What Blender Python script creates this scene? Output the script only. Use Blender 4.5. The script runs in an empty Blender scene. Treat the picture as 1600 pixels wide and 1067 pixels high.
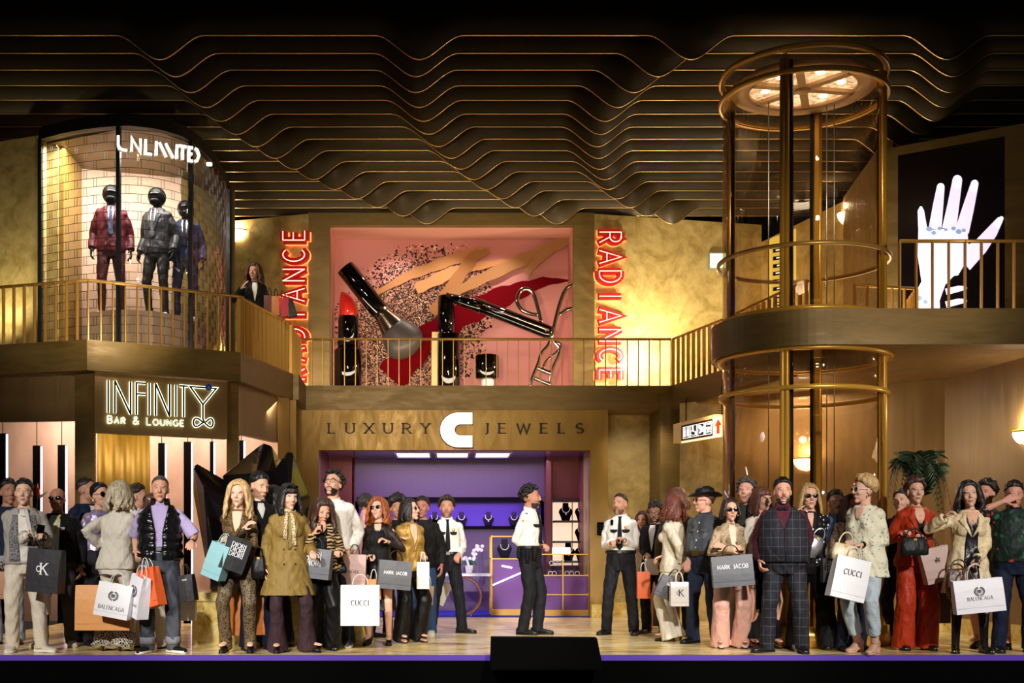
import bpy, bmesh, math, random
import numpy as np
from mathutils import Vector, Matrix, noise
from mathutils.bvhtree import BVHTree
random.seed(7)
SC = bpy.context.scene
COL = SC.collection
V = Vector
PI = math.pi
R = math.radians
# ------------------------------------------------------------------ camera, light, exposure
FP, CX, CY, CZ, D0 = 1850.0, 700.0, 860.0, 1.053, 11.66      # focal (px), principal point (px), eye height, eye distance to the stage line
cam = bpy.data.cameras.new('camera'); camo = bpy.data.objects.new('camera', cam); COL.objects.link(camo)
camo.location = (0, -D0, CZ); camo.rotation_euler = (PI/2, 0, 0)
cam.sensor_width = 36; cam.lens = FP/1600*36
cam.shift_x = (800-CX)/1600; cam.shift_y = (CY-533.5)/1600
cam.clip_end = 200
SC.camera = camo
SC.view_settings.view_transform = 'Standard'; SC.view_settings.look = 'None'
SC.view_settings.exposure = 0.0; SC.view_settings.gamma = 1.0; SC.view_settings.use_curve_mapping = False
w = bpy.data.worlds.new('auditorium'); SC.world = w; w.use_nodes = True
w.node_tree.nodes['Background'].inputs[0].default_value = (1, .85, .7, 1)
w.node_tree.nodes['Background'].inputs[1].default_value = .03

def light(kind, name, loc, aim, power, col, size=.3, size_y=None, cone=60, blend=.5):
    l = bpy.data.lights.new(name, kind); o = bpy.data.objects.new(name, l); COL.objects.link(o)
    l.energy = power; l.color = col; l.specular_factor = 0 if name in ('gallery_lamp', 'corridor_light') else 1; o.location = loc
    if aim is not None:
        o.rotation_euler = (V(aim)-V(loc)).to_track_quat('-Z', 'Y').to_euler()
    if kind == 'AREA':
        l.size = size
        if size_y: l.shape = 'RECTANGLE'; l.size_y = size_y
    elif kind == 'SPOT':
        l.spot_size = R(cone); l.spot_blend = blend; l.shadow_soft_size = size
    else: l.shadow_soft_size = size
    return o
def PXL(px, py, d): return ((px-CX)*d/FP, d-D0, CZ+(CY-py)*d/FP)
WARM = (1, .84, .62); AMB = (1, .80, .50); NEU = (1, .95, .89)
# theatre front lights, high over the auditorium
for x, tx in ((-6, -3.2), (-2, -.8), (2.5, 1.6), (6.5, 4.2)):
    light('SPOT', 'front_spotlight', (x, -10.5, 5.6), (tx, 1.0, .55), 5200, NEU, .25, cone=26, blend=.6)
# warm washes on the upper gallery walls and the ceiling fins
light('SPOT', 'gallery_spotlight', (-1.5, -6, 3.2), (0, 9, 4.9), 2600, AMB, .3, cone=28, blend=.7)
light('SPOT', 'gallery_spotlight', (3.2, 6.9, 4.0), (4.0, 9.2, 5.0), 420, WARM, .1, cone=95, blend=1)
light('SPOT', 'gallery_spotlight', (-3.4, 6.6, 4.1), (-3.0, 9.3, 5.2), 330, AMB, .1, cone=95, blend=1)
light('AREA', 'fin_uplight', (-.3, 8.2, 3.75), (-.3, 9.6, 7), 85, WARM, 6, .3)
light('AREA', 'fin_uplight', (5.2, 4.0, 3.75), (4.8, 3.6, 7), 60, WARM, 2, 1)
light('AREA', 'bar_wall_fill', (-4.2, 5.15, 3.1), (-4.2, 6.3, 1.0), 105, (1, .82, .76), 3.5, .4)  # added unseen area light that brightens the bar's back wall
light('AREA', 'curtain_fill', (-4.7, 4.2, 3.1), (-4.7, 5.0, .8), 18, (1, .85, .6), 1.2, .3)  # added unseen fill in front of the golden curtain
light('SPOT', 'stage_floor_fill', (.6, 2.0, 6.3), (.6, 3.2, 0), 420, NEU, .3, cone=88, blend=1)  # added unseen overhead spot, lifts the brightness of the stage floor
light('SPOT', 'upper_wash', (4.5, -8, 3.0), (4.9, 2.5, 4.2), 2200, WARM, .4, cone=22, blend=.9)
light('SPOT', 'upper_wash', (-5, -8, 3.0), (-4.2, 3.0, 4.3), 1500, WARM, .4, cone=22, blend=.9)
light('SPOT', 'fascia_wash', (-.5, -8, 2.0), (-.2, 6.8, 3.1), 900, AMB, .4, cone=32, blend=.9)
light('POINT', 'gallery_lamp', PXL(1040, 545, 20.0), None, 150, (1, .88, .62), .12)
light('SPOT', 'gallery_lamp', PXL(-25, 515, 15.4), (-6.2, 4.5, 5.0), 70, (1, .88, .62), .06, cone=140, blend=1)
light('SPOT', 'recess_fill', (3.0, 6.2, 3.1), (3.1, 7.7, 1.4), 60, WARM, .05, cone=100, blend=1)  # added unseen fill that brightens the dark recess beside the shop
light('SPOT', 'recess_fill', (3.5, 4.3, 3.1), (4.1, 5.6, 1.5), 60, WARM, .05, cone=100, blend=1)  # same added fill, aimed at the wall left of the lift
light('AREA', 'corridor_light', (4.6, 4.4, 3.2), (4.6, 4.4, 0), 45, WARM, 1.2, 1.2)
light('SPOT', 'corridor_light', (5.7, 2.1, 3.15), (5.9, 2.9, 0), 60, WARM, .12, cone=130, blend=1)

# ------------------------------------------------------------------ pixels to places
def PX(px, py, d): return V(((px-CX)*d/FP, d-D0, CZ+(CY-py)*d/FP))
def PL(px, d): return V(((px-CX)*d/FP, d-D0, 0))
def DF(fy): return CZ*FP/(fy-CY)                    # distance of a floor point from its row
def onplane(px, py, A, B, off=0.0):                 # where a sight line meets the upright plane through plan points A, B
    t = (B-A); n = V((t.y, -t.x, 0)).normalized()
    if n.y > 0: n = -n
    q = A + n*off
    dr = V(((px-CX)/FP, 1, (CY-py)/FP)); o = V((0, -D0, CZ))
    k = (q-o).dot(n)/dr.dot(n)
    return o+dr*k

# ------------------------------------------------------------------ materials
def lin(c): return c/12.92 if c <= .04045 else ((c+.055)/1.055)**2.4
def C(h):
    h = h.lstrip('#'); return tuple(lin(int(h[i:i+2], 16)/255) for i in (0, 2, 4)) + (1,)
MATS = {}
def nt_new(name):
    m = bpy.data.materials.new(name); m.use_nodes = True
    t = m.node_tree; b = t.nodes['Principled BSDF']
    return m, t, b
def link(t, a, b): t.links.new(a, b)
def coords(t, scale=(1, 1, 1), rot=(0, 0, 0)):
    tc = t.nodes.new('ShaderNodeTexCoord'); mp = t.nodes.new('ShaderNodeMapping')
    mp.inputs['Scale'].default_value = scale; mp.inputs['Rotation'].default_value = rot
    link(t, tc.outputs['Object'], mp.inputs[0]); return mp.outputs[0]
def noise_n(t, vec, scale, detail=3, rough=.5, dist=0):
    n = t.nodes.new('ShaderNodeTexNoise'); n.inputs['Scale'].default_value = scale
    n.inputs['Detail'].default_value = detail; n.inputs['Roughness'].default_value = rough
    n.inputs['Distortion'].default_value = dist
    link(t, vec, n.inputs['Vector']); return n.outputs['Fac']
def voro(t, vec, scale, feat='F1', out='Distance', rnd=1):
    n = t.nodes.new('ShaderNodeTexVoronoi'); n.feature = feat; n.inputs['Scale'].default_value = scale
    n.inputs['Randomness'].default_value = rnd
    link(t, vec, n.inputs['Vector']); return n.outputs[out]
def ramp(t, fac, stops, interp='LINEAR'):
    n = t.nodes.new('ShaderNodeValToRGB'); n.color_ramp.interpolation = interp
    e = n.color_ramp.elements
    while len(e) < len(stops): e.new(.5)
    for el, (p, c) in zip(e, stops): el.position = p; el.color = c
    link(t, fac, n.inputs[0]); return n.outputs[0]
def mixc(t, fac, a, b, mode='MIX'):
    n = t.nodes.new('ShaderNodeMix'); n.data_type = 'RGBA'; n.blend_type = mode
    for i, v in ((0, fac), (6, a), (7, b)):
        if hasattr(v, 'is_output'): link(t, v, n.inputs[i])
        else: n.inputs[i].default_value = v
    return n.outputs[2]
def mth(t, op, a, b=0.0, c=None):
    n = t.nodes.new('ShaderNodeMath'); n.operation = op
    for i, v in enumerate((a, b) if c is None else (a, b, c)):
        if hasattr(v, 'is_output'): link(t, v, n.inputs[i])
        else: n.inputs[i].default_value = v
    return n.outputs[0]
def bump(t, b, h, strength=.3, dist=.02):
    n = t.nodes.new('ShaderNodeBump'); n.inputs['Strength'].default_value = strength; n.inputs['Distance'].default_value = dist
    link(t, h, n.inputs['Height']); link(t, n.outputs[0], b.inputs['Normal'])
BW = ((0, 0, 0, 1), (1, 1, 1, 1))

def plain(key, col, rough=.5, metal=0, emit=0, ecol=None, spec=.5, coat=0, bumps=None):
    if key in MATS: return MATS[key]
    m, t, b = nt_new(key); c = C(col) if isinstance(col, str) else col
    b.inputs['Base Color'].default_value = c; b.inputs['Roughness'].default_value = rough
    b.inputs['Metallic'].default_value = metal; b.inputs['Specular IOR Level'].default_value = spec
    b.inputs['Coat Weight'].default_value = coat
    if emit:
        b.inputs['Emission Color'].default_value = C(ecol) if ecol else c
        b.inputs['Emission Strength'].default_value = emit
    if bumps: bump(t, b, noise_n(t, coords(t), bumps[0], 3), bumps[1], bumps[2] if len(bumps) > 2 else .01)
    MATS[key] = m; return m

def fab(c1, pat='plain', c2='#000000', c3=None, rough=.75, scale=1.0, metal=0, fold=.85, sheen=0):
    key = 'fabric_'+'_'.join(map(str, (pat, c1, c2, c3, rough, scale, metal, fold)))
    if key in MATS: return MATS[key]
    m, t, b = nt_new('fabric_'+pat); A, B = C(c1), C(c2); co = coords(t)
    b.inputs['Roughness'].default_value = rough; b.inputs['Metallic'].default_value = metal
    b.inputs['Specular IOR Level'].default_value = .25
    if rough < .45: b.inputs['Specular IOR Level'].default_value = .6
    weave = noise_n(t, coords(t, (1, 1, 1)), 60, 2)
    big = noise_n(t, coords(t, (1, 1, .6)), 9, 2, .5, .35)
    if pat == 'plain':
        f = ramp(t, weave, ((.3, BW[0]), (.7, BW[1])))
        dk = tuple(x*.92 for x in A[:3])+(1,)
        col = mixc(t, f, dk, A)
    elif pat == 'leopard':
        d = voro(t, coords(t, (1, 1, 1)), 55*scale); n = noise_n(t, co, 42*scale, 2)
        s = mth(t, 'ADD', d, mth(t, 'MULTIPLY', n, .5))
        col = ramp(t, s, ((0, A if not c3 else C(c3)), (.36, A if not c3 else C(c3)), (.40, B), (.62, B), (.66, A)))
    elif pat == 'zebra':
        wv = t.nodes.new('ShaderNodeTexWave'); wv.inputs['Scale'].default_value = 9*scale; wv.inputs['Distortion'].default_value = 7
        wv.inputs['Detail'].default_value = 1.5; wv.bands_direction = 'Z'; link(t, co, wv.inputs[0])
        col = ramp(t, wv.outputs['Fac'], ((.45, A), (.5, B)))
    elif pat == 'snake':
        d = voro(t, coords(t, (1, 1, .7)), 52*scale, 'DISTANCE_TO_EDGE'); n = noise_n(t, co, 9, 3)
        col = mixc(t, ramp(t, d, ((.015, (.7, .7, .7, 1)), (.09, BW[0]))), mixc(t, ramp(t, n, ((.5, BW[0]), (.62, BW[1]))), A, C(c3 or c2)), B)
    elif pat == 'plaid':
        sep = t.nodes.new('ShaderNodeSeparateXYZ'); link(t, co, sep.inputs[0])
        def line(o, n_, w): return mth(t, 'LESS_THAN', mth(t, 'FRACT', mth(t, 'MULTIPLY', mth(t, 'ADD', o, 5.0), n_)), w)
        l = mth(t, 'MAXIMUM', line(sep.outputs[0], 14*scale, .055), line(sep.outputs[2], 11*scale, .055))
        col = mixc(t, l, A, B)
    elif pat == 'dots':
        d = voro(t, co, 22*scale, rnd=.45)
        col = mixc(t, ramp(t, d, ((.20, BW[1]), (.24, BW[0]))), A, B)
        if c3:
            d = voro(t, coords(t, (1, 1, 1), (0, 0, 1)), 17*scale); col = mixc(t, ramp(t, d, ((.13, BW[1]), (.16, BW[0]))), col, C(c3))
    elif pat == 'floral':
        d = voro(t, co, 11*scale); c_ = voro(t, co, 11*scale, out='Color')
        pal = ramp(t, mth(t, 'FRACT', mth(t, 'MULTIPLY', c_, 3.7)), ((0, C('#2f5a3a')), (.35, C('#17402c')), (.6, C('#a33c3c')), (.75, C('#3a5a3a')), (.88, C('#3c3560'))), 'CONSTANT')
        n = noise_n(t, co, 22*scale, 3)
        col = mixc(t, ramp(t, mth(t, 'ADD', d, mth(t, 'MULTIPLY', n, .6)), ((.58, BW[1]), (.66, BW[0]))), A, pal)
    elif pat == 'tweed':
        n = noise_n(t, co, 75*scale, 4, .8); col = ramp(t, n, ((.44, A), (.52, B)))
    elif pat == 'fur':
        n = noise_n(t, coords(t, (1, 1, .35)), 28*scale, 3, .7); col = ramp(t, n, ((.38, A), (.5, B), (.62, C(c3 or c1))))
        weave = n
    elif pat == 'sequin':
        d = voro(t, co, 90, out='Color'); col = mixc(t, d, A, B)
        b.inputs['Metallic'].default_value = .4; b.inputs['Roughness'].default_value = .35
    elif pat == 'lace':
        d = voro(t, co, 45*scale, 'DISTANCE_TO_EDGE'); col = ramp(t, d, ((.09, B), (.13, A)))
    elif pat == 'denim':
        n = noise_n(t, coords(t, (1, 1, .4)), 5, 3); col = mixc(t, ramp(t, n, ((.35, BW[0]), (.65, BW[1]))), A, B)
    elif pat == 'wood':
        n = noise_n(t, coords(t, (14, 14, .8)), 4*scale, 4, .6, .3); col = mixc(t, n, A, B); weave = n
    link(t, col, b.inputs['Base Color'])
    h = mth(t, 'ADD', mth(t, 'MULTIPLY', big, 1.0), mth(t, 'MULTIPLY', weave, .06))
    bump(t, b, h, fold, .045)
    MATS[key] = m; return m

def gold_wall(key, c1, c2, metal=.35, rough=.42, scale=1.0, streak=(1, 1, 1)):
    m, t, b = nt_new(key); co = coords(t, streak)
    n = noise_n(t, co, 1.6*scale, 4, .6, 1.6); n2 = noise_n(t, co, 7*scale, 4, .65, .8)
    s = mth(t, 'ADD', mth(t, 'MULTIPLY', n, .65), mth(t, 'MULTIPLY', n2, .35))
    link(t, ramp(t, s, ((.36, C(c1)), (.62, C(c2)))), b.inputs['Base Color'])
    link(t, ramp(t, n2, ((.3, (rough-.1,)*3+(1,)), (.7, (rough+.15,)*3+(1,)))), b.inputs['Roughness'])
    b.inputs['Metallic'].default_value = metal
    bump(t, b, n2, .12, .02)
    MATS[key] = m; return m
gold_wall('brushed_gold_plaster', '#a08848', '#d6be7c', .12, .42)
gold_wall('bronze_panel', '#6a5628', '#80683a', .15, .45, .6, (.6, .6, 2.5))
gold_wall('taupe_panel', '#84683e', '#96784a', .1, .45, .5, (3, 3, .3))
gold_wall('satin_gold_panel', '#8c6e2c', '#a07e36', .2, .4, .6, (1.5, 1.5, .6))
gold_wall('golden_drape', '#94701a', '#b88e2a', .3, .4, .5, (3, 3, .3))
GOLD = plain('polished_brass', '#d8a640', .3, .4)
RAIL = plain('satin_brass_rail', '#c0964a', .35, .5)
BRASS_D = plain('dark_brass', '#6d4c16', .3, 1)
FIN = gold_wall('bronze_fin', '#3e3218', '#4a3c1e', .1, .5, .5)
BLACK = plain('matt_black', '#020202', .9, spec=.05)
GBLK = plain('gloss_black', '#020202', .06, coat=.5)
DARK = plain('dark_metal', '#16130f', .4, .6)
def emi(key, col, s): return plain(key, col, .6, 0, s, col)
WHITE_E = emi('white_sign_light', '#fff6ea', 3.2)
def glass(key, tint, refl=.12, a=.9):
    m, t, b = nt_new(key); t.nodes.remove(b); out = t.nodes['Material Output']
    tr = t.nodes.new('ShaderNodeBsdfTransparent'); tr.inputs[0].default_value = tuple(x*a for x in tint)+(1,)
    gl = t.nodes.new('ShaderNodeBsdfGlossy'); gl.inputs['Roughness'].default_value = .03
    fr = t.nodes.new('ShaderNodeLayerWeight'); fr.inputs[0].default_value = .5
    fac = mth(t, 'ADD', mth(t, 'MULTIPLY', mth(t, 'POWER', fr.outputs['Facing'], 4), refl*2), .035)
    mx = t.nodes.new('ShaderNodeMixShader'); link(t, fac, mx.inputs[0])
    link(t, tr.outputs[0], mx.inputs[1]); link(t, gl.outputs[0], mx.inputs[2]); link(t, mx.outputs[0], out.inputs[0])
    MATS[key] = m; return m
GLASS = glass('clear_glass', (.95, .97, 1), .18, .96)
GLASS_L = glass('lift_glass', (.98, .93, .86), .25, .93)

# ------------------------------------------------------------------ mesh helpers
class MB:
    def __init__(s): s.v = []; s.f = []; s.sm = []
    def add(s, vs, fs, smooth=False):
        o = len(s.v); s.v += [tuple(p) for p in vs]; s.f += [tuple(i+o for i in f) for f in fs]; s.sm += [smooth]*len(fs)
    def box(s, c, size, rot=None):
        c = V(c); hx, hy, hz = (k/2 for k in size)
        vs = [V((x, y, z)) for x in (-hx, hx) for y in (-hy, hy) for z in (-hz, hz)]
        if rot is not None: vs = [rot @ p for p in vs]
        s.add([c+p for p in vs], [(0, 1, 3, 2), (4, 6, 7, 5), (0, 4, 5, 1), (2, 3, 7, 6), (0, 2, 6, 4), (1, 5, 7, 3)]); return s
    def bb(s, x0, x1, y0, y1, z0, z1): return s.box(((x0+x1)/2, (y0+y1)/2, (z0+z1)/2), (abs(x1-x0), abs(y1-y0), abs(z1-z0)))
    def rings(s, rs, cap=True, smooth=True, closed=True):
        n = len(rs[0]); vs = [p for r in rs for p in r]; fs = []
        for i in range(len(rs)-1):
            for j in range(n if closed else n-1):
                k = (j+1) % n; fs.append((i*n+j, i*n+k, (i+1)*n+k, (i+1)*n+j))
        if cap and closed: fs += [tuple(range(n-1, -1, -1)), tuple(range((len(rs)-1)*n, len(rs)*n))]
        s.add(vs, fs, smooth); return s
    def loft(s, secs, n=16, cap=True, p=2.0):          # secs: (centre, ux, uy)
        rs = []
        for c, ux, uy in secs:
            r = []
            for j in range(n):
                a = 2*PI*j/n; ca, sa = math.cos(a), math.sin(a)
                if p != 2: ca = math.copysign(abs(ca)**(2/p), ca); sa = math.copysign(abs(sa)**(2/p), sa)
                r.append(V(c)+V(ux)*ca+V(uy)*sa)
            rs.append(r)
        return s.rings(rs, cap)
    def tube(s, pts, rad, n=10, flat=1.0, up=None, cap=True):
        pts = [V(p) for p in pts]; k = len(pts)
        rad = [rad]*k if not hasattr(rad, '__len__') else rad
        secs = []; prev = None
        for i in range(k):
            t = (pts[min(i+1, k-1)]-pts[max(i-1, 0)])
            if t.length < 1e-9: t = V((0, 0, 1))
            t.normalize()
            if prev is None:
                a = V(up) if up is not None else (V((0, 1, 0)) if abs(t.y) < .9 else V((1, 0, 0)))
            else: a = prev
            u = (a - t*a.dot(t))
            if u.length < 1e-6: u = t.orthogonal()
            u.normalize(); prev = u; w_ = t.cross(u)
            secs.append((pts[i], w_*rad[i], u*rad[i]*flat))
        return s.loft(secs, n, cap)
    def ell(s, c, r, M=None, n=14, m=9):
        rs = []; c = V(c)
        for i in range(m+1):
            th = PI*i/m; th = min(max(th, .02), PI-.02); ring = []
            for j in range(n):
                a = 2*PI*j/n; p = V((r[0]*math.sin(th)*math.cos(a), r[1]*math.sin(th)*math.sin(a), r[2]*math.cos(th)))
                ring.append(c + (M @ p if M is not None else p))
            rs.append(ring[::-1])
        return s.rings(rs)
    def lathe(s, c, prof, n=24, M=None, cap=True):
        rs = []; c = V(c)
        for r_, z in prof:
            ring = [V((r_*math.cos(2*PI*j/n), r_*math.sin(2*PI*j/n), z)) for j in range(n)]
            rs.append([c+(M @ p if M is not None else p) for p in ring])
        return s.rings(rs, cap)
    def prism(s, poly, nrm):                            # flat outline pushed along nrm
        n = len(poly); a = [V(p) for p in poly]; b = [p+V(nrm) for p in a]
        s.add(a+b, [tuple(range(n)), tuple(range(2*n-1, n-1, -1))]+[(i, (i+1) % n, n+(i+1) % n, n+i)[::-1] for i in range(n)]); return s
    def wall(s, a, b, z0, z1, th=.12):                  # upright slab behind the line a-b
        a, b = V(a), V(b); t = (b-a).normalized(); n = V((-t.y, t.x, 0))
        if n.y < 0: n = -n
        if abs(n.y) < 1e-3 and n.x*(a.x) < 0: n = -n
        q = [V((p.x, p.y, z0)) for p in (a, b, b+n*th, a+n*th)]
        return s.prism(q, (0, 0, z1-z0))
    def arcband(s, c, r0, r1, z0, z1, a0, a1, n=48):
        rs = []; full = abs(a1-a0) >= 2*PI-1e-4
        for i in range(n+1):
            a = a0+(a1-a0)*i/n; d = V((math.cos(a), math.sin(a), 0))
            rs.append([V(c)+d*r0+V((0, 0, z0)), V(c)+d*r1+V((0, 0, z0)), V(c)+d*r1+V((0, 0, z1)), V(c)+d*r0+V((0, 0, z1))])
        vs = [p for r in rs for p in r]; fs = []
        for i in range(n):
            for j in range(4): fs.append((i*4+j, (i+1)*4+j, (i+1)*4+(j+1) % 4, i*4+(j+1) % 4))
        if not full: fs += [(0, 1, 2, 3), (n*4+3, n*4+2, n*4+1, n*4)]
        s.add(vs, fs, True); return s
    def build(s, name, mat, parent=None, smooth=None, origin=None):
        me = bpy.data.meshes.new(name)
        if origin is None: origin = V((0, 0, 0)) if parent is None else parent.get('_w', None) and V(parent['_w']) or V((0, 0, 0))
        origin = V(origin)
        me.from_pydata([tuple(V(p)-origin) for p in s.v], [], s.f)
        me.polygons.foreach_set('use_smooth', [bool(x) for x in (s.sm if smooth is None else [smooth]*len(s.f))])
        if isinstance(mat, str): mat = MATS[mat]
        me.materials.append(mat)
        bm = bmesh.new(); bm.from_mesh(me); bmesh.ops.recalc_face_normals(bm, faces=bm.faces); bm.to_mesh(me); bm.free()
        o = bpy.data.objects.new(name, me); COL.objects.link(o)
        if parent is not None: o.parent = parent
        else: o.location = origin
        if s.sm and any(s.sm) and smooth is None:
            pass
        return o
    def meta(s): return s
def tag(o, label=None, cat=None, group=None, kind=None):
    if label: o['label'] = label
    if cat: o['category'] = cat
    if group: o['group'] = group
    if kind: o['kind'] = kind
    return o
def struct(o, label=None): o['kind'] = 'structure'; return tag(o, label)
def thing(name, label, cat, loc=(0, 0, 0), rz=0, group=None):
    o = bpy.data.objects.new(name, None); COL.objects.link(o); o.empty_display_size = .1
    o.location = loc; o.rotation_euler = (0, 0, rz); tag(o, label, cat, group)
    if rz == 0: o['_w'] = tuple(loc)
    return o
def copy_tree(o, parent=None):
    c = o.copy(); COL.objects.link(c)
    if parent is not None: c.parent = parent
    for ch in list(o.children): copy_tree(ch, c)
    return c

# ------------------------------------------------------------------ lettering drawn with strokes
def arc(cx, cy, rx, ry, a0, a1, n=8): return [(cx+rx*math.cos(R(a0+(a1-a0)*i/n)), cy+ry*math.sin(R(a0+(a1-a0)*i/n))) for i in range(n+1)]
GL = {
 'A': (.8, [[(0, 0), (.4, 1), (.8, 0)], [(.14, .34), (.66, .34)]]),
 'B': (.6, [[(0, 0), (0, 1)], [(0, 1)]+arc(.3, .76, .26, .24, 90, -90)+[(0, .52)], [(.3, .52)]+arc(.3, .26, .3, .26, 90, -90)+[(0, 0)]]),
 'C': (.75, [arc(.42, .5, .42, .5, 48, 312, 14)]),
 'D': (.7, [[(0, 0), (0, 1)], [(0, 1)]+arc(.22, .5, .48, .5, 90, -90, 10)+[(0, 0)]]),
 'E': (.58, [[(0, 0), (0, 1)], [(0, 1), (.56, 1)], [(0, .52), (.48, .52)], [(0, 0), (.58, 0)]]),
 'F': (.55, [[(0, 0), (0, 1)], [(0, 1), (.55, 1)], [(0, .52), (.46, .52)]]),
 'G': (.78, [arc(.42, .5, .42, .5, 48, 330, 14)+[(.78, .45), (.5, .45)]]),
 'I': (.1, [[(.05, 0), (.05, 1)]]),
 'J': (.35, [[(.3, 1), (.3, .1)]+arc(.12, .1, .18, .18, 0, -90, 4)]),
 'K': (.65, [[(0, 0), (0, 1)], [(.6, 1), (0, .42)], [(.2, .58), (.65, 0)]]),
 'L': (.55, [[(0, 1), (0, 0)], [(0, 0), (.55, 0)]]),
 'M': (.85, [[(0, 0), (.05, 1), (.42, .2), (.8, 1), (.85, 0)]]),
 'N': (.72, [[(0, 0), (0, 1)], [(0, 1), (.72, 0)], [(.72, 0), (.72, 1)]]),
 'O': (.84, [arc(.42, .5, .42, .5, 90, 450, 20)]),
 'R': (.65, [[(0, 0), (0, 1)], [(0, 1), (.3, 1)]+arc(.3, .74, .3, .26, 90, -90)+[(0, .48)], [(.3, .48), (.65, 0)]]),
 'S': (.6, [arc(.3, .75, .28, .25, 40, 270, 8)+arc(.3, .25, .3, .25, 90, -140, 8)]),
 'T': (.7, [[(0, 1), (.7, 1)], [(.35, 1), (.35, 0)]]),
 'U': (.7, [[(0, 1), (0, .35)]+arc(.35, .35, .35, .35, 180, 360, 10)+[(.7, 1)]]),
 'W': (1.1, [[(0, 1), (.28, 0), (.55, .9), (.82, 0), (1.1, 1)]]),
 'X': (.72, [[(0, 1), (.72, 0)], [(.72, 1), (0, 0)]]),
 'Y': (.7, [[(0, 1), (.35, .5)], [(.7, 1), (.35, .5)], [(.35, .5), (.35, 0)]]),
 '&': (.75, [[(.75, 0), (.15, .75)]+arc(.33, .8, .18, .2, 180, 0, 8)+[(.1, .4)]+arc(.3, .24, .27, .24, 150, 330, 8)+[(.72, .48)]]),
 ' ': (.45, []),
}
def ribbon(mb, pts, th, O, EX, EY, N):
    """one stroke: a mitred flat ribbon in glyph units, pushed out along N"""
    P = [V((p[0], p[1])) for p in pts]
    Lx, Ly = EX.length, EY.length
    def W(p): return O+EX*p[0]+EY*p[1]
    closed = (P[0]-P[-1]).length < 1e-4 and len(P) > 3
    if closed: P = P[:-1]
    n = len(P); lft = []; rgt = []
    Q = [W(p) for p in P]
    nn = N.normalized()
    for i in range(n):
        a = Q[i-1] if (i > 0 or closed) else None; b = Q[(i+1) % n] if (i < n-1 or closed) else None
        d1 = (Q[i]-a).normalized() if a is not None else None; d2 = (b-Q[i]).normalized() if b is not None else None
        if d1 is None: d1 = d2
        if d2 is None: d2 = d1
        s1 = nn.cross(d1); s2 = nn.cross(d2); m = s1+s2
        if m.length < .3: m = s1
        m.normalize(); k = min(1/max(m.dot(s1), .35), 2.2)
        t_ = th(P[i], d1) if callable(th) else th
        ext = V((0, 0, 0))
        if not closed and i == 0: ext = -d2*t_*.02
        lft.append(Q[i]+ext+m*k*t_/2); rgt.append(Q[i]+ext-m*k*t_/2)
    cnt = n if closed else n-1
    for i in range(cnt):
        j = (i+1) % n
        mb.prism([lft[i], lft[j], rgt[j], rgt[i]], N)
def text3(mb, s, O, EX, EY, N, th=.1, style='sans', track=.25, small=None):
    """EX, EY: world vectors of one glyph unit (letter height); returns width in units"""
    x = 0.0; H = EY.length
    for i, ch in enumerate(s):
        sc = 1.0
        if small and ch.islower(): sc = small
        w_, strokes = GL[ch.upper()]
        for st in strokes:
            pts = [((x+px*sc), py*sc) for px, py in st]
            if style == 'serif':
                vert = abs(pts[-1][1]-pts[0][1]) > .3
                eu = EY.normalized(); t_ = lambda p, d, a=th*H: a*(.5+.75*abs(d.dot(eu))**1.5)
                ribbon(mb, pts, t_, O, EX, EY, N)
                for e in (st[0], st[-1]):
                    if abs(e[1]-round(e[1])) < .01 and abs(st[-1][1]-st[0][1]) > .3 and len(st) < 4 or (len(st) > 4 and abs(e[1]-1) < .01 and ch in 'UJ'):
                        ribbon(mb, [(x+e[0]*sc-.15, e[1]*sc), (x+e[0]*sc+.15, e[1]*sc)], th*H*.45, O, EX, EY, N)
            elif style == 'slab':
                ribbon(mb, pts, th*H, O, EX, EY, N)
            else: ribbon(mb, pts, th*H, O, EX, EY, N)
        x += (w_*sc+track)
    return x-track
def text_w(s, track=.25, small=None): return sum(GL[c.upper()][0]*(small if small and c.islower() else 1)+track for c in s)-track
def ptext(mb, s, p0, p1, h, A, B, depth=.03, th=.1, style='sans', track=.25, small=None, off=0.0, down=0.0, frac_h=True):
    """text whose baseline runs from pixel p0 to p1 on the wall A-B; h: letter height in px"""
    a = onplane(p0[0], p0[1], A, B, off); b = onplane(p1[0], p1[1], A, B, off); c = onplane(p0[0], p0[1]-h, A, B, off)
    w_ = text_w(s, track, small)
    EX = (b-a)/w_; EY = c-a; t = (B-A); n = V((t.y, -t.x, 0)).normalized()
    if n.y > 0: n = -n
    text3(mb, s, a, EX, EY, n*depth, th, style, track, small)
def pletters(name, mat, par, s, p0, p1, h, A, B, depth=.03, th=.1, style='sans', track=.25, small=None, off=0.0):
    """the same line of text, every letter a part of its own"""
    tw = text_w(s, track, small); x = 0
    for ch in s:
        sc = small if small and ch.islower() else 1; w_ = GL[ch.upper()][0]*sc
        if ch != ' ':
            q0 = tuple(p0[i]+(p1[i]-p0[i])*x/tw for i in (0, 1)); q1 = tuple(p0[i]+(p1[i]-p0[i])*(x+w_)/tw for i in (0, 1))
            mb = MB(); ptext(mb, ch, q0, q1, h, A, B, depth, th, style, track, small, off); mb.build(name, mat, par)
        x += w_+track
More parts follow.
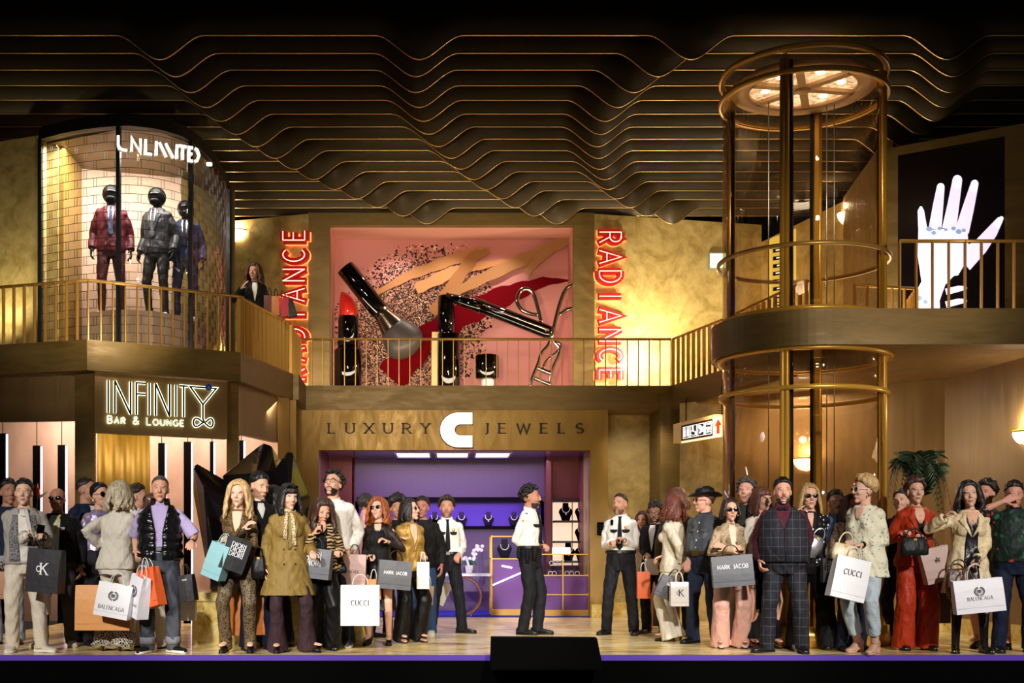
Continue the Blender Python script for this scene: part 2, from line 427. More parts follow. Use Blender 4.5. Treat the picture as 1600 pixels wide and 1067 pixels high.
# ------------------------------------------------------------------ the stage, ceiling, walls
ZB, ZU, ZR, ZC = 3.63, 3.255, 4.36, 6.93
m, t, b = nt_new('marble_stage_floor'); co = coords(t, (.7, 2.2, 1))
n1 = noise_n(t, co, 1.5, 5, .55, 1.6); n2 = noise_n(t, coords(t, (.6, 2.6, 1)), 1.7, 5, .6, 2.0)
c_ = ramp(t, n1, ((.30, C('#b88436')), (.42, C('#f0cc74')), (.52, C('#fff0c0')), (.64, C('#ecc468'))))
c_ = mixc(t, ramp(t, n2, ((.53, BW[0]), (.66, (.9, .9, .9, 1)))), c_, C('#7c4822'))
link(t, c_, b.inputs['Base Color']); b.inputs['Roughness'].default_value = .2; b.inputs['Specular IOR Level'].default_value = .5
MATS['marble_stage_floor'] = m
m, t, b = nt_new('yellow_marble'); co = coords(t)
n1 = noise_n(t, co, 3.2, 6, .6, 2.2); v_ = voro(t, coords(t, (1, 1, 1)), 2.6, 'DISTANCE_TO_EDGE')
c_ = ramp(t, n1, ((.3, C('#b98f35')), (.5, C('#ddc36c')), (.7, C('#efe0a0'))))
c_ = mixc(t, ramp(t, mth(t, 'ADD', v_, mth(t, 'MULTIPLY', n1, .12)), ((.055, (.6,)*3+(1,)), (.075, BW[0]))), c_, C('#7a4a1c'))
link(t, c_, b.inputs['Base Color']); b.inputs['Roughness'].default_value = .18; MATS['yellow_marble'] = m

YE = 0.29
mb = MB(); mb.bb(-5.6, 7.2, YE, 9.6, -.25, 0); struct(mb.build('floor', 'marble_stage_floor'), 'glossy golden marble stage floor with dark veins')
mb = MB(); mb.bb(-5.6, 7.2, YE-.03, YE, -.055, .0); struct(mb.build('trim_1', emi('violet_edge_light', '#3a1c78', .8)), 'violet strip along the stage edge')
mb = MB(); mb.bb(-6, 7.6, YE-.02, YE+.1, -1.6, -.055); mb.bb(-6, 7.6, -3.5, YE, -1.7, -1.6); struct(mb.build('wall_front', BLACK), 'black stage front below the edge')
mb = MB(); mb.bb(-9, 11.5, 11.5, 11.6, 0, 9); mb.bb(10.6, 10.7, 0, 11.5, 2.8, 9); mb.bb(-8.4, -8.3, 3.5, 11.5, 2.8, 9); struct(mb.build('wall_backstage', BLACK), 'black backstage drapes')
# ceiling behind the fins and the black header in front of them
mb = MB(); mb.bb(-8.4, 10.7, 1.0, 12, 7.9, 8.0); mb.bb(-8.4, 10.7, .9, 1.0, 7.05, 8.2); struct(mb.build('ceiling', BLACK), 'black ceiling void above the fins')

rows = [(250, 655, 1080, 1480), (275, 650, 1028, 1488), (298, 650, 990, 1483), (322, 655, 965, 1474), (345, 662, 945, 1460), (370, 670, 938, 1438),
        (400, 685, 933, 1412), (430, 705, 935, 1385), (460, 720, 937), (490, 740, 945), (523, 760, 950), (558, 785, 965), (590, 805, 985), (630, 835, 1010), (667, 870, 1050), ()]
for k, dips in enumerate(rows):
    d = 13.5+.486*k; xs = np.arange(-7.6, 10.4, .05); X0 = [(p-CX)*d/FP for p in dips]
    def prof(x):
        z = 0
        for q in X0:
            u = abs(x-q)/.50
            if u < 1: z = max(z, (1-(3*u*u-2*u**3)))
        return ZC-.275*z
    rs = []; rt = []
    y = d-D0
    for x in xs:
        z = prof(x); rs.append([V((x, y-.012, z)), V((x, y+.012, z)), V((x, y+.012, ZC+.42)), V((x, y-.012, ZC+.42))])
        rt.append([V((x, y-.013, z-.008)), V((x, y+.013, z-.008)), V((x, y+.013, z)), V((x, y-.013, z))])
    f = thing('ceiling_fin', 'bronze wavy ceiling fin hung across the stage', 'ceiling fin', (0, y, ZC), group='bronze wavy fins under the ceiling')
    mb = MB(); mb.rings(rs, smooth=True); mb.build('fin_blade', FIN, f, smooth=True)
    mb = MB(); mb.rings(rt, smooth=True); mb.build('edge_strip', plain('fin_edge_brass', '#e4c078', .3, 1), f, smooth=True)
    f['label'] = ['foremost', 'second', 'third', 'fourth', 'fifth', 'sixth', 'seventh', 'eighth', 'ninth', 'tenth', 'eleventh', 'twelfth', 'thirteenth', 'fourteenth', 'fifteenth', 'rearmost'][k]+' bronze ceiling fin with '+('glinting wavy lower edge' if dips else 'straight lower edge above the pink window')

GP, BP, TP, SG = 'brushed_gold_plaster', 'bronze_panel', 'taupe_panel', 'satin_gold_panel'
# ---- gallery level back wall with the cosmetics window
DW = 20.6
A, B = PL(470, 20.72), PL(1180, 20.3)
yw = DW-D0
xa, xb = PX(515, 0, DW).x, PX(896, 0, DW).x; zt = PX(0, 352, DW).z
mb = MB(); x0, x1 = PX(482, 0, DW).x, PX(929, 0, DW).x
mb.bb(x0, xa, yw, yw+.15, 3.3, ZC); mb.bb(xb, x1, yw, yw+.15, 3.3, ZC); mb.bb(xa, xb, yw, yw+.15, zt, ZC)
struct(mb.build('wall_back', BP), 'bronze wall framing the cosmetics window')
mb = MB(); mb.wall(PL(300, 21.3), PL(482, DW), 3.3, ZC-.02); struct(mb.build('wall_back_left', GP), 'gold plaster gallery wall behind the left vertical letters')
mb = MB(); mb.wall(PL(929, DW), PL(1190, 21.3), 3.3, ZC-.02, .12); struct(mb.build('wall_back_right', GP), 'gold plaster gallery wall behind the right vertical letters')
# window box
mb = MB(); yb = yw+.95
mb.bb(xa-.1, xa, yw+.15, yb, 3.3, zt+.1); mb.bb(xb, xb+.1, yw+.15, yb, 3.3, zt+.1); mb.bb(xa-.1, xb+.1, yw+.15, yb, zt, zt+.1)
struct(mb.build('trim_2', plain('blush_paint', '#d99a86', .6)), 'blush lining of the cosmetics window')
# printed backdrop: pink with glitter scatter
m, t, b = nt_new('glitter_backdrop'); tc = t.nodes.new('ShaderNodeTexCoord')
sep = t.nodes.new('ShaderNodeSeparateXYZ'); link(t, tc.outputs['Object'], sep.inputs[0]); X, Z = sep.outputs[0], sep.outputs[2]
# density falls away from a diagonal running up to the right
cx0, cz0 = PX(640, 0, 21.5).x, PX(0, 515, 21.5).z-3.3
dx = mth(t, 'SUBTRACT', X, cx0); dz = mth(t, 'SUBTRACT', Z, cz0)
q = mth(t, 'ADD', mth(t, 'MULTIPLY', mth(t, 'POWER', mth(t, 'ABSOLUTE', dx), 2), .27), mth(t, 'MULTIPLY', mth(t, 'POWER', mth(t, 'ABSOLUTE', mth(t, 'ADD', dz, mth(t, 'MULTIPLY', dx, -.25))), 2), .29))
q = mth(t, 'ADD', q, mth(t, 'MULTIPLY', noise_n(t, tc.outputs['Object'], 1.6, 4, .6), .7))
pink = ramp(t, noise_n(t, tc.outputs['Object'], .5, 1), ((.3, C('#c87e7c')), (.7, C('#d8928e'))))
col = pink
for sc_, rad, lim in ((9, .34, 1.12), (17, .46, 1.08), (32, .56, 1.05), (58, .62, .92)):
    dd = voro(t, tc.outputs['Object'], sc_); cc = voro(t, tc.outputs['Object'], sc_, out='Color')
    sp = t.nodes.new('ShaderNodeSeparateColor'); link(t, cc, sp.inputs[0])
    pal = ramp(t, sp.outputs[0], ((0, C('#120a08')), (.42, C('#4a2a1c')), (.52, C('#8a5a3c')), (.66, C('#2a1712')), (.8, C('#d8a288')), (.92, C('#e8c49a'))), 'CONSTANT')
    msk = mth(t, 'MULTIPLY', mth(t, 'LESS_THAN', dd, rad), mth(t, 'LESS_THAN', mth(t, 'ADD', q, mth(t, 'MULTIPLY', sp.outputs[1], .55 if sc_ > 9 else .9)), lim))
    col = mixc(t, msk, col, pal)
link(t, col, b.inputs['Base Color']); b.inputs['Roughness'].default_value = .5
b.inputs['Specular IOR Level'].default_value = .3; MATS['glitter_backdrop'] = m
bk = thing('cosmetics_backdrop', 'pink printed window backdrop with scattered glitter and smears of make-up', 'backdrop', (0, yb, 3.3))
mb = MB(); mb.bb(xa-.05, xb+.05, yb, yb+.05, 3.3, zt+.1); mb.build('printed_panel', 'glitter_backdrop', bk)
dB = yb+D0-.01
def flat(name, pts, colr, par, d=dB, th=.012, rough=.5, metal=0, sm=True):
    """flat smear printed in front of the backdrop; pts: centre line px with half widths"""
    mb = MB(); L = []; Rr = []
    P2 = [(V(p[:2]), p[2]) for p in pts]
    Q = []
    for i in range(len(P2)-1):
        for s_ in range(6): Q.append((P2[i][0].lerp(P2[i+1][0], s_/6), P2[i][1]*(1-s_/6)+P2[i+1][1]*s_/6))
    Q.append(P2[-1])
    for i, (p, w_) in enumerate(Q):
        tt = (Q[min(i+1, len(Q)-1)][0]-Q[max(i-1, 0)][0]).normalized(); nn = V((-tt.y, tt.x)); w_ = .8*w_*(1+.12*math.sin(i*1.9))
        L.append(p+nn*w_); Rr.append(p-nn*w_)
    a0 = [PX(p.x, p.y, d) for p in L]; a1 = [PX(p.x, p.y, d) for p in Rr]
    rs = [[a, b2, b2+V((0, -th, 0)), a+V((0, -th, 0))] for a, b2 in zip(a0, a1)]
    mb.rings(rs, smooth=False); return mb.build(name, plain('smear_'+colr, colr, .9, metal, spec=.05), par)
flat('tan_smear', [(588, 458, 4), (640, 430, 9), (700, 408, 11), (752, 392, 9), (765, 391, 5)], '#c08a5c', bk)
flat('tan_smear', [(650, 452, 10), (700, 428, 12), (735, 418, 9), (790, 408, 4), (848, 420, 1)], '#cf9262', bk, dB-.02)
flat('brown_smear', [(675, 490, 9), (705, 450, 12), (740, 400, 11), (762, 393, 6)], '#a8754a', bk, dB-.04)
flat('brown_smear', [(700, 462, 8), (760, 432, 11), (830, 400, 12), (880, 378, 11), (890, 373, 7)], '#a97a50', bk, dB-.06)
flat('brown_smear', [(822, 428, 6), (838, 408, 9), (862, 390, 8)], '#a97a50', bk, dB-.08)
flat('crimson_smear', [(610, 590, 30), (660, 535, 26), (715, 495, 24), (790, 462, 20), (850, 440, 9), (892, 438, 1)], '#6a0410', bk, dB-.1)
# lamps of the window
for x in (-.9, 0, .9): light('SPOT', 'window_spotlight', (x, yw+.3, zt-.03), (x, yb-.1, 4.6), 70, (1, .88, .8), .05, cone=110, blend=1)

# ---- big cosmetics in the window (distance 21.1 unless noted)
def cyl_px(mb, px, py0, py1, hw, d, n=28, bev=.02):
    a = PX(px, py1, d); r = hw*d/FP; h = PX(px, py0, d).z-a.z
    mb.lathe(a, [(r-bev, 0), (r, bev), (r, h-bev), (r-bev, h)], n); return a, r, h
ls = thing('lipstick', 'giant red lipstick in a black tube in the window', 'cosmetics', (PX(544, 600, 21.0).x, 21.0-D0, 3.5))
mb = MB(); a = PX(544, 620, 21.0); mb.lathe(a, [(.24, 0), (.24, PX(0, 548, 21).z-a.z), (.225, PX(0, 546, 21).z-a.z)]); mb.build('tube_base', GBLK, ls)
mb = MB(); zz = lambda y: PX(0, y, 21).z-a.z
mb.lathe(a, [(.18, zz(548)), (.18, zz(500)), (.17, zz(497)), (.17, zz(495))]); mb.build('tube_collar', GBLK, ls)
mb = MB(); prof = [(.155, zz(496)), (.155, zz(475)), (.15, zz(470))]
rs = []
for r_, z, sh in ((.160, 497, 0), (.158, 485, 0), (.150, 477, -.006), (.130, 470, -.022), (.10, 464, -.044), (.06, 459, -.075), (.02, 456, -.1)):
    rs.append((a+V((sh, 0, zz(z))), V((r_, 0, 0)), V((0, r_, 0))))
mb.loft(rs, 24); mb.build('bullet', plain('red_lipstick', '#d8261c', .3, coat=.5), ls)
br = thing('makeup_brush', 'giant powder brush with black handle and grey bristles leaning left', 'cosmetics', PX(600, 480, 20.9))
def ax(p, q, rads, d0, d1, name, mat, par, n=24):
    a, b2 = PX(*p, d0), PX(*q, d1); mb = MB()
    mb.tube([a.lerp(b2, s_) for s_, _ in rads], [r_ for _, r_ in rads], n); return mb.build(name, mat, par)
ax((538, 417), (594, 487), [(0, .14), (.02, .165), (.98, .165), (1, .15)], 20.7, 20.85, 'handle', GBLK, br)
ax((592, 484), (614, 512), [(0, .15), (.3, .155), (.35, .16), (.97, .235), (1, .24)], 20.83, 20.9, 'ferrule', plain('pewter_ferrule', '#8c7c68', .25, 1), br)
ax((613, 510), (646, 554), [(u/16, (.235+.13*math.sin(min(1, u/16/.62)*PI/2))*math.sqrt(max(0.003, 1-max(0, (u/16-.55)/.45)**2))) for u in range(17)], 20.9, 21.0, 'bristle_head', plain('smoky_bristles', '#4c4642', .45, .2), br)
mt = thing('mascara', 'giant black tube with a cream side panel and tilted cap', 'cosmetics', PX(697, 600, 21))
mb = MB(); cyl_px(mb, 701, 521, 620, 18, 20.95); mb.build('tube', GBLK, mt)
mb = MB(); cyl_px(mb, 697, 462, 521, 13, 21.0); mb.build('neck', GBLK, mt)
mb = MB(); a0 = PX(679, 612, 21.05); a1 = PX(688, 520, 21.05); mb.bb(PX(675, 0, 21.05).x, PX(689, 0, 21.05).x, a0.y-.1, a0.y+.1, a0.z, a1.z); mb.build('side_panel', plain('cream_panel', '#e8cf8c', .4), mt)
pc = thing('cosmetic_pencil', 'giant black pencil lying across from the tube to the curler', 'cosmetics', PX(780, 490, 20.9))
ax((697, 462), (752, 480), [(0, .06), (.5, .09), (1, .12)], 20.9, 20.8, 'tip', GBLK, pc)
ax((738, 473), (862, 521), [(0, .10), (.01, .115), (.93, .118), (1, .11)], 20.85, 20.6, 'barrel', GBLK, pc)
ax((740, 471), (858, 516), [(0, .02), (1, .02)], 20.74, 20.48, 'silver_line', plain('chrome', '#c8c0b8', .12, 1), pc)
CHR = MATS['chrome']
lc = thing('eyelash_curler', 'giant chrome eyelash curler with two looped handles', 'cosmetics', PX(860, 540, 20.8))
def wire(pts, r_, name='wire', d=20.75, par=lc, mat=CHR):
    P3 = [V(p) for p in pts]; Q = []
    for i in range(len(P3)-1):                     # Catmull-Rom smoothing
        p0, p1, p2, p3 = P3[max(i-1, 0)], P3[i], P3[i+1], P3[min(i+2, len(P3)-1)]
        for k in range(5):
            u = k/5; Q.append(.5*((2*p1)+(p2-p0)*u+(2*p0-5*p1+4*p2-p3)*u*u+(3*p1-p0-3*p2+p3)*u**3))
    Q.append(P3[-1]); mb = MB(); mb.tube([PX(p[0], p[1], d) for p in Q], r_, 8); return mb.build(name, mat, par)
wire([(846, 504), (840, 480), (833, 458), (822, 451), (812, 456), (808, 470), (815, 484), (828, 490), (840, 492)], .035, 'looped_handle')
wire([(862, 528), (868, 500), (876, 470), (884, 452), (894, 446), (899, 450), (899, 478), (886, 484), (874, 492)], .035, 'looped_handle', 20.7)
wire([(845, 503), (852, 514), (860, 524), (866, 534), (874, 545), (870, 560), (862, 580), (858, 603)], .03, 'frame_arm')
wire([(862, 526), (856, 540), (846, 552), (840, 570), (832, 590), (828, 604)], .03, 'frame_arm', 20.7)
wire([(866, 534), (876, 538), (872, 548), (852, 566), (848, 582)], .025, 'hinge')
wire([(838, 574), (862, 584)], .04, 'clamp_bar'); wire([(834, 590), (862, 602)], .035, 'clamp_bar')
jr = thing('nail_polish', 'small black lidded bottle with white base in the window', 'cosmetics', PX(761, 600, 20.9))
mb = MB(); cyl_px(mb, 761, 555, 592, 18.5, 20.9); mb.build('lid', GBLK, jr)
mb = MB(); cyl_px(mb, 762, 592, 612, 10, 20.9); mb.build('bottle', plain('white_ceramic', '#f3ece4', .3), jr)

# ---- vertical RADIANCE letters
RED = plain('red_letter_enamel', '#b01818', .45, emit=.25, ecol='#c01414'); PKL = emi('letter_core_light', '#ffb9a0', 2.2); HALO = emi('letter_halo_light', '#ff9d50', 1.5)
def vertical_word(name, label, x0, ya, yb_, sgn, A, B):
    th_ = thing(name, label, 'sign', onplane(x0, (ya+yb_)/2, A, B))
    t_ = (B-A); n = V((t_.y, -t_.x, 0)).normalized(); n = -n if n.y > 0 else n
    step = (yb_-ya)/7
    for i, ch in enumerate('RADIANCE'):
        w_ = GL[ch][0]; cy = ya+step*i; H = 34.0; s_ = 25.0
        y_a = cy - sgn*(w_*s_)/2
        o = onplane(x0, y_a, A, B, .10); ex = onplane(x0, y_a+sgn*s_, A, B, .10)-o; ey = onplane(x0+sgn*H, y_a, A, B, .10)-o
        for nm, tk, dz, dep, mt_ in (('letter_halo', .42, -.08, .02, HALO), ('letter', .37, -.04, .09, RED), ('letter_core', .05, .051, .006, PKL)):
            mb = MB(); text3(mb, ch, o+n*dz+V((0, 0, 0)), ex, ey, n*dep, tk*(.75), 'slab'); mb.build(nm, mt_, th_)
vertical_word('vertical_sign', 'red lit vertical sign reading RADIANCE upwards, left of the pink window', 478, 585, 369, -1, PL(300, 21.3), PL(482, DW))
vertical_word('vertical_sign', 'red lit vertical sign reading RADIANCE downwards, right of the pink window', 935, 372, 586, 1, PL(929, DW), PL(1190, 21.3))

# ---- lower back: jewellery shop front
DS = 18.55; ys = DS-D0
def XS(px, d=DS): return PX(px, 0, d).x
def ZS(py, d=DS): return PX(0, py, d).z
mb = MB(); zo = ZS(703)
mb.bb(XS(440), XS(498), ys, ys+.25, 0, ZU+.3); mb.bb(XS(922), XS(950), ys, ys+.25, 0, ZU+.3); mb.bb(XS(498), XS(922), ys, ys+.25, zo, ZU+.3)
struct(mb.build('wall_center', SG), 'satin gold shop front of the jewellery shop')
mb = MB(); mb.bb(XS(924), XS(950), ys-.03, ys, 0, .21); mb.bb(XS(950), XS(1030), ys+.86, ys+.9, 0, .2); mb.bb(XS(440), XS(496), ys-.03, ys, 0, .21)
struct(mb.build('baseboard_center', 'yellow_marble'), 'yellow marble skirting beside the shop opening')
mb = MB(); mb.bb(XS(922), XS(950), ys+.25, ys+.9, 0, 3.5); mb.bb(XS(945), XS(1034), ys+.9, ys+1.0, 0, 3.5)
struct(mb.build('wall_recess', GP), 'gold plaster recess right of the jewellery shop')
mb = MB(); mb.bb(XS(1030), XS(1062), ys-.1, ys+1.0, 0, 3.5); struct(mb.build('wall_pier', BP), 'dark bronze pier')
kp = thing('wall_keypad', 'black keypad panel on the gold pier right of the shop', 'keypad', (XS(937), ys, ZS(836)))
mb = MB(); mb.bb(XS(933), XS(943), ys-.04, ys, ZS(836), ZS(816)); mb.build('housing', BLACK, kp)
mb = MB()
for i in range(3):
    for j in range(4): mb.box((XS(935.5+i*2.6), ys-.045, ZS(821+j*4)), (.015, .01, .02))
mb.build('key_buttons', DARK, kp)
# violet shop interior
DI = 20.5; yi = DI-D0
m, t, b = nt_new('violet_slat_panel'); wv = t.nodes.new('ShaderNodeTexWave'); wv.bands_direction = 'X'; wv.inputs['Scale'].default_value = 16; wv.inputs['Distortion'].default_value = .4
link(t, coords(t), wv.inputs[0]); link(t, ramp(t, wv.outputs['Fac'], ((.2, C('#503660')), (.8, C('#5e4270')))), b.inputs['Base Color']); b.inputs['Roughness'].default_value = .45; MATS['violet_slat_panel'] = m
WD = fab('#6a3a34', 'wood', '#8a4c44', rough=.5, fold=.1)
VLAC = plain('violet_lacquer', '#6c3f8c', .25, coat=.4)
VIN = plain('alcove_violet', '#6a48c0', .5)
zi = zo+.004; za0, za1 = ZS(822, DI), ZS(783, DI)
mb = MB(); mb.bb(XS(490, DI), XS(930, DI), yi, yi+.1, 0, za0); mb.bb(XS(490, DI), XS(930, DI), yi, yi+.1, za1, zi+.3)
mb.bb(XS(490, DI), XS(560, DI), yi, yi+.1, za0, za1); mb.bb(XS(845, DI), XS(930, DI), yi, yi+.1, za0, za1)
struct(mb.build('wall_shop_back', 'violet_slat_panel'), 'violet ribbed back wall inside the jewellery shop')
mb = MB(); mb.bb(XS(555, DI), XS(850, DI), yi+.38, yi+.42, za0-.1, za1+.1); mb.bb(XS(555, DI), XS(560, DI), yi, yi+.4, za0, za1); mb.bb(XS(845, DI), XS(850, DI), yi, yi+.4, za0, za1)
struct(mb.build('wall_alcove', VIN), 'glowing violet display alcove')
mb = MB(); mb.bb(XS(558, DI), XS(847, DI), yi-.04, yi+.4, za0-.05, za0); mb.bb(XS(558, DI), XS(847, DI), yi-.02, yi+.4, za1, za1+.07); struct(mb.build('trim_3', plain('black_shelf', '#080407', .7, spec=.1)), 'black shelf and lintel of the alcove')
mb = MB(); mb.bb(XS(495), XS(498), ys+.25, yi, 0, zi); mb.bb(XS(498), XS(540), yi-.35, yi-.3, 0, zi); mb.bb(XS(540)-.03, XS(540), yi-.35, yi, 0, zi)
mb.bb(XS(922), XS(925), ys+.25, yi, 0, zi); mb.bb(XS(873), XS(922), yi-.35, yi-.3, ZS(780, DI), zi); mb.bb(XS(866), XS(874), yi-.5, yi, 0, zi)
struct(mb.build('wall_shop_side', WD), 'reddish wood side panels inside the jewellery shop')
mb = MB(); mb.bb(XS(490), XS(930), ys+.25, yi+.3, zi, zi+.08); struct(mb.build('ceiling_shop', VLAC), 'violet ceiling of the jewellery shop')
mb = MB(); mb.bb(XS(498), XS(922), ys+.1, yi, 0, .012); struct(mb.build('floor_shop', plain('blue_carpet', '#1c1a9c', .7)), 'blue carpet inside the jewellery shop')
for i, (p, q) in enumerate(((617, 672), (681, 733), (743, 799))):
    lp = thing('ceiling_light', ('left', 'middle', 'right')[i]+' lavender light panel in the shop ceiling', 'ceiling light', (XS((p+q)/2), ys+.8, zi), group='light panels in the shop ceiling')
    k0, k1 = DS+.35, DS+1.3
    mb = MB(); mb.bb(XS(p, k0), XS(q, k0), k0-D0, k1-D0, zi-.012, zi-.002); mb.build('diffuser', emi('lavender_panel', '#d8ccff', 2.4), lp)
    mb = MB(); a, b2, c0, c1 = XS(p, k0), XS(q, k0), k0-D0, k1-D0
    for u in (a, b2): mb.bb(u-.015, u+.015, c0, c1, zi-.03, zi)
    mb.bb(a, b2, c0-.015, c0+.015, zi-.03, zi); mb.bb(a, b2, c1-.015, c1+.015, zi-.03, zi); mb.build('frame', plain('white_frame', '#b0a0d0', .5), lp)
light('AREA', 'shop_light', (.1, ys+1.0, zi-.06), (.1, ys+1.0, 0), 62, (.66, .5, 1), 3.2, 1.0)
light('AREA', 'alcove_light', (0, yi+.16, za1-.02), (0, yi+.2, 0), 9, (.5, .3, 1), 2.6, .2)
# letters on the shop front
LET = plain('dark_bronze_letter', '#1c1006', .5, .3)
A, B = PL(440, DS), PL(950, DS)
sg = thing('shop_sign', 'dark serif lettering LUXURY JEWELS around a white lit C on the gold fascia', 'sign', (XS(710), ys, ZS(680)))
pletters('letter', LET, sg, 'LUXURY', (514, 677), (671, 677), 15, A, B, .05, .14, 'serif', .95)
pletters('letter', LET, sg, 'JEWELS', (756, 677), (911, 677), 15, A, B, .05, .14, 'serif', .95)
def cshape(mb, d, off, sc=1.0, dep=.06):
    po = []; cx_, cy_ = 717, 671.5; r1, r0, xr = 27*sc, 9/sc, 738+2*(sc-1)
    po += [(xr, cy_-r1), (cx_, cy_-r1)] + [(cx_+(29*sc)*math.cos(R(a)), cy_-r1*math.sin(R(a))) for a in range(100, 261, 10)] + [(cx_, cy_+r1), (xr, cy_+r1), (xr, cy_+r0), (cx_+2, cy_+r0)]
    po += [(cx_+2+r0*math.cos(R(a)), cy_-r0*math.sin(R(a))) for a in range(260, 99, -10)] + [(cx_+2, cy_-r0), (xr, cy_-r0)]
    # fan as quads between outer and inner loops to stay convex
    out = [(xr, cy_-r1), (cx_, cy_-r1)]+[(cx_+(29*sc)*math.cos(R(a)), cy_-r1*math.sin(R(a))) for a in range(100, 261, 10)]+[(cx_, cy_+r1), (xr, cy_+r1)]
    inn = [(xr, cy_-r0), (cx_+2, cy_-r0)]+[(cx_+2+r0*math.cos(R(a)), cy_-r0*math.sin(R(a))) for a in range(100, 261, 10)]+[(cx_+2, cy_+r0), (xr, cy_+r0)]
    rs = []
    for o_, i_ in zip(out, inn):
        a, b2 = PX(*o_, d), PX(*i_, d); rs.append([a, b2, b2+V((0, dep, 0)), a+V((0, dep, 0))])
    mb.rings(rs, smooth=False)
mb = MB(); cshape(mb, DS-.13, 0, 1.0, .02); mb.build('lit_face', emi('lit_letter_face', '#fffaf2', 3), sg)
mb = MB(); cshape(mb, DS-.11, 0, 1.05, .1); mb.build('letter_shell', plain('shell_bronze', '#33200c', .5), sg)

# necklace busts
CREAM_P = plain('pearl_white', '#f4e6dc', .25, spec=.8); NAVY = plain('navy_velvet', '#15142c', .85)
def bust(loc, sc=1.0, mat=NAVY, nm='necklace_bust', style=0):
    root = thing(nm, 'dark bust with a necklace', 'necklace bust', loc)
    mb = MB(); z = lambda v: v*sc
    secs = [(V((0, 0, 0)), V((.055*sc, 0, 0)), V((0, .03*sc, 0))), (V((0, 0, .05*sc)), V((.07*sc, 0, 0)), V((0, .035*sc, 0))), (V((0, 0, .12*sc)), V((.10*sc, 0, 0)), V((0, .045*sc, 0))),
            (V((0, .0, .16*sc)), V((.085*sc, 0, 0)), V((0, .04*sc, 0))), (V((0, .01*sc, .19*sc)), V((.045*sc, 0, 0)), V((0, .035*sc, 0))), (V((0, .015*sc, .25*sc)), V((.04*sc, 0, 0)), V((0, .03*sc, 0)))]
    mb.loft([(V(loc)+c, u, w_) for c, u, w_ in secs], 18); mb.build('bust', mat, root)
    mb = MB(); pts = []
    for i in range(17):
        a = R(-200+220*i/16) if style else R(-190+200*i/16)
        pts.append(V(loc)+V((.052*sc*math.cos(a), -.05*sc-.012*sc*abs(math.sin(a)), .165*sc+.055*sc*math.sin(a))))
    for p in pts: mb.ell(p, (.008*sc,)*3, n=8, m=5)
    if style: mb.ell(V(loc)+V((0, -.06*sc, .09*sc)), (.013*sc, .008*sc, .018*sc), n=8, m=6)
    mb.tube(pts, .003*sc, 5); mb.build('necklace', CREAM_P, root)
    return root
for i, px in enumerate((638, 679, 721, 763, 803)):
    o = bust((XS(px, DI+.2), yi+.2, za0), 1.02, style=i % 2)
    tag(o, ['alcove bust with pearls hidden among heads', 'alcove bust with pearl collar left of the guard with radio', 'alcove bust with pendant necklace right of the guard with radio', 'alcove bust with pearl collar in the middle of the shelf', 'rightmost alcove bust with pendant necklace'][i], group='necklace busts in the violet alcove')
    light('SPOT', 'bust_spotlight', (XS(px, DI+.2), yi+.1, za1-.01), (XS(px, DI+.2), yi+.3, za0), 1.5, (1, .35, .55), .02, cone=75, blend=1)
# backlit shelving on the right side of the shop
sx0, sx1 = XS(866, 20.0), XS(919, 19.6); sy = 20.0-D0
shf = thing('display_shelves', 'cream backlit shelf unit with black busts at the right of the jewellery shop', 'shelves', ((sx0+sx1)/2, sy, 0))
mb = MB(); mb.bb(sx0, sx1+.1, sy+.28, sy+.32, .8, ZS(781, 20)); mb.build('lit_back', emi('cream_backlight', '#ffd9bd', .95), shf)
for zp in (781, 813, 845, 876):
    z = ZS(zp, 20); mb = MB(); mb.bb(sx0, sx1+.05, sy, sy+.3, z-.035, z); mb.build('shelf', plain('dark_shelf', '#1c0d0c', .35), shf)
mb = MB(); x = sx0+.33; mb.bb(x-.008, x+.008, sy+.24, sy+.28, .8, ZS(781, 20)); mb.build('divider', GOLD, shf)
for i, (px, zp) in enumerate(((884, 813), (909, 813), (918, 813), (909, 845), (918, 845), (909, 876), (888, 876))):
    o = bust((XS(px, 20.1), sy+.12, ZS(zp, 20)), 1.2, BLACK if True else NAVY, style=1)
    tag(o, ['black bust with pendant on the top cream shelf, left', 'black bust on the top cream shelf, second from left', 'black bust on the top cream shelf at the wall', 'black bust with pendant on the middle cream shelf', 'black bust on the middle cream shelf at the wall', 'black bust low on the cream shelves above the glass counter', 'black bust beside the white card on the counter'][i], group='black busts on the cream shelves')
# glass cases
def case(name, label, x0, x1, y0, y1, z1, zm, posts, mids=()):
    root = thing(name, label, 'display case', ((x0+x1)/2, (y0+y1)/2, 0))
    mb = MB(); mb.bb(x0+.02, x1-.02, y0+.02, y1-.02, .1, zm); mb.build('cabinet_body', VLAC, root)
    mb = MB(); mb.bb(x0, x1, y0, y1, 0, .1); mb.build('plinth', RAIL, root)
    mb = MB()
    for z in (.1, zm, z1)+tuple(mids):
        mb.bb(x0, x1, y0-.01, y0+.012, z-.009, z+.009)
        if z != z1 or True: mb.bb(x0-.005, x0+.02, y0, y1, z-.015, z+.015); mb.bb(x1-.02, x1+.005, y0, y1, z-.015, z+.015)
    for x in posts: mb.bb(x-.010, x+.010, y0-.012, y0+.012, 0, z1)
    for x in (x0, x1): mb.bb(x-.015, x+.015, y1-.03, y1, 0, z1)
    mb.build('brass_frame', GOLD, root)
    mb = MB(); mb.bb(x0+.01, x1-.01, y0+.003, y0+.007, zm+.02, z1-.02); mb.bb(x0, x1, y0, y1, z1-.006, z1); mb.build('glass_panes', GLASS, root)
    return root
zc = lambda py, d: PX(0, py, d).z
c1 = case('display_case', 'tall brass framed glass case with violet base left of the shop centre', XS(768, 19.0), XS(831, 19.0), 19.0-D0, 19.5-D0, zc(838, 19.0), zc(873, 19.0), (XS(768, 19), XS(831, 19)))
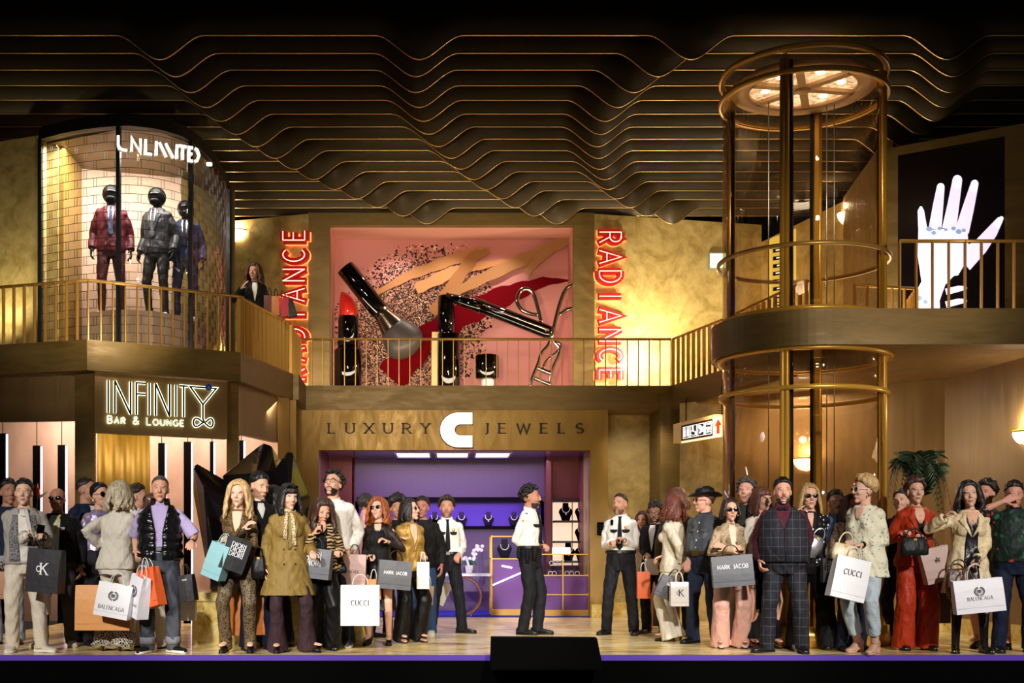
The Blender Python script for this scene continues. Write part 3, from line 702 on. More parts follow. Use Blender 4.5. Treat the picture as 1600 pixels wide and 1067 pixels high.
mb = MB(); a = PX(770, 914, 18.98); b2 = PX(830, 888, 18.98); mb.tube([a, b2], .012, 6); a = PX(784, 884, 18.98); mb.tube([a, PX(800, 887, 18.98)], .014, 6); mb.build('light_line', emi('white_light_line', '#ffffff', 3), c1)
o = bust((XS(788, 19.3), 19.25-D0, zc(872, 19.3)), 1.25, NAVY); tag(o, 'navy bust with broad silver collar inside the tall glass case')
c2 = case('glass_counter', 'long brass framed glass jewellery counter with violet drawers', XS(842, 18.75), XS(920, 18.75), 18.8-D0, 19.3-D0, zc(866, 18.8), zc(899, 18.8), (XS(842, 18.75), XS(880, 18.75), XS(920, 18.75)), (zc(929, 18.8),))
for i, (px, py) in enumerate(((862, 880), (868, 880), (874, 880), (860, 896), (866, 896), (886, 896), (893, 896), (902, 896))):
    mb = MB(); p = PX(px, py, 19.0); mb.tube([p+V((.035*math.cos(R(a)), 0, .035*math.sin(R(a)))) for a in range(-30, 211, 24)], .007, 6); mb.box(p+V((0, 0, -.03)), (.05, .04, .02))
    o = tag(mb.build('watch', CREAM_P), ('upper row' if py < 890 else 'lower row')+' wristwatch in the glass counter, '+('left pane' if px < 880 else 'right pane'), 'watch', 'watches inside the glass counter')
cd = thing('counter_card', 'white glowing card standing on the glass counter', 'sign', PX(877, 866, 19.0))
mb = MB(); p = PX(877, 866, 19); mb.box(p+V((0, 0, .06)), (.29, .02, .10)); mb.build('card', emi('white_card', '#f6f0ff', 1.5), cd)
mb = MB(); mb.box(p+V((0, 0, .005)), (.12, .06, .01)); mb.build('foot', GOLD, cd)
# marble table with orchid
zt_ = zc(896, 18.9)
tb = thing('console_table', 'white marble console table with curved wooden legs beside the guard', 'table', (XS(735, 18.9), 18.95-D0, 0))
mb = MB(); mb.bb(XS(690, 18.9), XS(767, 18.9), 18.8-D0, 19.25-D0, zt_-.04, zt_); mb.build('tabletop', plain('white_marble', '#d8dcf0', .2), tb)
for i in range(2):
    mb = MB(); c0 = V((XS(720, 19), 18.85-D0+i*.35, .32)); mb.tube([c0+V((.32*math.cos(R(a)), 0, .31*math.sin(R(a)))) for a in range(-80, 81, 16)], .02, 8)
    mb.build('curved_leg', fab('#7a4630', 'wood', '#945a40', rough=.4), tb)
mb = MB(); mb.tube([PX(736, 896, 18.8), PX(728, 870, 18.8)], .02, 8)
mb.bb(XS(722, 19), XS(737, 19), 18.9-D0, 19.2-D0, .013, .03); mb.build('foot_plate', plain('white_marble', '#d8dcf0', .2), tb)
oc = thing('potted_orchid', 'white orchid in a small white pot on the marble table', 'plant', (XS(733, 19), 19.0-D0, zt_))
p0 = V((XS(733, 19), 19.0-D0, zt_)); mb = MB(); mb.lathe(p0, [(.05, 0), (.065, .12), (.068, .13)]); mb.build('pot', MATS['white_ceramic'], oc)
mb = MB()
for a in range(0, 360, 60): mb.tube([p0+V((0, 0, .12)), p0+V((.07*math.cos(R(a)), .07*math.sin(R(a)), .2)), p0+V((.13*math.cos(R(a)), .13*math.sin(R(a)), .13))], [.01, .03, .006], 6, .25)
mb.build('leaf', plain('orchid_leaf', '#245a3c', .5), oc)
mb = MB(); fl = MB()
for s_ in (-1, 1):
    st = [p0+V((s_*.02*k*k*.18, 0, .12+.075*k-.004*k*k)) for k in range(7)]; mb.tube(st, .006, 6)
    for k in range(2, 7):
        for q in range(3): fl.ell(st[k]+V((random.uniform(-.06, .06)+s_*.05, -.02, random.uniform(-.03, .04))), (.032, .012, .028), n=8, m=5)
mb.build('stem', plain('orchid_stem', '#4a6a3c', .6), oc); fl.build('blossoms', plain('orchid_petal', '#f0eaff', .5), oc)
# ------------------------------------------------------------------ balconies
LP = [PL(-60, 15.0), PL(136, 14.45), PL(376, 15.4), PL(458, 17.3), PL(470, 18.5)]
CP = [PL(470, 18.5), PL(1049, 18.5)]
RP = [PL(1049, 18.5), PL(1131, 16.85), V((4.35, 15.0-D0, 0))]
def slab(name, label, front, back, z0, z1, mat):
    poly = [V((p.x, p.y, z0)) for p in front]+[V((p.x, p.y, z0)) for p in back]
    mb = MB(); mb.prism(poly, (0, 0, z1-z0)); return struct(mb.build(name, mat), label)
def fascia(name, label, pts, mat, th=.08):
    mb = MB()
    for a, b2 in zip(pts, pts[1:]): mb.wall(a, b2, ZU, ZB, th)
    return struct(mb.build(name, mat), label)
fascia('trim_4', 'bronze balcony fascia above the bar', LP, BP); fascia('trim_5', 'bronze balcony fascia above the jewellery shop', [CP[0], CP[1]], BP); fascia('trim_6', 'bronze balcony fascia running to the lift', RP, BP)
ins = lambda p, dy: V((p.x, p.y+dy, 0))
slab('floor_balcony_left', 'left balcony floor', [ins(p, .09) for p in LP[:4]]+[ins(LP[4], .05)+V((-.08, 0, 0))], [PL(478, 20.5), PL(300, 21.3), V((-6.5, 9.6, 0)), V((-6.5, LP[0].y, 0))], ZU+.02, ZB-.01, TP)
slab('floor_balcony_center', 'central balcony floor', [ins(CP[0], .09), ins(CP[1], .09)], [PL(1040, 21), PL(470, 21)], ZU+.02, ZB-.01, TP)
slab('floor_balcony_right', 'right balcony floor', [ins(RP[0], .09), V((RP[1].x+.09, RP[1].y, 0)), V((4.45, 15.0-D0, 0)), V((6.9, 15.0-D0, 0))], [V((6.9, 9.6, 0)), PL(1050, 21)], ZU+.02, ZB-.01, TP)
def railing(name, label, pts, sp=.165, flatbar=(.012, .05), z0=ZB, z1=ZR, first=0, last=0, turn=False):
    root = thing(name, label, 'railing', (pts[0].x, pts[0].y, z0)); root['_w'] = (pts[0].x, pts[0].y, z0)
    mb = MB(); mb.tube([V((p.x, p.y, z1)) for p in pts], .02, 8, up=(0, 0, 1)); mb.build('handrail', RAIL, root)
    proto = None
    for a, b2 in zip(pts, pts[1:]):
        L = (b2-a).length; n = max(1, round(L/sp)); t_ = (b2-a).normalized(); ang = math.atan2(t_.y, t_.x)
        for i in range(n+(1 if b2 is pts[-1] else 0)):
            p = a.lerp(b2, i/n)
            if proto is None:
                mb = MB(); mb.box((0, 0, (z1-z0)/2), (flatbar[0], flatbar[1], z1-z0)); proto = mb.build('baluster', RAIL, root, origin=(0, 0, 0)); o = proto
            else: o = proto.copy(); COL.objects.link(o); o.parent = root
            o.location = (p.x-pts[0].x, p.y-pts[0].y, 0); o.rotation_euler = (0, 0, ang)
    return root
def inset(pts, k=.04): return [V((p.x, p.y+k, 0)) for p in pts]
railing('balcony_railing', 'brass railing of the left balcony in front of the clothes window', inset(LP[:3]), .152)
railing('balcony_railing', 'brass railing beside the woman on the left balcony corner', [LP[2]+V((-.03, .04, 0)), LP[3]+V((-.04, .0, 0)), LP[4]+V((-.03, 0, 0))], .152)
railing('balcony_railing', 'brass railing across the pink cosmetics window', inset(CP), .17)
railing('balcony_railing', 'brass railing between the centre balcony and the lift', [RP[0]+V((.03, 0, 0)), RP[1]+V((.04, 0, 0)), RP[2]+V((.04, -.5, 0))], .17)

# ---- lift tower
EX_, EY_ = 4.09, 13.65-D0; EC = V((EX_, EY_, 0))
# round landing plus straight landing to the right
mb = MB(); n = 40; RO, RI = 1.02, .93
angs = [PI/2+PI*i/n for i in range(n+1)]          # left half: back to front
outer = [EC+V((RO*math.cos(a), RO*math.sin(a), 0)) for a in angs]; inner = [EC+V((RI*math.cos(a), RI*math.sin(a), 0)) for a in angs]
XR = 6.75
outer2 = [EC+V((RO*math.cos(a), RO*math.sin(a), 0)) for a in angs]
def ringquads(mb, o_, i_, z0, z1):
    rs = [[V((p.x, p.y, z0)), V((q.x, q.y, z0)), V((q.x, q.y, z1)), V((p.x, p.y, z1))] for p, q in zip(o_, i_)]
    mb.rings(rs, smooth=False)
ringquads(mb, outer, inner, ZU, ZB)
# right part: between the hole's right half and a rectangle
angr = [PI/2-PI*i/n for i in range(n+1)]
hole = [EC+V((RI*math.cos(a), RI*math.sin(a), 0)) for a in angr]; rect = []
for i, a in enumerate(angr):
    s_ = i/n
    if s_ < .25: rect.append(V((EX_+(XR-EX_)*s_/.25, EY_+RO+.35*min(1, s_*8), 0)))
    elif s_ < .75: rect.append(V((XR, EY_+RO+.35-(2*RO+.35)*(s_-.25)/.5, 0)))
    else: rect.append(V((XR-(XR-EX_)*(s_-.75)/.25, EY_-RO, 0)))
ringquads(mb, rect, hole, ZU, ZB)
struct(mb.build('floor_landing', TP), 'curved bronze landing around the lift')
mb = MB(); ringquads(mb, [EC+(p-EC)*1.012 for p in outer], [EC+(p-EC)*1.001 for p in outer], ZU-.005, ZB+.005); mb.bb(EX_, XR, EY_-RO-.012, EY_-RO-.001, ZU-.005, ZB+.005)
struct(mb.build('trim_7', BP), 'bronze fascia of the lift landing')
lf = thing('glass_lift', 'round glass lift tower with brass posts and rings', 'lift', (EX_, EY_, 0))
for i, a in enumerate((-119, -28, 62, 143)):
    PH = 6.52
    d_ = V((math.cos(R(a)), math.sin(R(a)), 0)); t_ = V((-d_.y, d_.x, 0)); M = Matrix((t_, d_, V((0, 0, 1)))).transposed(); c0 = EC+d_*.86
    mb = MB(); mb.box(c0+V((0, 0, 3.2)), (.05, .05, PH), M); mb.tube([c0+t_*.025+d_*.03, c0+t_*.025+d_*.03+V((0, 0, 6.4))], .028, 10); mb.tube([c0-t_*.025+d_*.03, c0-t_*.025+d_*.03+V((0, 0, 6.4))], .028, 10)
    mb.build('post', GOLD, lf)
    mb = MB(); mb.box(c0+t_*.06-d_*.03+V((0, 0, 3.2)), (.035, .04, 6.4), M); mb.build('guide_rail', DARK, lf)
for a0, a1 in ((-116, -31), (-25, 59), (65, 140), (146, 238)):
    for z0, z1 in ((.2, 2.78), (2.86, 3.24), (3.66, 6.2)):
        mb = MB(); mb.arcband(EC, .895, .905, z0, z1, R(a0), R(a1), 20); mb.build('curved_glass', GLASS_L, lf)
for z, hh, r0, r1 in ((6.50, .05, .90, .95), (6.24, .05, .90, .95), (3.235, .03, .90, .985), (2.82, .045, .90, .95), (.12, .22, .86, .96), (3.68, .04, .87, .925)):
    mb = MB(); mb.arcband(EC, r0, r1, z-hh/2, z+hh/2, 0, 2*PI, 64); mb.arcband(EC, r0-.02, r0, z-hh/4, z+hh/4, 0, 2*PI, 64); mb.build('ring', GOLD, lf)
mb = MB(); mb.arcband(EC, .935, .97, ZR-.02, ZR+.02, 0, 2*PI, 64); mb.build('round_handrail', RAIL, lf)
mb = MB(); mb.arcband(EC, .90, .93, 6.265, 6.475, 0, 2*PI, 64); mb.build('header_band', GLASS_L, lf)
# cabin ceiling: ring, spokes, six lit sectors
CRM = plain('cream_enamel', '#d8b48c', .4)
mb = MB(); mb.arcband(EC, .60, .80, 6.355, 6.41, 0, 2*PI, 64)
for i in range(3):
    a = R(10+60*i); d_ = V((math.cos(a), math.sin(a), 0)); t_ = V((-d_.y, d_.x, 0)); mb.box(EC+V((0, 0, 6.375)), (1.24, .09, .04), Matrix((d_, t_, V((0, 0, 1)))).transposed())
mb.lathe(EC+V((0, 0, 6.34)), [(.09, 0), (.09, .04)], 24); mb.build('cabin_ceiling', CRM, lf)
m, t, b = nt_new('lit_perforated_panel'); n_ = noise_n(t, coords(t), 14, 4, .7); link(t, ramp(t, n_, ((.35, C('#8a6238')), (.6, C('#ffe6bc')))), b.inputs['Emission Color']); b.inputs['Emission Strength'].default_value = 1.6; b.inputs['Base Color'].default_value = C('#caa070'); MATS['lit_perforated_panel'] = m
mb = MB(); mb.arcband(EC, .001, .62, 6.40, 6.43, 0, 2*PI, 48); mb.build('light_panel', m, lf)
for i in range(6):
    a = R(40+60*i); p = EC+V((.42*math.cos(a), .42*math.sin(a), 6.39)); mb = MB(); mb.lathe(p, [(.05, 0), (.05, .008)], 14); mb.build('downlight', emi('downlight_bulb', '#fff0d0', 12), lf)
light('SPOT', 'lift_light', (EX_, EY_, 6.3), (EX_, EY_, 0), 110, WARM, .2, cone=120, blend=1)
if 0:
  for i in range(3):
    a = R(10+60*i); d_ = V((math.cos(a), math.sin(a), 0)); t_ = V((-d_.y, d_.x, 0)); mb.box(EC+V((0, 0, 5.72)), (1.3, .05, .02), Matrix((d_, t_, V((0, 0, 1)))).transposed())
mb = MB()
for x, y in ((-.3, .35), (.42, .45), (.5, .42)): mb.tube([EC+V((x, y, .2)), EC+V((x, y, 6.35))], .007, 6)
mb.build('cable', plain('steel_cable', '#8a8a90', .3, .8), lf)
# straight rail to the right of the lift and a stair rail behind
ry = EY_-RO+.03
railing('landing_railing', 'brass railing in front of the hand screen', [V((EX_+.74, ry, 0)), V((XR, ry, 0))], .172)
railing('stair_railing', 'short brass railing behind the landing railing', [V((5.05, 3.05, 0)), V((5.9, 3.25, 0)), V((6.05, 3.9, 0))], .17, z1=ZB+.72)

# ---- right-hand walls
W1, W2, W3, W4 = PL(1062, 17.9), PL(1145, 17.2), PL(1476, 15.3), PL(1710, 12.2)
def wl(name, a, b2, z0, z1, mat, label, th=.12):
    mb = MB(); mb.wall(a, b2, z0, z1, th); return struct(mb.build(name, mat), label)
wl('wall_right_front', W1, W2, 0, ZU+.02, GP, 'gold plaster wall left of the lift at floor level')
wl('wall_right_back', W2, W3, 0, ZU+.02, TP, 'taupe wall behind the lift at floor level')
wl('wall_right', W3, W4, 0, ZU+.02, TP, 'taupe side wall at the right with a sconce')
mb = MB()
for a, b2 in ((W2, W3), (W3, W4)):
    t_ = (b2-a).normalized(); n_ = V((t_.y, -t_.x, 0)); n_ = -n_ if n_.y > 0 else n_
    mb.wall(a+n_*.03, b2+n_*.03, 0, .2, .03)
struct(mb.build('baseboard_right', 'yellow_marble'), 'yellow marble skirting along the right walls')
# upper right
U1, U2, U3, U4 = PL(1190, 21.3), PL(1330, 18.6), PL(1381, 16.4), PL(1403, 15.73)
S2 = PL(1570, 15.0); U5 = PL(1660, 14.6)
wl('wall_gallery_right', U1, U2, 3.3, 6.6, GP, 'gallery wall seen through the lift'); wl('wall_gallery_end', U2, PL(1395, 16.0), 3.3, 6.6, TP, 'brown gallery wall with sconce behind the lift')
mb = MB(); t_ = (S2-U4).normalized(); zsb = PX(0, 243, 15.73).z
mb.wall(U4-t_*.28, U4, 3.3, 6.42); mb.wall(S2, S2+t_*1.2, 3.3, 6.42); mb.wall(U4, S2, zsb, 6.42); struct(mb.build('wall_screen', BP), 'bronze surround of the hand screen')
scn = thing('video_screen', 'tall black video screen showing a glowing white hand with bracelets', 'screen', ((U4.x+S2.x)/2, (U4.y+S2.y)/2, 3.3))
mb = MB(); mb.wall(U4, S2, 3.3, zsb, .05); mb.build('screen_panel', plain('screen_black', '#050208', .3, emit=.01, ecol='#201020'), scn)
HND = emi('screen_hand_light', '#f0deff', .98)
def shape(mb, pts, off=.008):
    P3 = [onplane(x, y, U4, S2, off) for x, y in pts]; n_ = V((t_.y, -t_.x, 0)); n_ = -n_ if n_.y > 0 else n_
    mb.prism(P3, n_*.006)
def capsule(pts):                                   # polyline with half widths -> rounded outline
    L, Rr = [], []
    for i, (x, y, w_) in enumerate(pts):
        x0, y0, _ = pts[max(i-1, 0)]; x1, y1, _ = pts[min(i+1, len(pts)-1)]; l = math.hypot(x1-x0, y1-y0); nx, ny = -(y1-y0)/l, (x1-x0)/l
        L.append((x+nx*w_, y+ny*w_)); Rr.append((x-nx*w_, y-ny*w_))
    x, y, w_ = pts[-1]; x0, y0, _ = pts[-2]; a = math.atan2(y-y0, x-x0)
    cap_ = [(x+w_*math.cos(a+R(q)), y+w_*math.sin(a+R(q))) for q in (60, 30, 0, -30, -60)]
    return L+cap_+Rr[::-1]
mb = MB()
for i, f_ in enumerate(([(1444, 372, 8), (1441, 350, 6.5), (1439, 330, 5)], [(1461, 358, 10), (1466, 320, 8), (1470, 292, 6)], [(1483, 358, 11), (1490, 318, 9), (1496, 281, 7.5)], [(1503, 362, 11), (1513, 325, 9), (1523, 287, 6)],
           [(1504, 408, 18), (1532, 385, 12), (1550, 362, 9), (1562, 344, 5)])): shape(mb, capsule(f_), .008+.001*i)
shape(mb, [(1435, 360), (1511, 356), (1515, 400), (1497, 430), (1440, 440), (1434, 400)], .014); shape(mb, [(1440, 425), (1508, 412), (1478, 444), (1440, 452)], .015)
shape(mb, [(1441, 438), (1480, 436), (1468, 470), (1470, 500), (1422, 500), (1424, 470)], .016)
for y in (452, 472): shape(mb, capsule([(1478, y+4, 5), (1498, y-1, 4.5), (1508, y-2, 3)]), .017+y*1e-6)
mb.build('hand_picture', HND, scn)
mb = MB()
for x, y, r_ in ((1452, 358, 5), (1459, 364, 4), (1468, 357, 3.5), (1478, 359, 3), (1490, 357, 4), (1498, 362, 5), (1506, 360, 3.5), (1436, 466, 5), (1446, 472, 4)):
    shape(mb, [(x+r_*math.cos(R(a)), y+r_*.8*math.sin(R(a))) for a in range(0, 360, 40)], .022)
mb.build('bracelet_picture', emi('screen_jewel_light', '#8aa6c8', .8), scn)
for f_ in ([(1439, 333, 3.6), (1439, 325, 2.5)], [(1469, 300, 4), (1471, 290, 3)], [(1495, 292, 5), (1496, 278, 4)], [(1521, 297, 4.5), (1524, 284, 3)], [(1557, 352, 4.5), (1565, 341, 3)]): mb = MB(); shape(mb, capsule(f_), .018); mb.build('nail_picture', emi('screen_nail_light', '#e4f0ff', 1.6), scn)

# ---- sconces
SCE = emi('opal_glass_light', '#ffe2b4', 5.5)
def sconce(px, py, A, B, label, wpx=21, power=14, onright=False):
    p = onplane(px, py, A, B, .02); t_ = (B-A).normalized(); n_ = V((t_.y, -t_.x, 0)); n_ = -n_ if n_.y > 0 else n_
    rr = wpx*(p.y+D0)/FP
    root = thing('wall_sconce', label, 'wall lamp', p)
    rs = []
    for i in range(9):
        z = -rr*.95*i/8; r_ = rr*math.sqrt(max(0.0, 1-(i/8)**2)) if i < 8 else .01
        rs.append([p+t_*r_*math.cos(R(a))+n_*r_*math.sin(R(a))*.8+V((0, 0, z)) for a in range(0, 181, 15)])
    mb = MB(); mb.rings(rs, cap=False, closed=False); mb.build('bowl_shade', SCE, root)
    mb = MB(); mb.tube([p+t_*rr*1.03*math.cos(R(a))+n_*rr*.84*math.sin(R(a)) for a in range(0, 181, 12)], .012, 6); mb.box(p+V((0, 0, -rr*.3)), (.1, .03, .2)); mb.build('rim', GOLD, root)
    light('POINT', 'sconce_light', p+n_*rr*.45+V((0, 0, .1)), None, power, WARM, .06)
    return root
sconce(1260, 716, W2, W3, 'half bowl wall lamp glowing behind the lift at floor level', 21, 16)
sconce(1602, 674, W3, W4, 'half bowl wall lamp at the right picture edge', 22, 14)
sconce(1326, 332, U1, U2, 'half bowl wall lamp on the gallery seen through the lift', 20, 14)
sconce(370, 361, PL(300, 21.3), PL(482, DW), 'half bowl wall lamp on the gallery beside the clothes window', 17, 10)
# ---- exit sign, directory, hanging sign
A, B = PL(929, DW), PL(1190, 21.3)
ex = thing('exit_sign', 'small pale green lit sign box high on the gold gallery wall', 'sign', onplane(1121, 407, A, B))
mb = MB(); q = [onplane(x, y, A, B, .12) for x, y in ((1108, 420), (1136, 420), (1136, 394), (1108, 394))]; mb.prism(q, (0, .1, 0)); mb.build('housing', plain('grey_housing', '#8a9080', .5), ex)
mb = MB(); q = [onplane(x, y, A, B, .13) for x, y in ((1110, 418), (1134, 418), (1134, 396), (1110, 396))]; mb.prism(q, (0, .008, 0)); mb.build('lit_panel', emi('pale_green_light', '#e4ffd4', 1.4), ex)
A, B = PL(1205, 17.6), PL(1245, 17.2)
dr = thing('directory_board', 'tall yellow lit directory board seen through the lift', 'sign', PL(1225, 17.4)+V((0, 0, ZB)))
mb = MB(); mb.prism([onplane(x, y, A, B, 0) for x, y in ((1205, 586), (1244, 588), (1244, 357), (1205, 372))], (0, .1, 0)); mb.build('board', emi('yellow_board_light', '#e8d060', 1.2), dr)
mb = MB()
for k in range(9):
    y = 388+k*12; mb.prism([onplane(x, yy, A, B, .012) for x, yy in ((1208, y+7), (1238, y+2), (1238, y-3), (1208, y+1))], (0, .006, 0))
mb.build('dark_row', plain('board_dark', '#241c14', .5), dr)
mb = MB()
for k in range(9):
    y = 388+k*12; mb.prism([onplane(x, yy, A, B, .014) for x, yy in ((1212+k % 3, y+4), (1232-k % 4, y+1), (1232-k % 4, y-1), (1212+k % 3, y+2))], (0, .006, 0))
mb.build('white_row', emi('board_white', '#ffffff', 1.5), dr)
A, B = PL(1065, 17.3), PL(1131, 15.8)
hs = thing('hanging_sign', 'hanging lit sign box with restroom pictograms and a red up arrow', 'sign', onplane(1098, 672, A, B))
nS = V(((B-A).normalized().y, -(B-A).normalized().x, 0)); nS = -nS if nS.y > 0 else nS
def spoly(mb, pts, off, dep): mb.prism([onplane(x, y, A, B, off) for x, y in pts], nS*dep)
def along(u, v):                                    # u 0..1 left to right, v 0..1 bottom to top of the sign
    return (1064+67*u, (693-11*u)+( (663-15.5*u)-(693-11*u))*v)
def q4(u0, u1, v0, v1): return [along(u0, v0), along(u1, v0), along(u1, v1), along(u0, v1)]
mb = MB(); spoly(mb, q4(0, 1, 0, 1), -.12, .12); mb.build('housing', plain('sign_cream', '#d8a860', .4, emit=.15, ecol='#ffd090'), hs)
mb = MB(); spoly(mb, q4(.02, .74, .14, .92), .002, .008); mb.build('dark_panel', plain('sign_brown', '#2a1a10', .4), hs)
mb = MB(); spoly(mb, q4(.76, .97, .06, .94), .002, .008); spoly(mb, q4(.02, .97, .01, .10), .002, .008); mb.build('arrow_panel', emi('sign_warm_light', '#ffe0a8', 1.5), hs)
mb = MB()
for a, b2 in ((.84, .90),): spoly(mb, q4(a, b2, .18, .62), .012, .006)
spoly(mb, [along(.79, .55), along(.95, .55), along(.87, .85)], .012, .006); mb.build('arrow', emi('arrow_red', '#d03a10', 1.0), hs)
mb = MB(); E_ = .012
for i in range(4):
    u0 = .05+i*.172; u1 = u0+.15
    for s4 in (q4(u0, u1, .22, .25), q4(u0, u1, .80, .83), q4(u0, u0+.008, .22, .83), q4(u1-.008, u1, .22, .83)): spoly(mb, s4, E_, .005)
    um = (u0+u1)/2
    def dot(u, v, r_=1.5): x, y = along(u, v); spoly(mb, [(x+r_*math.cos(R(a)), y-r_*math.sin(R(a))) for a in range(0, 360, 60)], E_, .005)
    def bar(u, v, u2, v2, w_=.7):
        x, y = along(u, v); x2, y2 = along(u2, v2); l = math.hypot(x2-x, y2-y); nx, ny = -(y2-y)/l*w_, (x2-x)/l*w_; spoly(mb, [(x+nx, y+ny), (x2+nx, y2+ny), (x2-nx, y2-ny), (x-nx, y-ny)], E_, .005)
    if i == 0:
        for s_ in (-.035, .035): dot(um+s_, .74); bar(um+s_, .68, um+s_, .3, 1.5)
    if i == 1:
        dot(um-.02, .75); bar(um-.02, .7, um-.01, .5, 1); bar(um-.01, .5, um+.04, .48); bar(um+.04, .48, um+.05, .3)
        x, y = along(um-.01, .42); P_ = [(x+4*math.cos(R(a)), y+4*math.sin(R(a))) for a in range(0, 300, 30)]
        for a, b2 in zip(P_, P_[1:]): spoly(mb, [a, b2, (b2[0], b2[1]-1), (a[0], a[1]-1)], E_, .005)
    if i == 2: bar(um-.03, .7, um+.04, .4, 2.4); dot(um-.035, .72, 1.6); bar(um+.04, .65, um-.03, .35, 1)
    if i == 3: bar(um-.05, .35, um+.05, .35, 1); bar(um-.04, .5, um+.04, .5, 2.6); dot(um-.02, .72); dot(um+.03, .72)
mb.build('pictograms', emi('sign_white', '#ffffff', .8), hs)
mb = MB()
for u in (.12, .95): x, y = along(u, 1); p = onplane(x, y, A, B, -.06); mb.tube([p, V((p.x, p.y, ZU+.02))], .008, 6)
mb.build('hanger', DARK, hs)

# ------------------------------------------------------------------ left: bar
bz = lambda py, d: PX(0, py, d).z
B0, B1 = PL(148, 14.62), PL(355, 15.45)
mb = MB(); mb.prism([V((p.x, p.y, 0)) for p in (PL(117, 14.85), PL(148, 14.75), PL(150, 15.05), PL(119, 15.1))], (0, 0, ZU+.01)); struct(mb.build('wall_bar_pier', BP), 'bronze pier left of the bar sign')
mb = MB(); mb.prism([V((p.x, p.y, 0)) for p in (PL(354, 15.55), PL(372, 15.65), PL(374, 15.95), PL(356, 15.85))], (0, 0, ZU+.01)); struct(mb.build('wall_bar_corner', BP), 'bronze pier right of the bar sign')
mb = MB(); mb.prism([V((p.x, p.y, 0)) for p in (PL(434, 16.95), PL(452, 17.15), PL(454, 17.5), PL(436, 17.3))], (0, 0, ZU+.01)); struct(mb.build('wall_bar_end', SG), 'gold pier beside the crystal sculpture')
mb = MB(); mb.wall(PL(452, 17.35), PL(444, 18.6), 0, ZU+.01, .1); struct(mb.build('wall_bar_return', SG), 'gold return wall')
def bz_panel(name, p0, p1, d0, d1, yb0, label):
    a, b2 = PL(p0, d0), PL(p1, d1); z = PX(0, yb0, d0).z; return wl(name, a, b2, z, ZU+.01, TP, label, .08)
bz_panel('wall_bar_header', -60, 117, 15.2, 15.0, 660, 'taupe header panel at the far left over the bar'); bz_panel('wall_bar_side_header', 372, 434, 15.75, 17.0, 678, 'taupe header panel right of the bar sign')
# sign board
sb = thing('bar_sign', 'taupe illuminated sign board reading INFINITY BAR & LOUNGE with martini glass', 'sign', onplane(250, 628, B0, B1))
A, B = B0, B1
nB = V(((B-A).y, -(B-A).x, 0)).normalized(); nB = -nB if nB.y > 0 else nB
z0 = PX(0, 676, 14.62).z
mb = MB(); mb.wall(A, B, z0, ZU-.005, .1); mb.build('board', TP, sb)
NW = emi('neon_white', '#f4ffe0', 2.0); BLU = plain('blue_letter', '#101c38', .4)
def bar_letters(mb, th_, dep, off):
    a = onplane(169, 645, A, B, off); b2 = onplane(292, 652, A, B, off); c0 = onplane(169, 594, A, B, off)
    # narrow tall capitals laid out by hand
    EXu = (b2-a)/123; EYu = c0-a
    xs_ = [('I', 0), ('N', 10, 24), ('F', 43, 14), ('I', 63), ('N', 73, 22), ('I', 105), ('T', 111, 13)]
    nn = nB*dep
    for it in xs_:
        x0 = it[1]
        def rib(pts): ribbon(mb, pts, th_, a, EXu, EYu, nn)
        if it[0] == 'I': rib([(x0, 0), (x0, 1)])
        elif it[0] == 'N': rib([(x0, 0), (x0, 1)]); rib([(x0, 1), (x0+it[2], 0)]); rib([(x0+it[2], 0), (x0+it[2], 1)])
        elif it[0] == 'F': rib([(x0, 0), (x0, 1)]); rib([(x0, .98), (x0+it[2], .98)]); rib([(x0, .64), (x0+it[2], .64)])
        elif it[0] == 'T': rib([(x0+6.5, 0), (x0+6.5, 1)]); rib([(x0, .98), (x0+it[2], .98)])
    # martini glass Y with an infinity foot, pixel placed
    def ppx(pts, tk=th_):
        O = onplane(295, 620, A, B, off); ex_ = onplane(296, 620.12, A, B, off)-O; ey_ = onplane(295, 619, A, B, off)-O
        ribbon(mb, [(x-295, -(y-620)+.12*(x-295)) for x, y in pts], tk, O, ex_, ey_, nn)
    ppx([(297, 604), (338, 607), (317, 632), (297, 604)]); ppx([(317, 631), (317, 655), (320, 661)])
    ppx([(320, 660)]+[(320+13*math.sin(R(a))*1.0, 661-0-6.5*math.sin(R(2*a))) for a in range(10, 180, 12)]+[(320, 661)])
    ppx([(318, 660)]+[(317-15*math.sin(R(a)), 661+6.5*math.sin(R(2*a))-1) for a in range(10, 180, 12)]+[(318, 661)])
mb = MB(); bar_letters(mb, .036, .012, .012); mb.build('neon_outline', NW, sb)
mb = MB(); bar_letters(mb, .020, .012, .03); mb.build('letter_face', BLU, sb)
pletters('small_neon_letter', NW, sb, 'Bar & Lounge', (168, 661), (287, 666), 11.5, A, B, .01, .17, track=.32, small=.78, off=.02)
pletters('small_letter_face', BLU, sb, 'Bar & Lounge', (168, 661), (287, 666), 11.5, A, B, .01, .06, track=.32, small=.78, off=.032)
mb = MB(); p = onplane(326, 605, A, B, .05); mb.ell(p, (.045, .02, .045)); mb.build('olive', plain('olive_blue', '#1c3a80', .3, emit=.1, ecol='#3060c0'), sb)
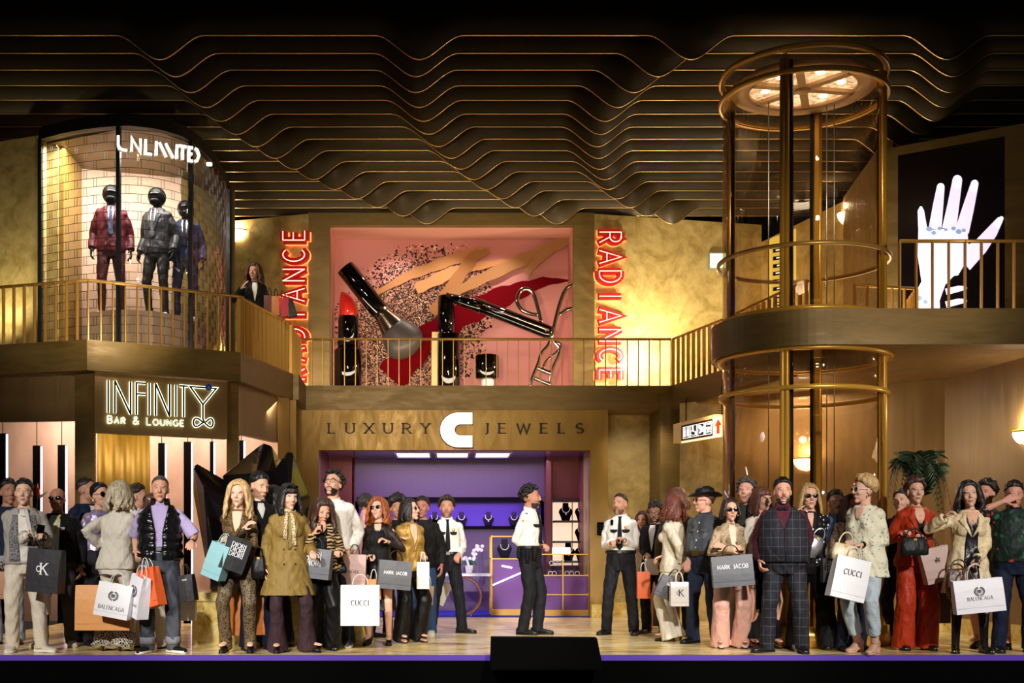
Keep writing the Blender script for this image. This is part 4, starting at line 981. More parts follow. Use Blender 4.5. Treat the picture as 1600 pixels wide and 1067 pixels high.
# bar back wall with black bars and pink light
m, t, b = nt_new('pink_bronze_wall'); link(t, ramp(t, noise_n(t, coords(t, (1, 1, .5)), 3, 3), ((.3, C('#ac8c74')), (.7, C('#c4a288')))), b.inputs['Base Color']); b.inputs['Roughness'].default_value = .45; b.inputs['Metallic'].default_value = .3; MATS['pink_bronze_wall'] = m
I0, I1 = PL(-120, 17.4), PL(445, 18.3)
wl('wall_bar_back', I0, I1, 0, ZU, 'pink_bronze_wall', 'pinkish bronze back wall of the bar')
mb = MB(); rs = []
for i in range(41):
    u = i/40; p = PL(152+82*u, 16.6); y_ = p.y+.010*math.sin(u*30)
    rs.append([V((p.x, y_, 0)), V((p.x, y_+.03, 0)), V((p.x, y_+.03, ZU)), V((p.x, y_, ZU))])
mb.rings(rs, smooth=True); tag(mb.build('gold_curtain', 'golden_drape'), 'shiny golden curtain under the bar sign', 'curtain')
LED = emi('pink_white_led', '#ffcdea', 2.2)
for i, (x0, x1, yt) in enumerate(((-2, 8, 677), (51, 62, 696), (90, 101, 695), (247, 257, 692), (287, 298, 690), (328, 333, 690), (373, 380, 688))):
    d = 17.1; a, b2 = PX(x0, yt, d), PX(x1, yt, d)
    lb = thing('light_column', ['black column with pink light at the far left picture edge', 'black light column above the young man in the grey cardigan', 'black light column above the bald man', 'first black light column right of the gold curtain', 'black light column right of the grey haired man', 'narrow black light column beside the bronze corner pier', 'black light column above the black crystal'][i], 'light column', ((a.x+b2.x)/2, a.y, 0), group='black light columns in the bar')
    mb = MB(); mb.bb(a.x, b2.x, a.y, a.y+.08, .0, a.z); mb.build('black_panel', BLACK, lb)
    mb = MB(); mb.bb(b2.x, b2.x+.020, a.y+.03, a.y+.06, .0, a.z-.01); mb.build('light_strip', LED, lb)
    mb = MB(); mb.tube([V(((a.x+b2.x)/2, a.y+.03, a.z)), V(((a.x+b2.x)/2, a.y+.03, ZU))], .006, 6); mb.build('hanging_rod', DARK, lb)

# ---- plinth and black crystals
pl_ = thing('marble_plinth', 'low yellow marble plinth under the black crystal sculpture', 'plinth', (PL(430, 13.6).x, 13.6-D0, 0))
x0, x1 = PL(300, 13.2).x, PL(574, 13.2).x
mb = MB(); mb.bb(x0, x1, 13.2-D0, 14.3-D0, 0, .49); mb.build('block', 'yellow_marble', pl_)
mb = MB(); mb.bb(x0-.03, x1+.03, 13.17-D0, 14.33-D0, .49, .585); mb.build('top_slab', 'yellow_marble', pl_)
m, t, b = nt_new('black_crystal'); b.inputs['Base Color'].default_value = (.004, .003, .003, 1); b.inputs['Roughness'].default_value = .08; b.inputs['Coat Weight'].default_value = .6; MATS['black_crystal'] = m
cr = thing('crystal_sculpture', 'huge faceted glossy black crystal sculpture on the marble plinth', 'sculpture', (PL(400, 13.6).x, 13.6-D0, .56))
def hull(name, pts, par=cr):
    bm = bmesh.new()
    for x, y, d in pts: bm.verts.new(PX(x, y, d)-V(par['_w']))
    r_ = bmesh.ops.convex_hull(bm, input=bm.verts); bmesh.ops.delete(bm, geom=list({g for g in list(r_['geom_interior'])+list(r_['geom_unused']) if isinstance(g, bmesh.types.BMVert)}), context='VERTS')
    bmesh.ops.bevel(bm, geom=bm.edges[:], offset=.008, segments=1, affect='EDGES')
    bmesh.ops.recalc_face_normals(bm, faces=bm.faces)
    me = bpy.data.meshes.new(name); bm.to_mesh(me); bm.free(); me.materials.append(MATS['black_crystal'])
    o = bpy.data.objects.new(name, me); COL.objects.link(o); o.parent = par; return o
hull('crystal', [(302, 728, 13.6), (308, 724, 13.7), (360, 755, 13.7), (380, 790, 13.4), (302, 770, 13.9), (330, 925, 13.7), (345, 926, 13.5), (390, 926, 13.5), (400, 840, 13.9), (318, 760, 13.35), (325, 850, 13.9)])
hull('crystal', [(412, 692, 13.8), (424, 696, 13.8), (440, 722, 13.9), (404, 697, 13.8), (348, 743, 13.7), (355, 765, 13.6), (380, 830, 13.45), (450, 830, 13.4), (455, 745, 14.0), (400, 740, 13.3), (430, 926, 13.7), (370, 926, 13.7), (345, 760, 14.1)])
hull('crystal', [(449, 705, 13.5), (458, 707, 13.5), (480, 760, 13.6), (485, 778, 13.6), (482, 800, 13.7), (465, 926, 13.6), (420, 745, 13.7), (412, 800, 13.6), (440, 926, 13.4), (452, 790, 13.2), (424, 926, 13.7), (455, 800, 14.1)])

# ------------------------------------------------------------------ left: clothes window on the balcony
ZW0, ZW1 = ZB, PX(0, 205, 15.4).z
G0 = [(62, 15.75), (120, 15.42), (185, 15.25), (230, 15.3), (270, 15.5), (298, 15.8), (325, 16.4), (344, 17.1), (357, 17.9)]
def sm_plan(pts, k=8):
    P_ = [PL(*p) for p in pts]; Q = []
    for i in range(len(P_)-1):
        p0, p1, p2, p3 = P_[max(i-1, 0)], P_[i], P_[i+1], P_[min(i+2, len(P_)-1)]
        for s_ in range(k):
            u = s_/k; Q.append(.5*((2*p1)+(p2-p0)*u+(2*p0-5*p1+4*p2-p3)*u*u+(3*p1-p0-3*p2+p3)*u**3))
    Q.append(P_[-1]); return Q
GPL = sm_plan(G0)
def at_len(pl, s):
    acc = 0
    for a, b2 in zip(pl, pl[1:]):
        l = (b2-a).length
        if acc+l >= s: return a.lerp(b2, (s-acc)/l), (b2-a).normalized()
        acc += l
    return pl[-1], (pl[-1]-pl[-2]).normalized()
GLEN = sum((b2-a).length for a, b2 in zip(GPL, GPL[1:]))
gw = thing('curved_shop_window', 'curved glass shop window with brick line pattern on the left balcony', 'shop window', (GPL[20].x, GPL[20].y, ZW0))
mb = MB(); rs = [[V((p.x, p.y, ZW0)), V((p.x, p.y+.01, ZW0)), V((p.x, p.y+.01, ZW1)), V((p.x, p.y, ZW1))] for p in GPL]; mb.rings(rs, smooth=True); mb.build('glass_pane', GLASS, gw)
mb = MB(); CH = .112; BWD = .30; nrow = int((ZW1-ZW0)/CH)
LN = plain('black_line', '#0c0a08', .5)
for r_ in range(nrow+1):
    z = ZW0+r_*CH
    rs = [[V((p.x, p.y-.012, z-.0025)), V((p.x, p.y-.004, z-.0025)), V((p.x, p.y-.004, z+.0025)), V((p.x, p.y-.012, z+.0025))] for p in GPL]; mb.rings(rs, smooth=False)
mb.build('brick_line_courses', LN, gw)
mb = MB()
for r_ in range(nrow):
    s = (.05 if r_ % 2 else .05+BWD/2)
    while s < GLEN:
        for ds in (0, .04):
            p, t_ = at_len(GPL, s+ds)
            mb.box((p.x, p.y-.008, ZW0+(r_+.5)*CH), (.005, .006, CH))
        s += BWD
mb.build('brick_line_joints', LN, gw)
for px, s in ((62, .01), (185, None), (298, None), (357, GLEN-.01)):
    if s is None:
        s = min((abs((CX+p.x/(p.y+D0)*FP)-px), i) for i, p in enumerate(GPL))[1]; p = GPL[s]
    else: p, _ = at_len(GPL, s)
    mb = MB(); mb.bb(p.x-.025, p.x+.025, p.y-.03, p.y+.05, ZW0, ZW1+.02); mb.build('mullion', plain('mullion_grey', '#20262c', .35, .5), gw)
mb = MB(); rs = [[V((p.x, p.y-.04, ZW1)), V((p.x, p.y+.1, ZW1)), V((p.x, p.y+.1, ZW1+.16)), V((p.x, p.y-.04, ZW1+.16))] for p in GPL]; mb.rings(rs, smooth=False); mb.build('head_rail', plain('dark_header', '#181208', .5, .3), gw)
# the room behind the glass
m, t, b = nt_new('blush_plaster'); link(t, ramp(t, noise_n(t, coords(t), 2, 3), ((.3, C('#bc9c82')), (.7, C('#ccae94')))), b.inputs['Base Color']); b.inputs['Roughness'].default_value = .6; MATS['blush_plaster'] = m
wl('wall_window_back', PL(118, 16.95), PL(283, 17.4), ZB, ZW1+.1, 'blush_plaster', 'blush back wall of the clothes window')
wl('wall_window_right', PL(283, 17.4), PL(347, 18.4), ZB, ZW1+.1, GP, 'gold right side of the clothes window')
wl('wall_window_side', PL(62, 16.0), PL(90, 16.0), ZB, ZW1+.1, GP, 'gold left side of the clothes window', .1)
wl('wall_window_reveal', PL(90, 16.05), PL(119, 16.95), ZB, ZW1+.1, SG, 'satin gold reveal inside the clothes window', .08)
mb = MB(); mb.prism([V((p.x, p.y, ZW1+.02)) for p in (PL(64, 16.0), PL(185, 15.4), PL(250, 15.5), PL(298, 15.95), PL(350, 17.8), PL(345, 18.6), PL(283, 17.6), PL(118, 17.1))], (0, 0, .05)); struct(mb.build('ceiling_window', BP), 'bronze soffit inside the clothes window')
wl('wall_left_upper', PL(-120, 16.5), PL(63, 15.75), ZB-.3, PX(0, 213, 15.8).z, GP, 'gold plaster wall at the upper left')
wl('wall_window_end', PL(357, 17.95), PL(345, 18.7), ZB, ZW1+.1, BP, 'bronze wall end beside the clothes window', .1)
mb = MB(); P_ = [PL(140, 15.95), PL(185, 15.75), PL(240, 15.85), PL(285, 16.2), PL(318, 16.9), PL(324, 17.5), PL(283, 17.38), PL(140, 17.0)]; mb.prism([V((p.x, p.y, ZB-.01)) for p in P_], (0, 0, PX(0, 497, 16.4).z-ZB)); struct(mb.build('trim_8', 'blush_plaster'), 'blush platform under the mannequins')
light('AREA', 'window_light', (PL(200, 16.2).x, 16.1-D0, ZW1-.02), (PL(200, 16.6).x, 16.8-D0, ZB), 230, (1, .88, .76), 1.7, .8)
light('SPOT', 'window_downlight', (PL(327, 16.9).x, 16.95-D0, ZW1-.05), (PL(330, 17.2).x, 17.2-D0, ZB), 50, WARM, .03, cone=80, blend=.9)
light('SPOT', 'window_downlight', (PL(96, 16.4).x, 16.4-D0, ZW1-.05), (PL(105, 16.8).x, 16.8-D0, ZB), 30, WARM, .03, cone=80, blend=.9)
dl = MB(); dl.lathe(V((PL(327, 16.7).x, 16.7-D0, ZW1-.02)), [(.04, 0), (.04, .03)], 14); tag(dl.build('downlight', MATS['downlight_bulb']), 'bright recessed downlight at the right of the clothes window', 'lamp')
light('SPOT', 'left_wall_light', (-3.6, 2.0, 3.7), (-5.0, 4.6, 4.9), 90, AMB, .1, cone=110, blend=1)
# UNLIMITED sign
A, B = PL(180, 15.12), PL(316, 15.52)
us = thing('shop_sign', 'white glowing lettering UNLIMITED across the top of the clothes window', 'sign', onplane(248, 234, A, B))
O = onplane(182, 236, A, B, .02); ex_ = onplane(183, 236.16, A, B, .02)-O; ey_ = onplane(182, 235, A, B, .02)-O; n_ = V(((B-A).y, -(B-A).x, 0)).normalized(); n_ = -n_ if n_.y > 0 else n_
def US(mb, dep, tk, o=O):
    Hh = 23
    L_ = [[(2, 22), (2, 8), (4, 2.5), (9, 1), (16, 1)], [(23, 1), (23, 22), (37, 1), (37, 23)], [(45, 23), (45, 1), (55, 1)], [(62, 1), (62, 23)], [(67, 22), (78, 1)], [(77, 22), (89, 1)], [(95, 1), (95, 23)],
          [(98, 22), (111, 22)], [(104.5, 22), (104.5, 1)], [(121, 22), (114.5, 22), (114.5, 1), (121, 1)], [(114, 12), (120, 12)], [(124, 22), (128, 20), (131, 12), (128, 3), (124, 1)]]
    for l in L_: ribbon(mb, l, tk, o, ex_, ey_, n_*dep)
tk = 3.9*ey_.length
mb = MB(); US(mb, .01, tk, O+n_*.06); mb.build('lit_faces', emi('sign_face_light', '#fff8f0', 1.8), us)
mb = MB(); US(mb, .05, tk); mb.build('letter_returns', plain('white_acrylic', '#d8d4cc', .4), us)
# stage wedge in front of the stage
wd = thing('stage_monitor', 'black wedge shaped stage monitor in front of the stage edge', 'speaker', (.75, -.25, -.2))
def P2(x, y, d): return PX(x, y, d)
mb = MB(); d0, d1 = 11.35, 11.75; f4 = [P2(768, 1047, d0), P2(943, 1047, d0), P2(933, 997, d1), P2(768, 996, d1)]
bk4 = [P2(768, 1047, d0)+V((0, .5, 0)), P2(943, 1047, d0)+V((0, .5, 0)), f4[2]+V((0, .2, 0)), f4[3]+V((0, .2, 0))]
mb.add(f4+bk4, [(0, 1, 2, 3), (7, 6, 5, 4), (0, 4, 5, 1), (1, 5, 6, 2), (2, 6, 7, 3), (3, 7, 4, 0)]); mb.build('cabinet', BLACK, wd)
mb = MB(); mb.prism([f4[0].lerp(f4[2], .04)+V((0, -.012, 0)), f4[1].lerp(f4[3], .04)+V((0, -.012, 0)), f4[2].lerp(f4[0], .04)+V((0, -.012, 0)), f4[3].lerp(f4[1], .04)+V((0, -.012, 0))], (0, .01, 0)); mb.build('grille', BLACK, wd)
# ------------------------------------------------------------------ people
TS = bpy.data.scenes.new('workbench')
def fuse(mb, voxel, smooth=2, fac=.5):
    """merge overlapping closed shapes into one continuous skin, return (verts Nx3, faces, normals, BVH)"""
    me = bpy.data.meshes.new('t'); me.from_pydata(mb.v, [], mb.f)
    bm = bmesh.new(); bm.from_mesh(me); bmesh.ops.recalc_face_normals(bm, faces=bm.faces); bm.to_mesh(me); bm.free()
    o = bpy.data.objects.new('t', me); TS.collection.objects.link(o)
    r = o.modifiers.new('r', 'REMESH'); r.mode = 'VOXEL'; r.voxel_size = voxel
    s = o.modifiers.new('s', 'SMOOTH'); s.factor = fac; s.iterations = smooth
    vl = TS.view_layers[0]; vl.update()
    m2 = bpy.data.meshes.new_from_object(o.evaluated_get(vl.depsgraph))
    bpy.data.objects.remove(o); bpy.data.meshes.remove(me)
    return m2
def finish(me, name, mat, root, wr=0, wk=1.0, bvh=False):
    n = len(me.vertices); co = np.empty(n*3); me.vertices.foreach_get('co', co); co = co.reshape(-1, 3)
    if wr:
        nr = np.empty(n*3); me.vertices.foreach_get('normal', nr); nr = nr.reshape(-1, 3)
        x, y, z = co.T; ph = random.uniform(0, 6)
        d = np.sin(z*38*wk+4*np.sin(x*17+ph)+3*np.sin(y*19+ph))*.6+np.sin(z*19*wk+x*31+y*27+ph)*.5+np.sin(x*55+z*12*wk+2*np.sin(y*30))*.35
        co = co+nr*(d*wr)[:, None]; me.vertices.foreach_set('co', co.ravel())
    me.polygons.foreach_set('use_smooth', [True]*len(me.polygons))
    me.materials.clear(); me.materials.append(mat); me.name = name; me.update()
    o = bpy.data.objects.new(name, me); COL.objects.link(o); o.parent = root
    return o
def bvh_of(me): return BVHTree.FromPolygons([v.co.copy() for v in me.vertices], [tuple(p.vertices) for p in me.polygons])

TM = [(.84, .150, .100), (.93, .168, .116), (1.02, .156, .110), (1.12, .152, .108), (1.24, .160, .118), (1.33, .166, .114), (1.39, .150, .100), (1.44, .110, .080), (1.475, .076, .068), (1.505, .060, .060)]
TF = [(.84, .155, .105), (.93, .172, .118), (1.02, .146, .100), (1.12, .126, .092), (1.24, .138, .104), (1.33, .142, .100), (1.39, .126, .088), (1.44, .092, .070), (1.475, .062, .060), (1.505, .050, .051)]
def interp(T, z):
    if z <= T[0][0]: return T[0][1], T[0][2]
    for a, b in zip(T, T[1:]):
        if z <= b[0]:
            u = (z-a[0])/(b[0]-a[0]); u = u*u*(3-2*u) if False else u
            return a[1]+(b[1]-a[1])*u, a[2]+(b[2]-a[2])*u
    return T[-1][1], T[-1][2]
def ik(a, t, l1, l2, pole):
    d = t-a; L = min(d.length, (l1+l2)*.995); L = max(L, abs(l1-l2)+.03); u = d.normalized(); t = a+u*L
    c = (l1*l1-l2*l2+L*L)/(2*L); h = math.sqrt(max(l1*l1-c*c, 0)); p = V(pole); p = (p-u*p.dot(u))
    if p.length < 1e-4: p = u.orthogonal()
    return a+u*c+p.normalized()*h, t
def hand(mb, wrist, d, pn, side, curl, s=1.0):
    """palm plus five fingers; d along the hand, pn palm normal, side +1/-1 says where the thumb is"""
    d = d.normalized(); pn = (pn-d*pn.dot(d)).normalized(); sx = d.cross(pn)*side
    mb.loft([(wrist+d*(q*s), sx*(w_*s), pn*(h_*s)) for q, w_, h_ in ((-.01, .026, .019), (.02, .033, .017), (.05, .041, .016), (.085, .042, .014), (.098, .034, .010))], 12, p=2.6)
    for i, (off, ln, rr) in enumerate(((.031, .072, .0088), (.0105, .080, .0092), (-.0105, .074, .0088), (-.031, .058, .0078))):
        b = wrist+d*(.078*s)+sx*(off*s); pts = [b]; ang = curl*.35; dirv = d+sx*(off*1.6); dirv.normalize()
        for k, f_ in enumerate((.22, .42, .33, .25)):
            a = curl*(.15, .75, 1.5, 2.1)[k]*(1+.08*i)
            dd = (dirv*math.cos(a)+pn*math.sin(a)); pts.append(pts[-1]+dd*(ln*f_*s*1.15))
        mb.tube(pts, [rr*s*1.05, rr*s*1.05, rr*s, rr*s*.95, rr*s*.7], 8)
    b = wrist+d*.022*s+sx*.026*s; t1 = b+(d*.5+sx*.75+pn*.35).normalized()*.038*s; t2 = t1+(d*.85+sx*.25+pn*(.3+.4*curl)).normalized()*.032*s; t3 = t2+(d*.9-sx*.15*curl+pn*(.3+.4*curl)).normalized()*.024*s
    mb.tube([b-d*.01*s, b, t1, t2, t3], [.014*s, .014*s, .0115*s, .010*s, .007*s], 8)

def skin(c):
    if not c.startswith('#06'): c = '#%02x%02x%02x' % tuple(int(int(c[i:i+2], 16)*.86+q*.14) for i, q in ((1, 246), (3, 206), (5, 190)))
    return fab(c, 'plain', rough=.55, fold=.04)
HAIRC = {}
def hairmat(c, c2=None):
    k = ('hair', c, c2)
    if k in MATS: return MATS[k]
    m, t, b = nt_new('hair'); n = noise_n(t, coords(t, (9, 9, 1.2)), 7, 3, .6, .4)
    A = C(c); B = C(c2) if c2 else tuple(x*.45 for x in A[:3])+(1,)
    link(t, ramp(t, n, ((.36, B), (.6, A))), b.inputs['Base Color']); b.inputs['Roughness'].default_value = .42
    bump(t, b, n, .6, .02); MATS[k] = m; return m

def make_head(S):
    """shapes of the bare head in head space (origin between the eyes' height, centre of the skull)"""
    mb = MB(); f = S['sex'] == 'f'; w = .94 if f else 1.0
    mb.ell((0, .012, .034), (.075*w, .094, .084)); mb.ell((0, -.018, -.008), (.068*w, .077, .078)); mb.ell((0, -.022, -.050), (.057*w if not f else .051, .066, .058))
    mb.ell((0, -.068, -.094), (.021 if f else .026, .022, .019)); mb.ell((0, -.02, -.06), (.058*w if not f else .049, .05, .045))
    mb.tube([(0, -.083, .030), (0, -.098, .006), (0, -.108, -.018), (0, -.096, -.030)], [.007, .008, .0125, .008], 10)
    for s in (-1, 1):
        mb.ell((s*.010, -.096, -.025), (.008, .008, .006)); mb.ell((s*.074*w, .006, -.006), (.009, .018, .029)); mb.ell((s*.032, -.066, -.022), (.024, .020, .024))
        mb.ell((s*.030, -.078, .034), (.024, .010, .007))
    mb.ell((0, -.086, -.058), (.021, .013, .010))
    return mb

def person(label, px, top, d, sex='m', yaw=0, hy=0, hp=0, hr=0, g=1.0, belly=0, lean=(0, 0), aL=None, aR=None, gl=.5, gr=.5, sk='#d8a080', hair=('short', '#1a120e'),
           top_=None, fronts=(), bot=None, shoes=('shoe', '#101010'), feet=(.12, .12, 0, 0), toe=(8, 8), ext=(), z0=0.0, hat=0.0, nobody=False, reg='person', tophair=.012, cat='person', floor=True, knee=0, hname='hand'):
    s_px = FP/d
    H = CZ+(CY-top)/s_px-z0-hat
    k = H/(1.75+tophair)
    if isinstance(hp, (int, float)) and hp < -5: k = H/1.74
    base = V(((px-CX)*d/FP, d-D0, z0))
    root = thing(reg, label, cat, base, R(yaw)); root['_w'] = (0, 0, 0)
    Rz = Matrix.Rotation(-R(yaw), 3, 'Z')
    def loc(p):                                     # (px, py, metres towards camera) -> local
        q = PX(p[0], p[1], d-p[2]); return Rz @ (q-base)
    T = TM if sex == 'm' else TF
    sw = (.168 if sex == 'm' else .144)*(1+(g-1)*.55)
    lx, ly = lean
    def sp(z):
        u = min(max((z-.95)/.5, 0), 1.15); return V((lx*u, ly*u, 0))
    def rad(z, o):
        rx, ry = interp(T, z); gg = 1+(g-1)*(1 if z < 1.40 else .5)
        b = belly*math.exp(-((z-1.08)/.17)**2)
        return rx*gg+o+b*.6, ry*gg+o+b*.7, -b*.8
    k_ = k
    def torso(mb, o, zlo, zhi, flare=0, n=22):
        secs = []; zs = [z for z in (.45, .52, .6, .68, .76, .84, .93, 1.02, 1.08, 1.16, 1.24, 1.30, 1.36, 1.41, 1.44, 1.47, 1.505) if zlo < z < zhi]
        for z in [zlo]+zs+[zhi]:
            rx, ry, cy = rad(z, o)
            if z < .90: rx += flare*(.90-z); ry += flare*(.90-z)*.8
            secs.append(((sp(z)+V((0, cy, z)))*k, V((rx, 0, 0))*k, V((0, ry, 0))*k))
        mb.loft(secs, n, p=2.12)
        if sex == 'f' and zlo < 1.2:
            for s in (-1, 1): mb.ell((sp(1.26)+V((s*.066, -.075-o*.7, 1.265)))*k, V((.060+o*.5, .052+o*.4, .058+o*.4))*k)
        for s in (-1, 1): mb.ell((sp(1.40)+V((s*(sw-.022), 0, 1.375)))*k, V((.052+o*.8, .054+o*.8, .050+o*.8))*k)
    hpf = .085*(1+(g-1)*.7); ank = []; knees = []; hips = []
    for i, s in enumerate((-1, 1)):
        hp_ = V((s*hpf, 0, .90)); an = V((s*feet[i], feet[2+i], .09+(.0 if shoes[0] not in ('heel', 'hboot') else .035)))
        kn, an = ik(hp_, an, .412, .412, (s*.25, -1, .0)); hips.append(hp_); knees.append(kn); ank.append(an)
    arms = []
    for i, (s, A, gc) in enumerate(((-1, aL, gl), (1, aR, gr))):
        sh = sp(1.39)+V((s*sw, 0, 1.385)); pole = V((s*.28, .6, -.75))
        if A is None: t_ = sh+V((s*.09, -.05, -.56))
        else:
            t_ = loc(A[:3])/k
            if len(A) > 3: pole = V(A[3])
        el, t2 = ik(sh, t_, .285, .325, pole); dd = (t2-el).normalized(); wr = t2-dd*.075
        arms.append((sh, el, wr, dd, s, gc, t2))
    # bare body, one skin
    mb = MB(); torso(mb, -.007 if top_ else 0, .86, 1.505)
    HS = 1.11; hc0 = sp(1.5)+V((0, -.012, 1.626)); Rh = (Matrix.Rotation(R(hy), 3, 'Z') @ Matrix.Rotation(R(hp), 3, 'X') @ Matrix.Rotation(R(hr), 3, 'Y'))
    piv = sp(1.5)+V((0, .012, 1.53)); hc = piv+Rh @ (hc0-piv)
    nr_ = .056 if sex == 'm' else .045
    mb.tube([(sp(1.42)+V((0, .012, 1.42)))*k, (sp(1.5)+V((0, .008, 1.50)))*k, (piv*.5+hc*.5+Rh @ V((0, .012, -.01)))*k], [nr_*1.25*k, nr_*k, nr_*k], 14)
    hm = make_head(dict(sex=sex)); o0 = len(mb.v)
    mb.add([(hc+Rh @ (V(p)*HS))*k for p in hm.v], hm.f, True)
    for sh, el, wr, dd, s, gc, t2 in arms:
        mb.tube([x*k for x in (sh, sh.lerp(el, .4), el, el.lerp(wr, .35), wr)], [q*k*(1 if sex == 'm' else .84)*(1+(g-1)*.5) for q in (.043, .041, .033, .034, .024)], 12)
        pn = V((-s, 0, 0)) if abs(dd.z) > .6 else V((0, .25, -1)) if abs(dd.x) < .7 else V((0, 1, -.4)); hand(mb, wr*k, dd, pn, 1 if (dd.cross(pn)).dot(V((0, -1, .3))) > 0 else -1, gc, k*(1 if sex == 'm' else .9))
    for i in (0, 1):
        mb.tube([x*k for x in (hips[i], hips[i].lerp(knees[i], .5), knees[i], knees[i].lerp(ank[i], .35), ank[i]-V((0, 0, .02)))], [q*k*(1 if sex == 'm' else .92) for q in (.085, .070, .052, .052, .034)], 12)
        fd = V((math.sin(R(toe[i]*(-1, 1)[i])), -math.cos(R(toe[i])), 0)); mb.loft([((ank[i]+fd*q+V((0, 0, zz-ank[i].z if shoes[0] != 'heel' else (zz-.09)+.02)))*k, V((w_, 0, 0))*k, V((0, 0, h_))*k) for q, w_, h_, zz in ((-.045, .022, .02, .045), (0, .03, .03, .05), (.08, .034, .022, .038), (.15, .036, .013, .03), (.175, .02, .01, .026))], 10)
    body = finish(fuse(mb, .0065*k, 2), 'body', skin(sk), root)
    # face
    def HP(*p): return (hc+Rh @ (V(p)*HS))*k
    hbv = bvh_of(body.data)
    fdir = Rh @ V((0, 1, 0))
    def face(x, z, lift=.002):
        o = HP(x, -.25, z); h = hbv.ray_cast(o, fdir, .4*k)
        return (h[0] if h[0] is not None else HP(x, -.09, z))-fdir*(lift*k)
    def Mr(): return Rh
    eyem = plain('eye_white', '#d8d0c8', .3); iris = plain('eye_dark', '#1c100a', .2)
    if nobody: pass
    elif not any(e[0] == 'shades' for e in ext):
        for s in (-1, 1):
            mb = MB(); c = face(s*.031, .012, -.003); mb.ell(c, V((.0135, .005, .0050))*k, Rh, 12, 8); e = mb.build('eye', eyem, root)
            mb = MB(); mb.ell(c-fdir*(.0035*k), V((.0052, .003, .0048))*k, Rh, 10, 6); mb.build('iris', iris, e)
            mb = MB(); mb.tube([face(s*(.031+q), .012+zz, .0015) for q, zz in ((-.015, .002), (-.006, .0075), (.006, .0075), (.016, .003))], (.0012 if sex == 'm' else .0024)*k, 5); mb.build('eyelashes', iris, e)
    brc = hair[1] if hair[0] != 'bald' else '#2a1a12'
    bm_ = plain('brow_'+brc, brc, .7); lipm = plain('lip_'+('f' if sex == 'f' else 'm')+('r' if 'red_lips' in ext else ''), '#a02828' if ('red_lips',) in ext else ('#b05a50' if sex == 'f' else '#a8665a'), .45)
    for s in (() if nobody else (-1, 1)):
        mb = MB(); mb.tube([face(s*x, z, .0005) for x, z in ((.015, .036), (.030, .040), (.047, .035))], [.002*k, .003*k, .0015*k] if sex == 'm' else [.002*k, .0024*k, .001*k], 6); mb.build('eyebrow', bm_, root)
    if not nobody: mb = MB(); mb.tube([face(x, -.056+abs(x)*.08, -.0005) for x in (-.021, -.012, 0, .012, .021)], [.0015*k, .0048*k, .0055*k, .0048*k, .0015*k], 8, .8); mb.build('lips', lipm, root)
    # hair
    hs, hcol = hair[0], hair[1]; hm_ = hairmat(hcol, hair[3] if len(hair) > 3 else None); hl = hair[2] if len(hair) > 2 else .3
    rs_ = random.Random(px)
    def cap(line, thick, name='hair', mat=hm_, wav=.004, cx=(0, .012, .036), rad3=(.076, .098, .090)):
        na, nt = 44, 16; rs = []
        for it in range(nt+1):
            ring = []
            for ja in range(na):
                a = 2*PI*ja/na; aa = abs(((math.degrees(a)+180) % 360)-180)      # 0 = front
                for (a0, l0), (a1, l1) in zip(line, line[1:]):
                    if a0 <= aa <= a1: lim = l0+(l1-l0)*(aa-a0)/(a1-a0); break
                th = R(2+(lim-2)*it/nt); w_ = 1+thick/.09*(1-(it/nt)**5*.85)
                ns = wav*(noise.noise(V((math.sin(a)*3, math.cos(a)*3, th*3+px)))*2+math.sin(a*9+th*5)*.5)
                p = V((math.sin(a)*math.sin(th)*rad3[0], -math.cos(a)*math.sin(th)*rad3[1], math.cos(th)*rad3[2]))*w_
                p += p.normalized()*ns; ring.append(HP(*(V(cx)+p)))
            rs.append(ring)
        inner = []
        for it in (nt, nt//2, 0):
            inner.append([HP(*(V(cx)+(Rh.transposed() @ (q/k-hc)/HS-V(cx))*(.93 if it == nt else .86))) for q in rs[it]])
        mb = MB(); mb.rings(rs+inner, cap=True); return mb.build(name, mat, root)
    LS = [(0, 52), (45, 60), (68, 82), (95, 92), (130, 122), (180, 132)]
    if hs == 'short': cap(LS, .014, wav=.006)
    elif hs == 'crop': cap([(0, 50), (45, 58), (65, 78), (95, 88), (130, 112), (180, 124)], .004, wav=.001)
    elif hs == 'curly':
        cap(LS, .022, wav=.012)
        mb = MB()
        for i in range(70):
            a = rs_.uniform(-PI, PI); aa = abs(math.degrees(a)); th = R(rs_.uniform(0, 62 if aa < 55 else 105)); p = V((0, .012, .036))+V((math.sin(a)*math.sin(th)*.096, -math.cos(a)*math.sin(th)*.116, math.cos(th)*.108))
            mb.ell(HP(*p), (.016*k, .016*k, .014*k), n=7, m=5)
        mb.build('curls', hm_, root)
    elif hs == 'afro':
        cap([(0, 62), (45, 75), (68, 100), (95, 118), (130, 130), (180, 136)], .05, wav=.016)
    elif hs in ('bun', 'updo'):
        cap([(0, 54), (45, 62), (70, 88), (95, 104), (130, 122), (180, 130)], .012 if hs == 'bun' else .030, wav=.002 if hs == 'bun' else .008)
        mb = MB(); mb.ell(HP(0, .105 if hs == 'bun' else .07, .075 if hs == 'bun' else .10), V((.042, .040, .038) if hs == 'bun' else (.062, .055, .045))*k); mb.build('hair_bun', hm_, root)
    elif hs in ('long', 'wavy', 'bob', 'bangs'):
        cap([(0, 50 if hs != 'bangs' else 84), (30, 54 if hs != 'bangs' else 86), (50, 70 if hs != 'bangs' else 96), (68, 98), (95, 112), (130, 126), (180, 134)], .014 if hs != 'wavy' else .024, wav=.005)
        mb = MB(); n = 52; wv = .016 if hs == 'wavy' else .005; vol = .014 if hs == 'wavy' else .001
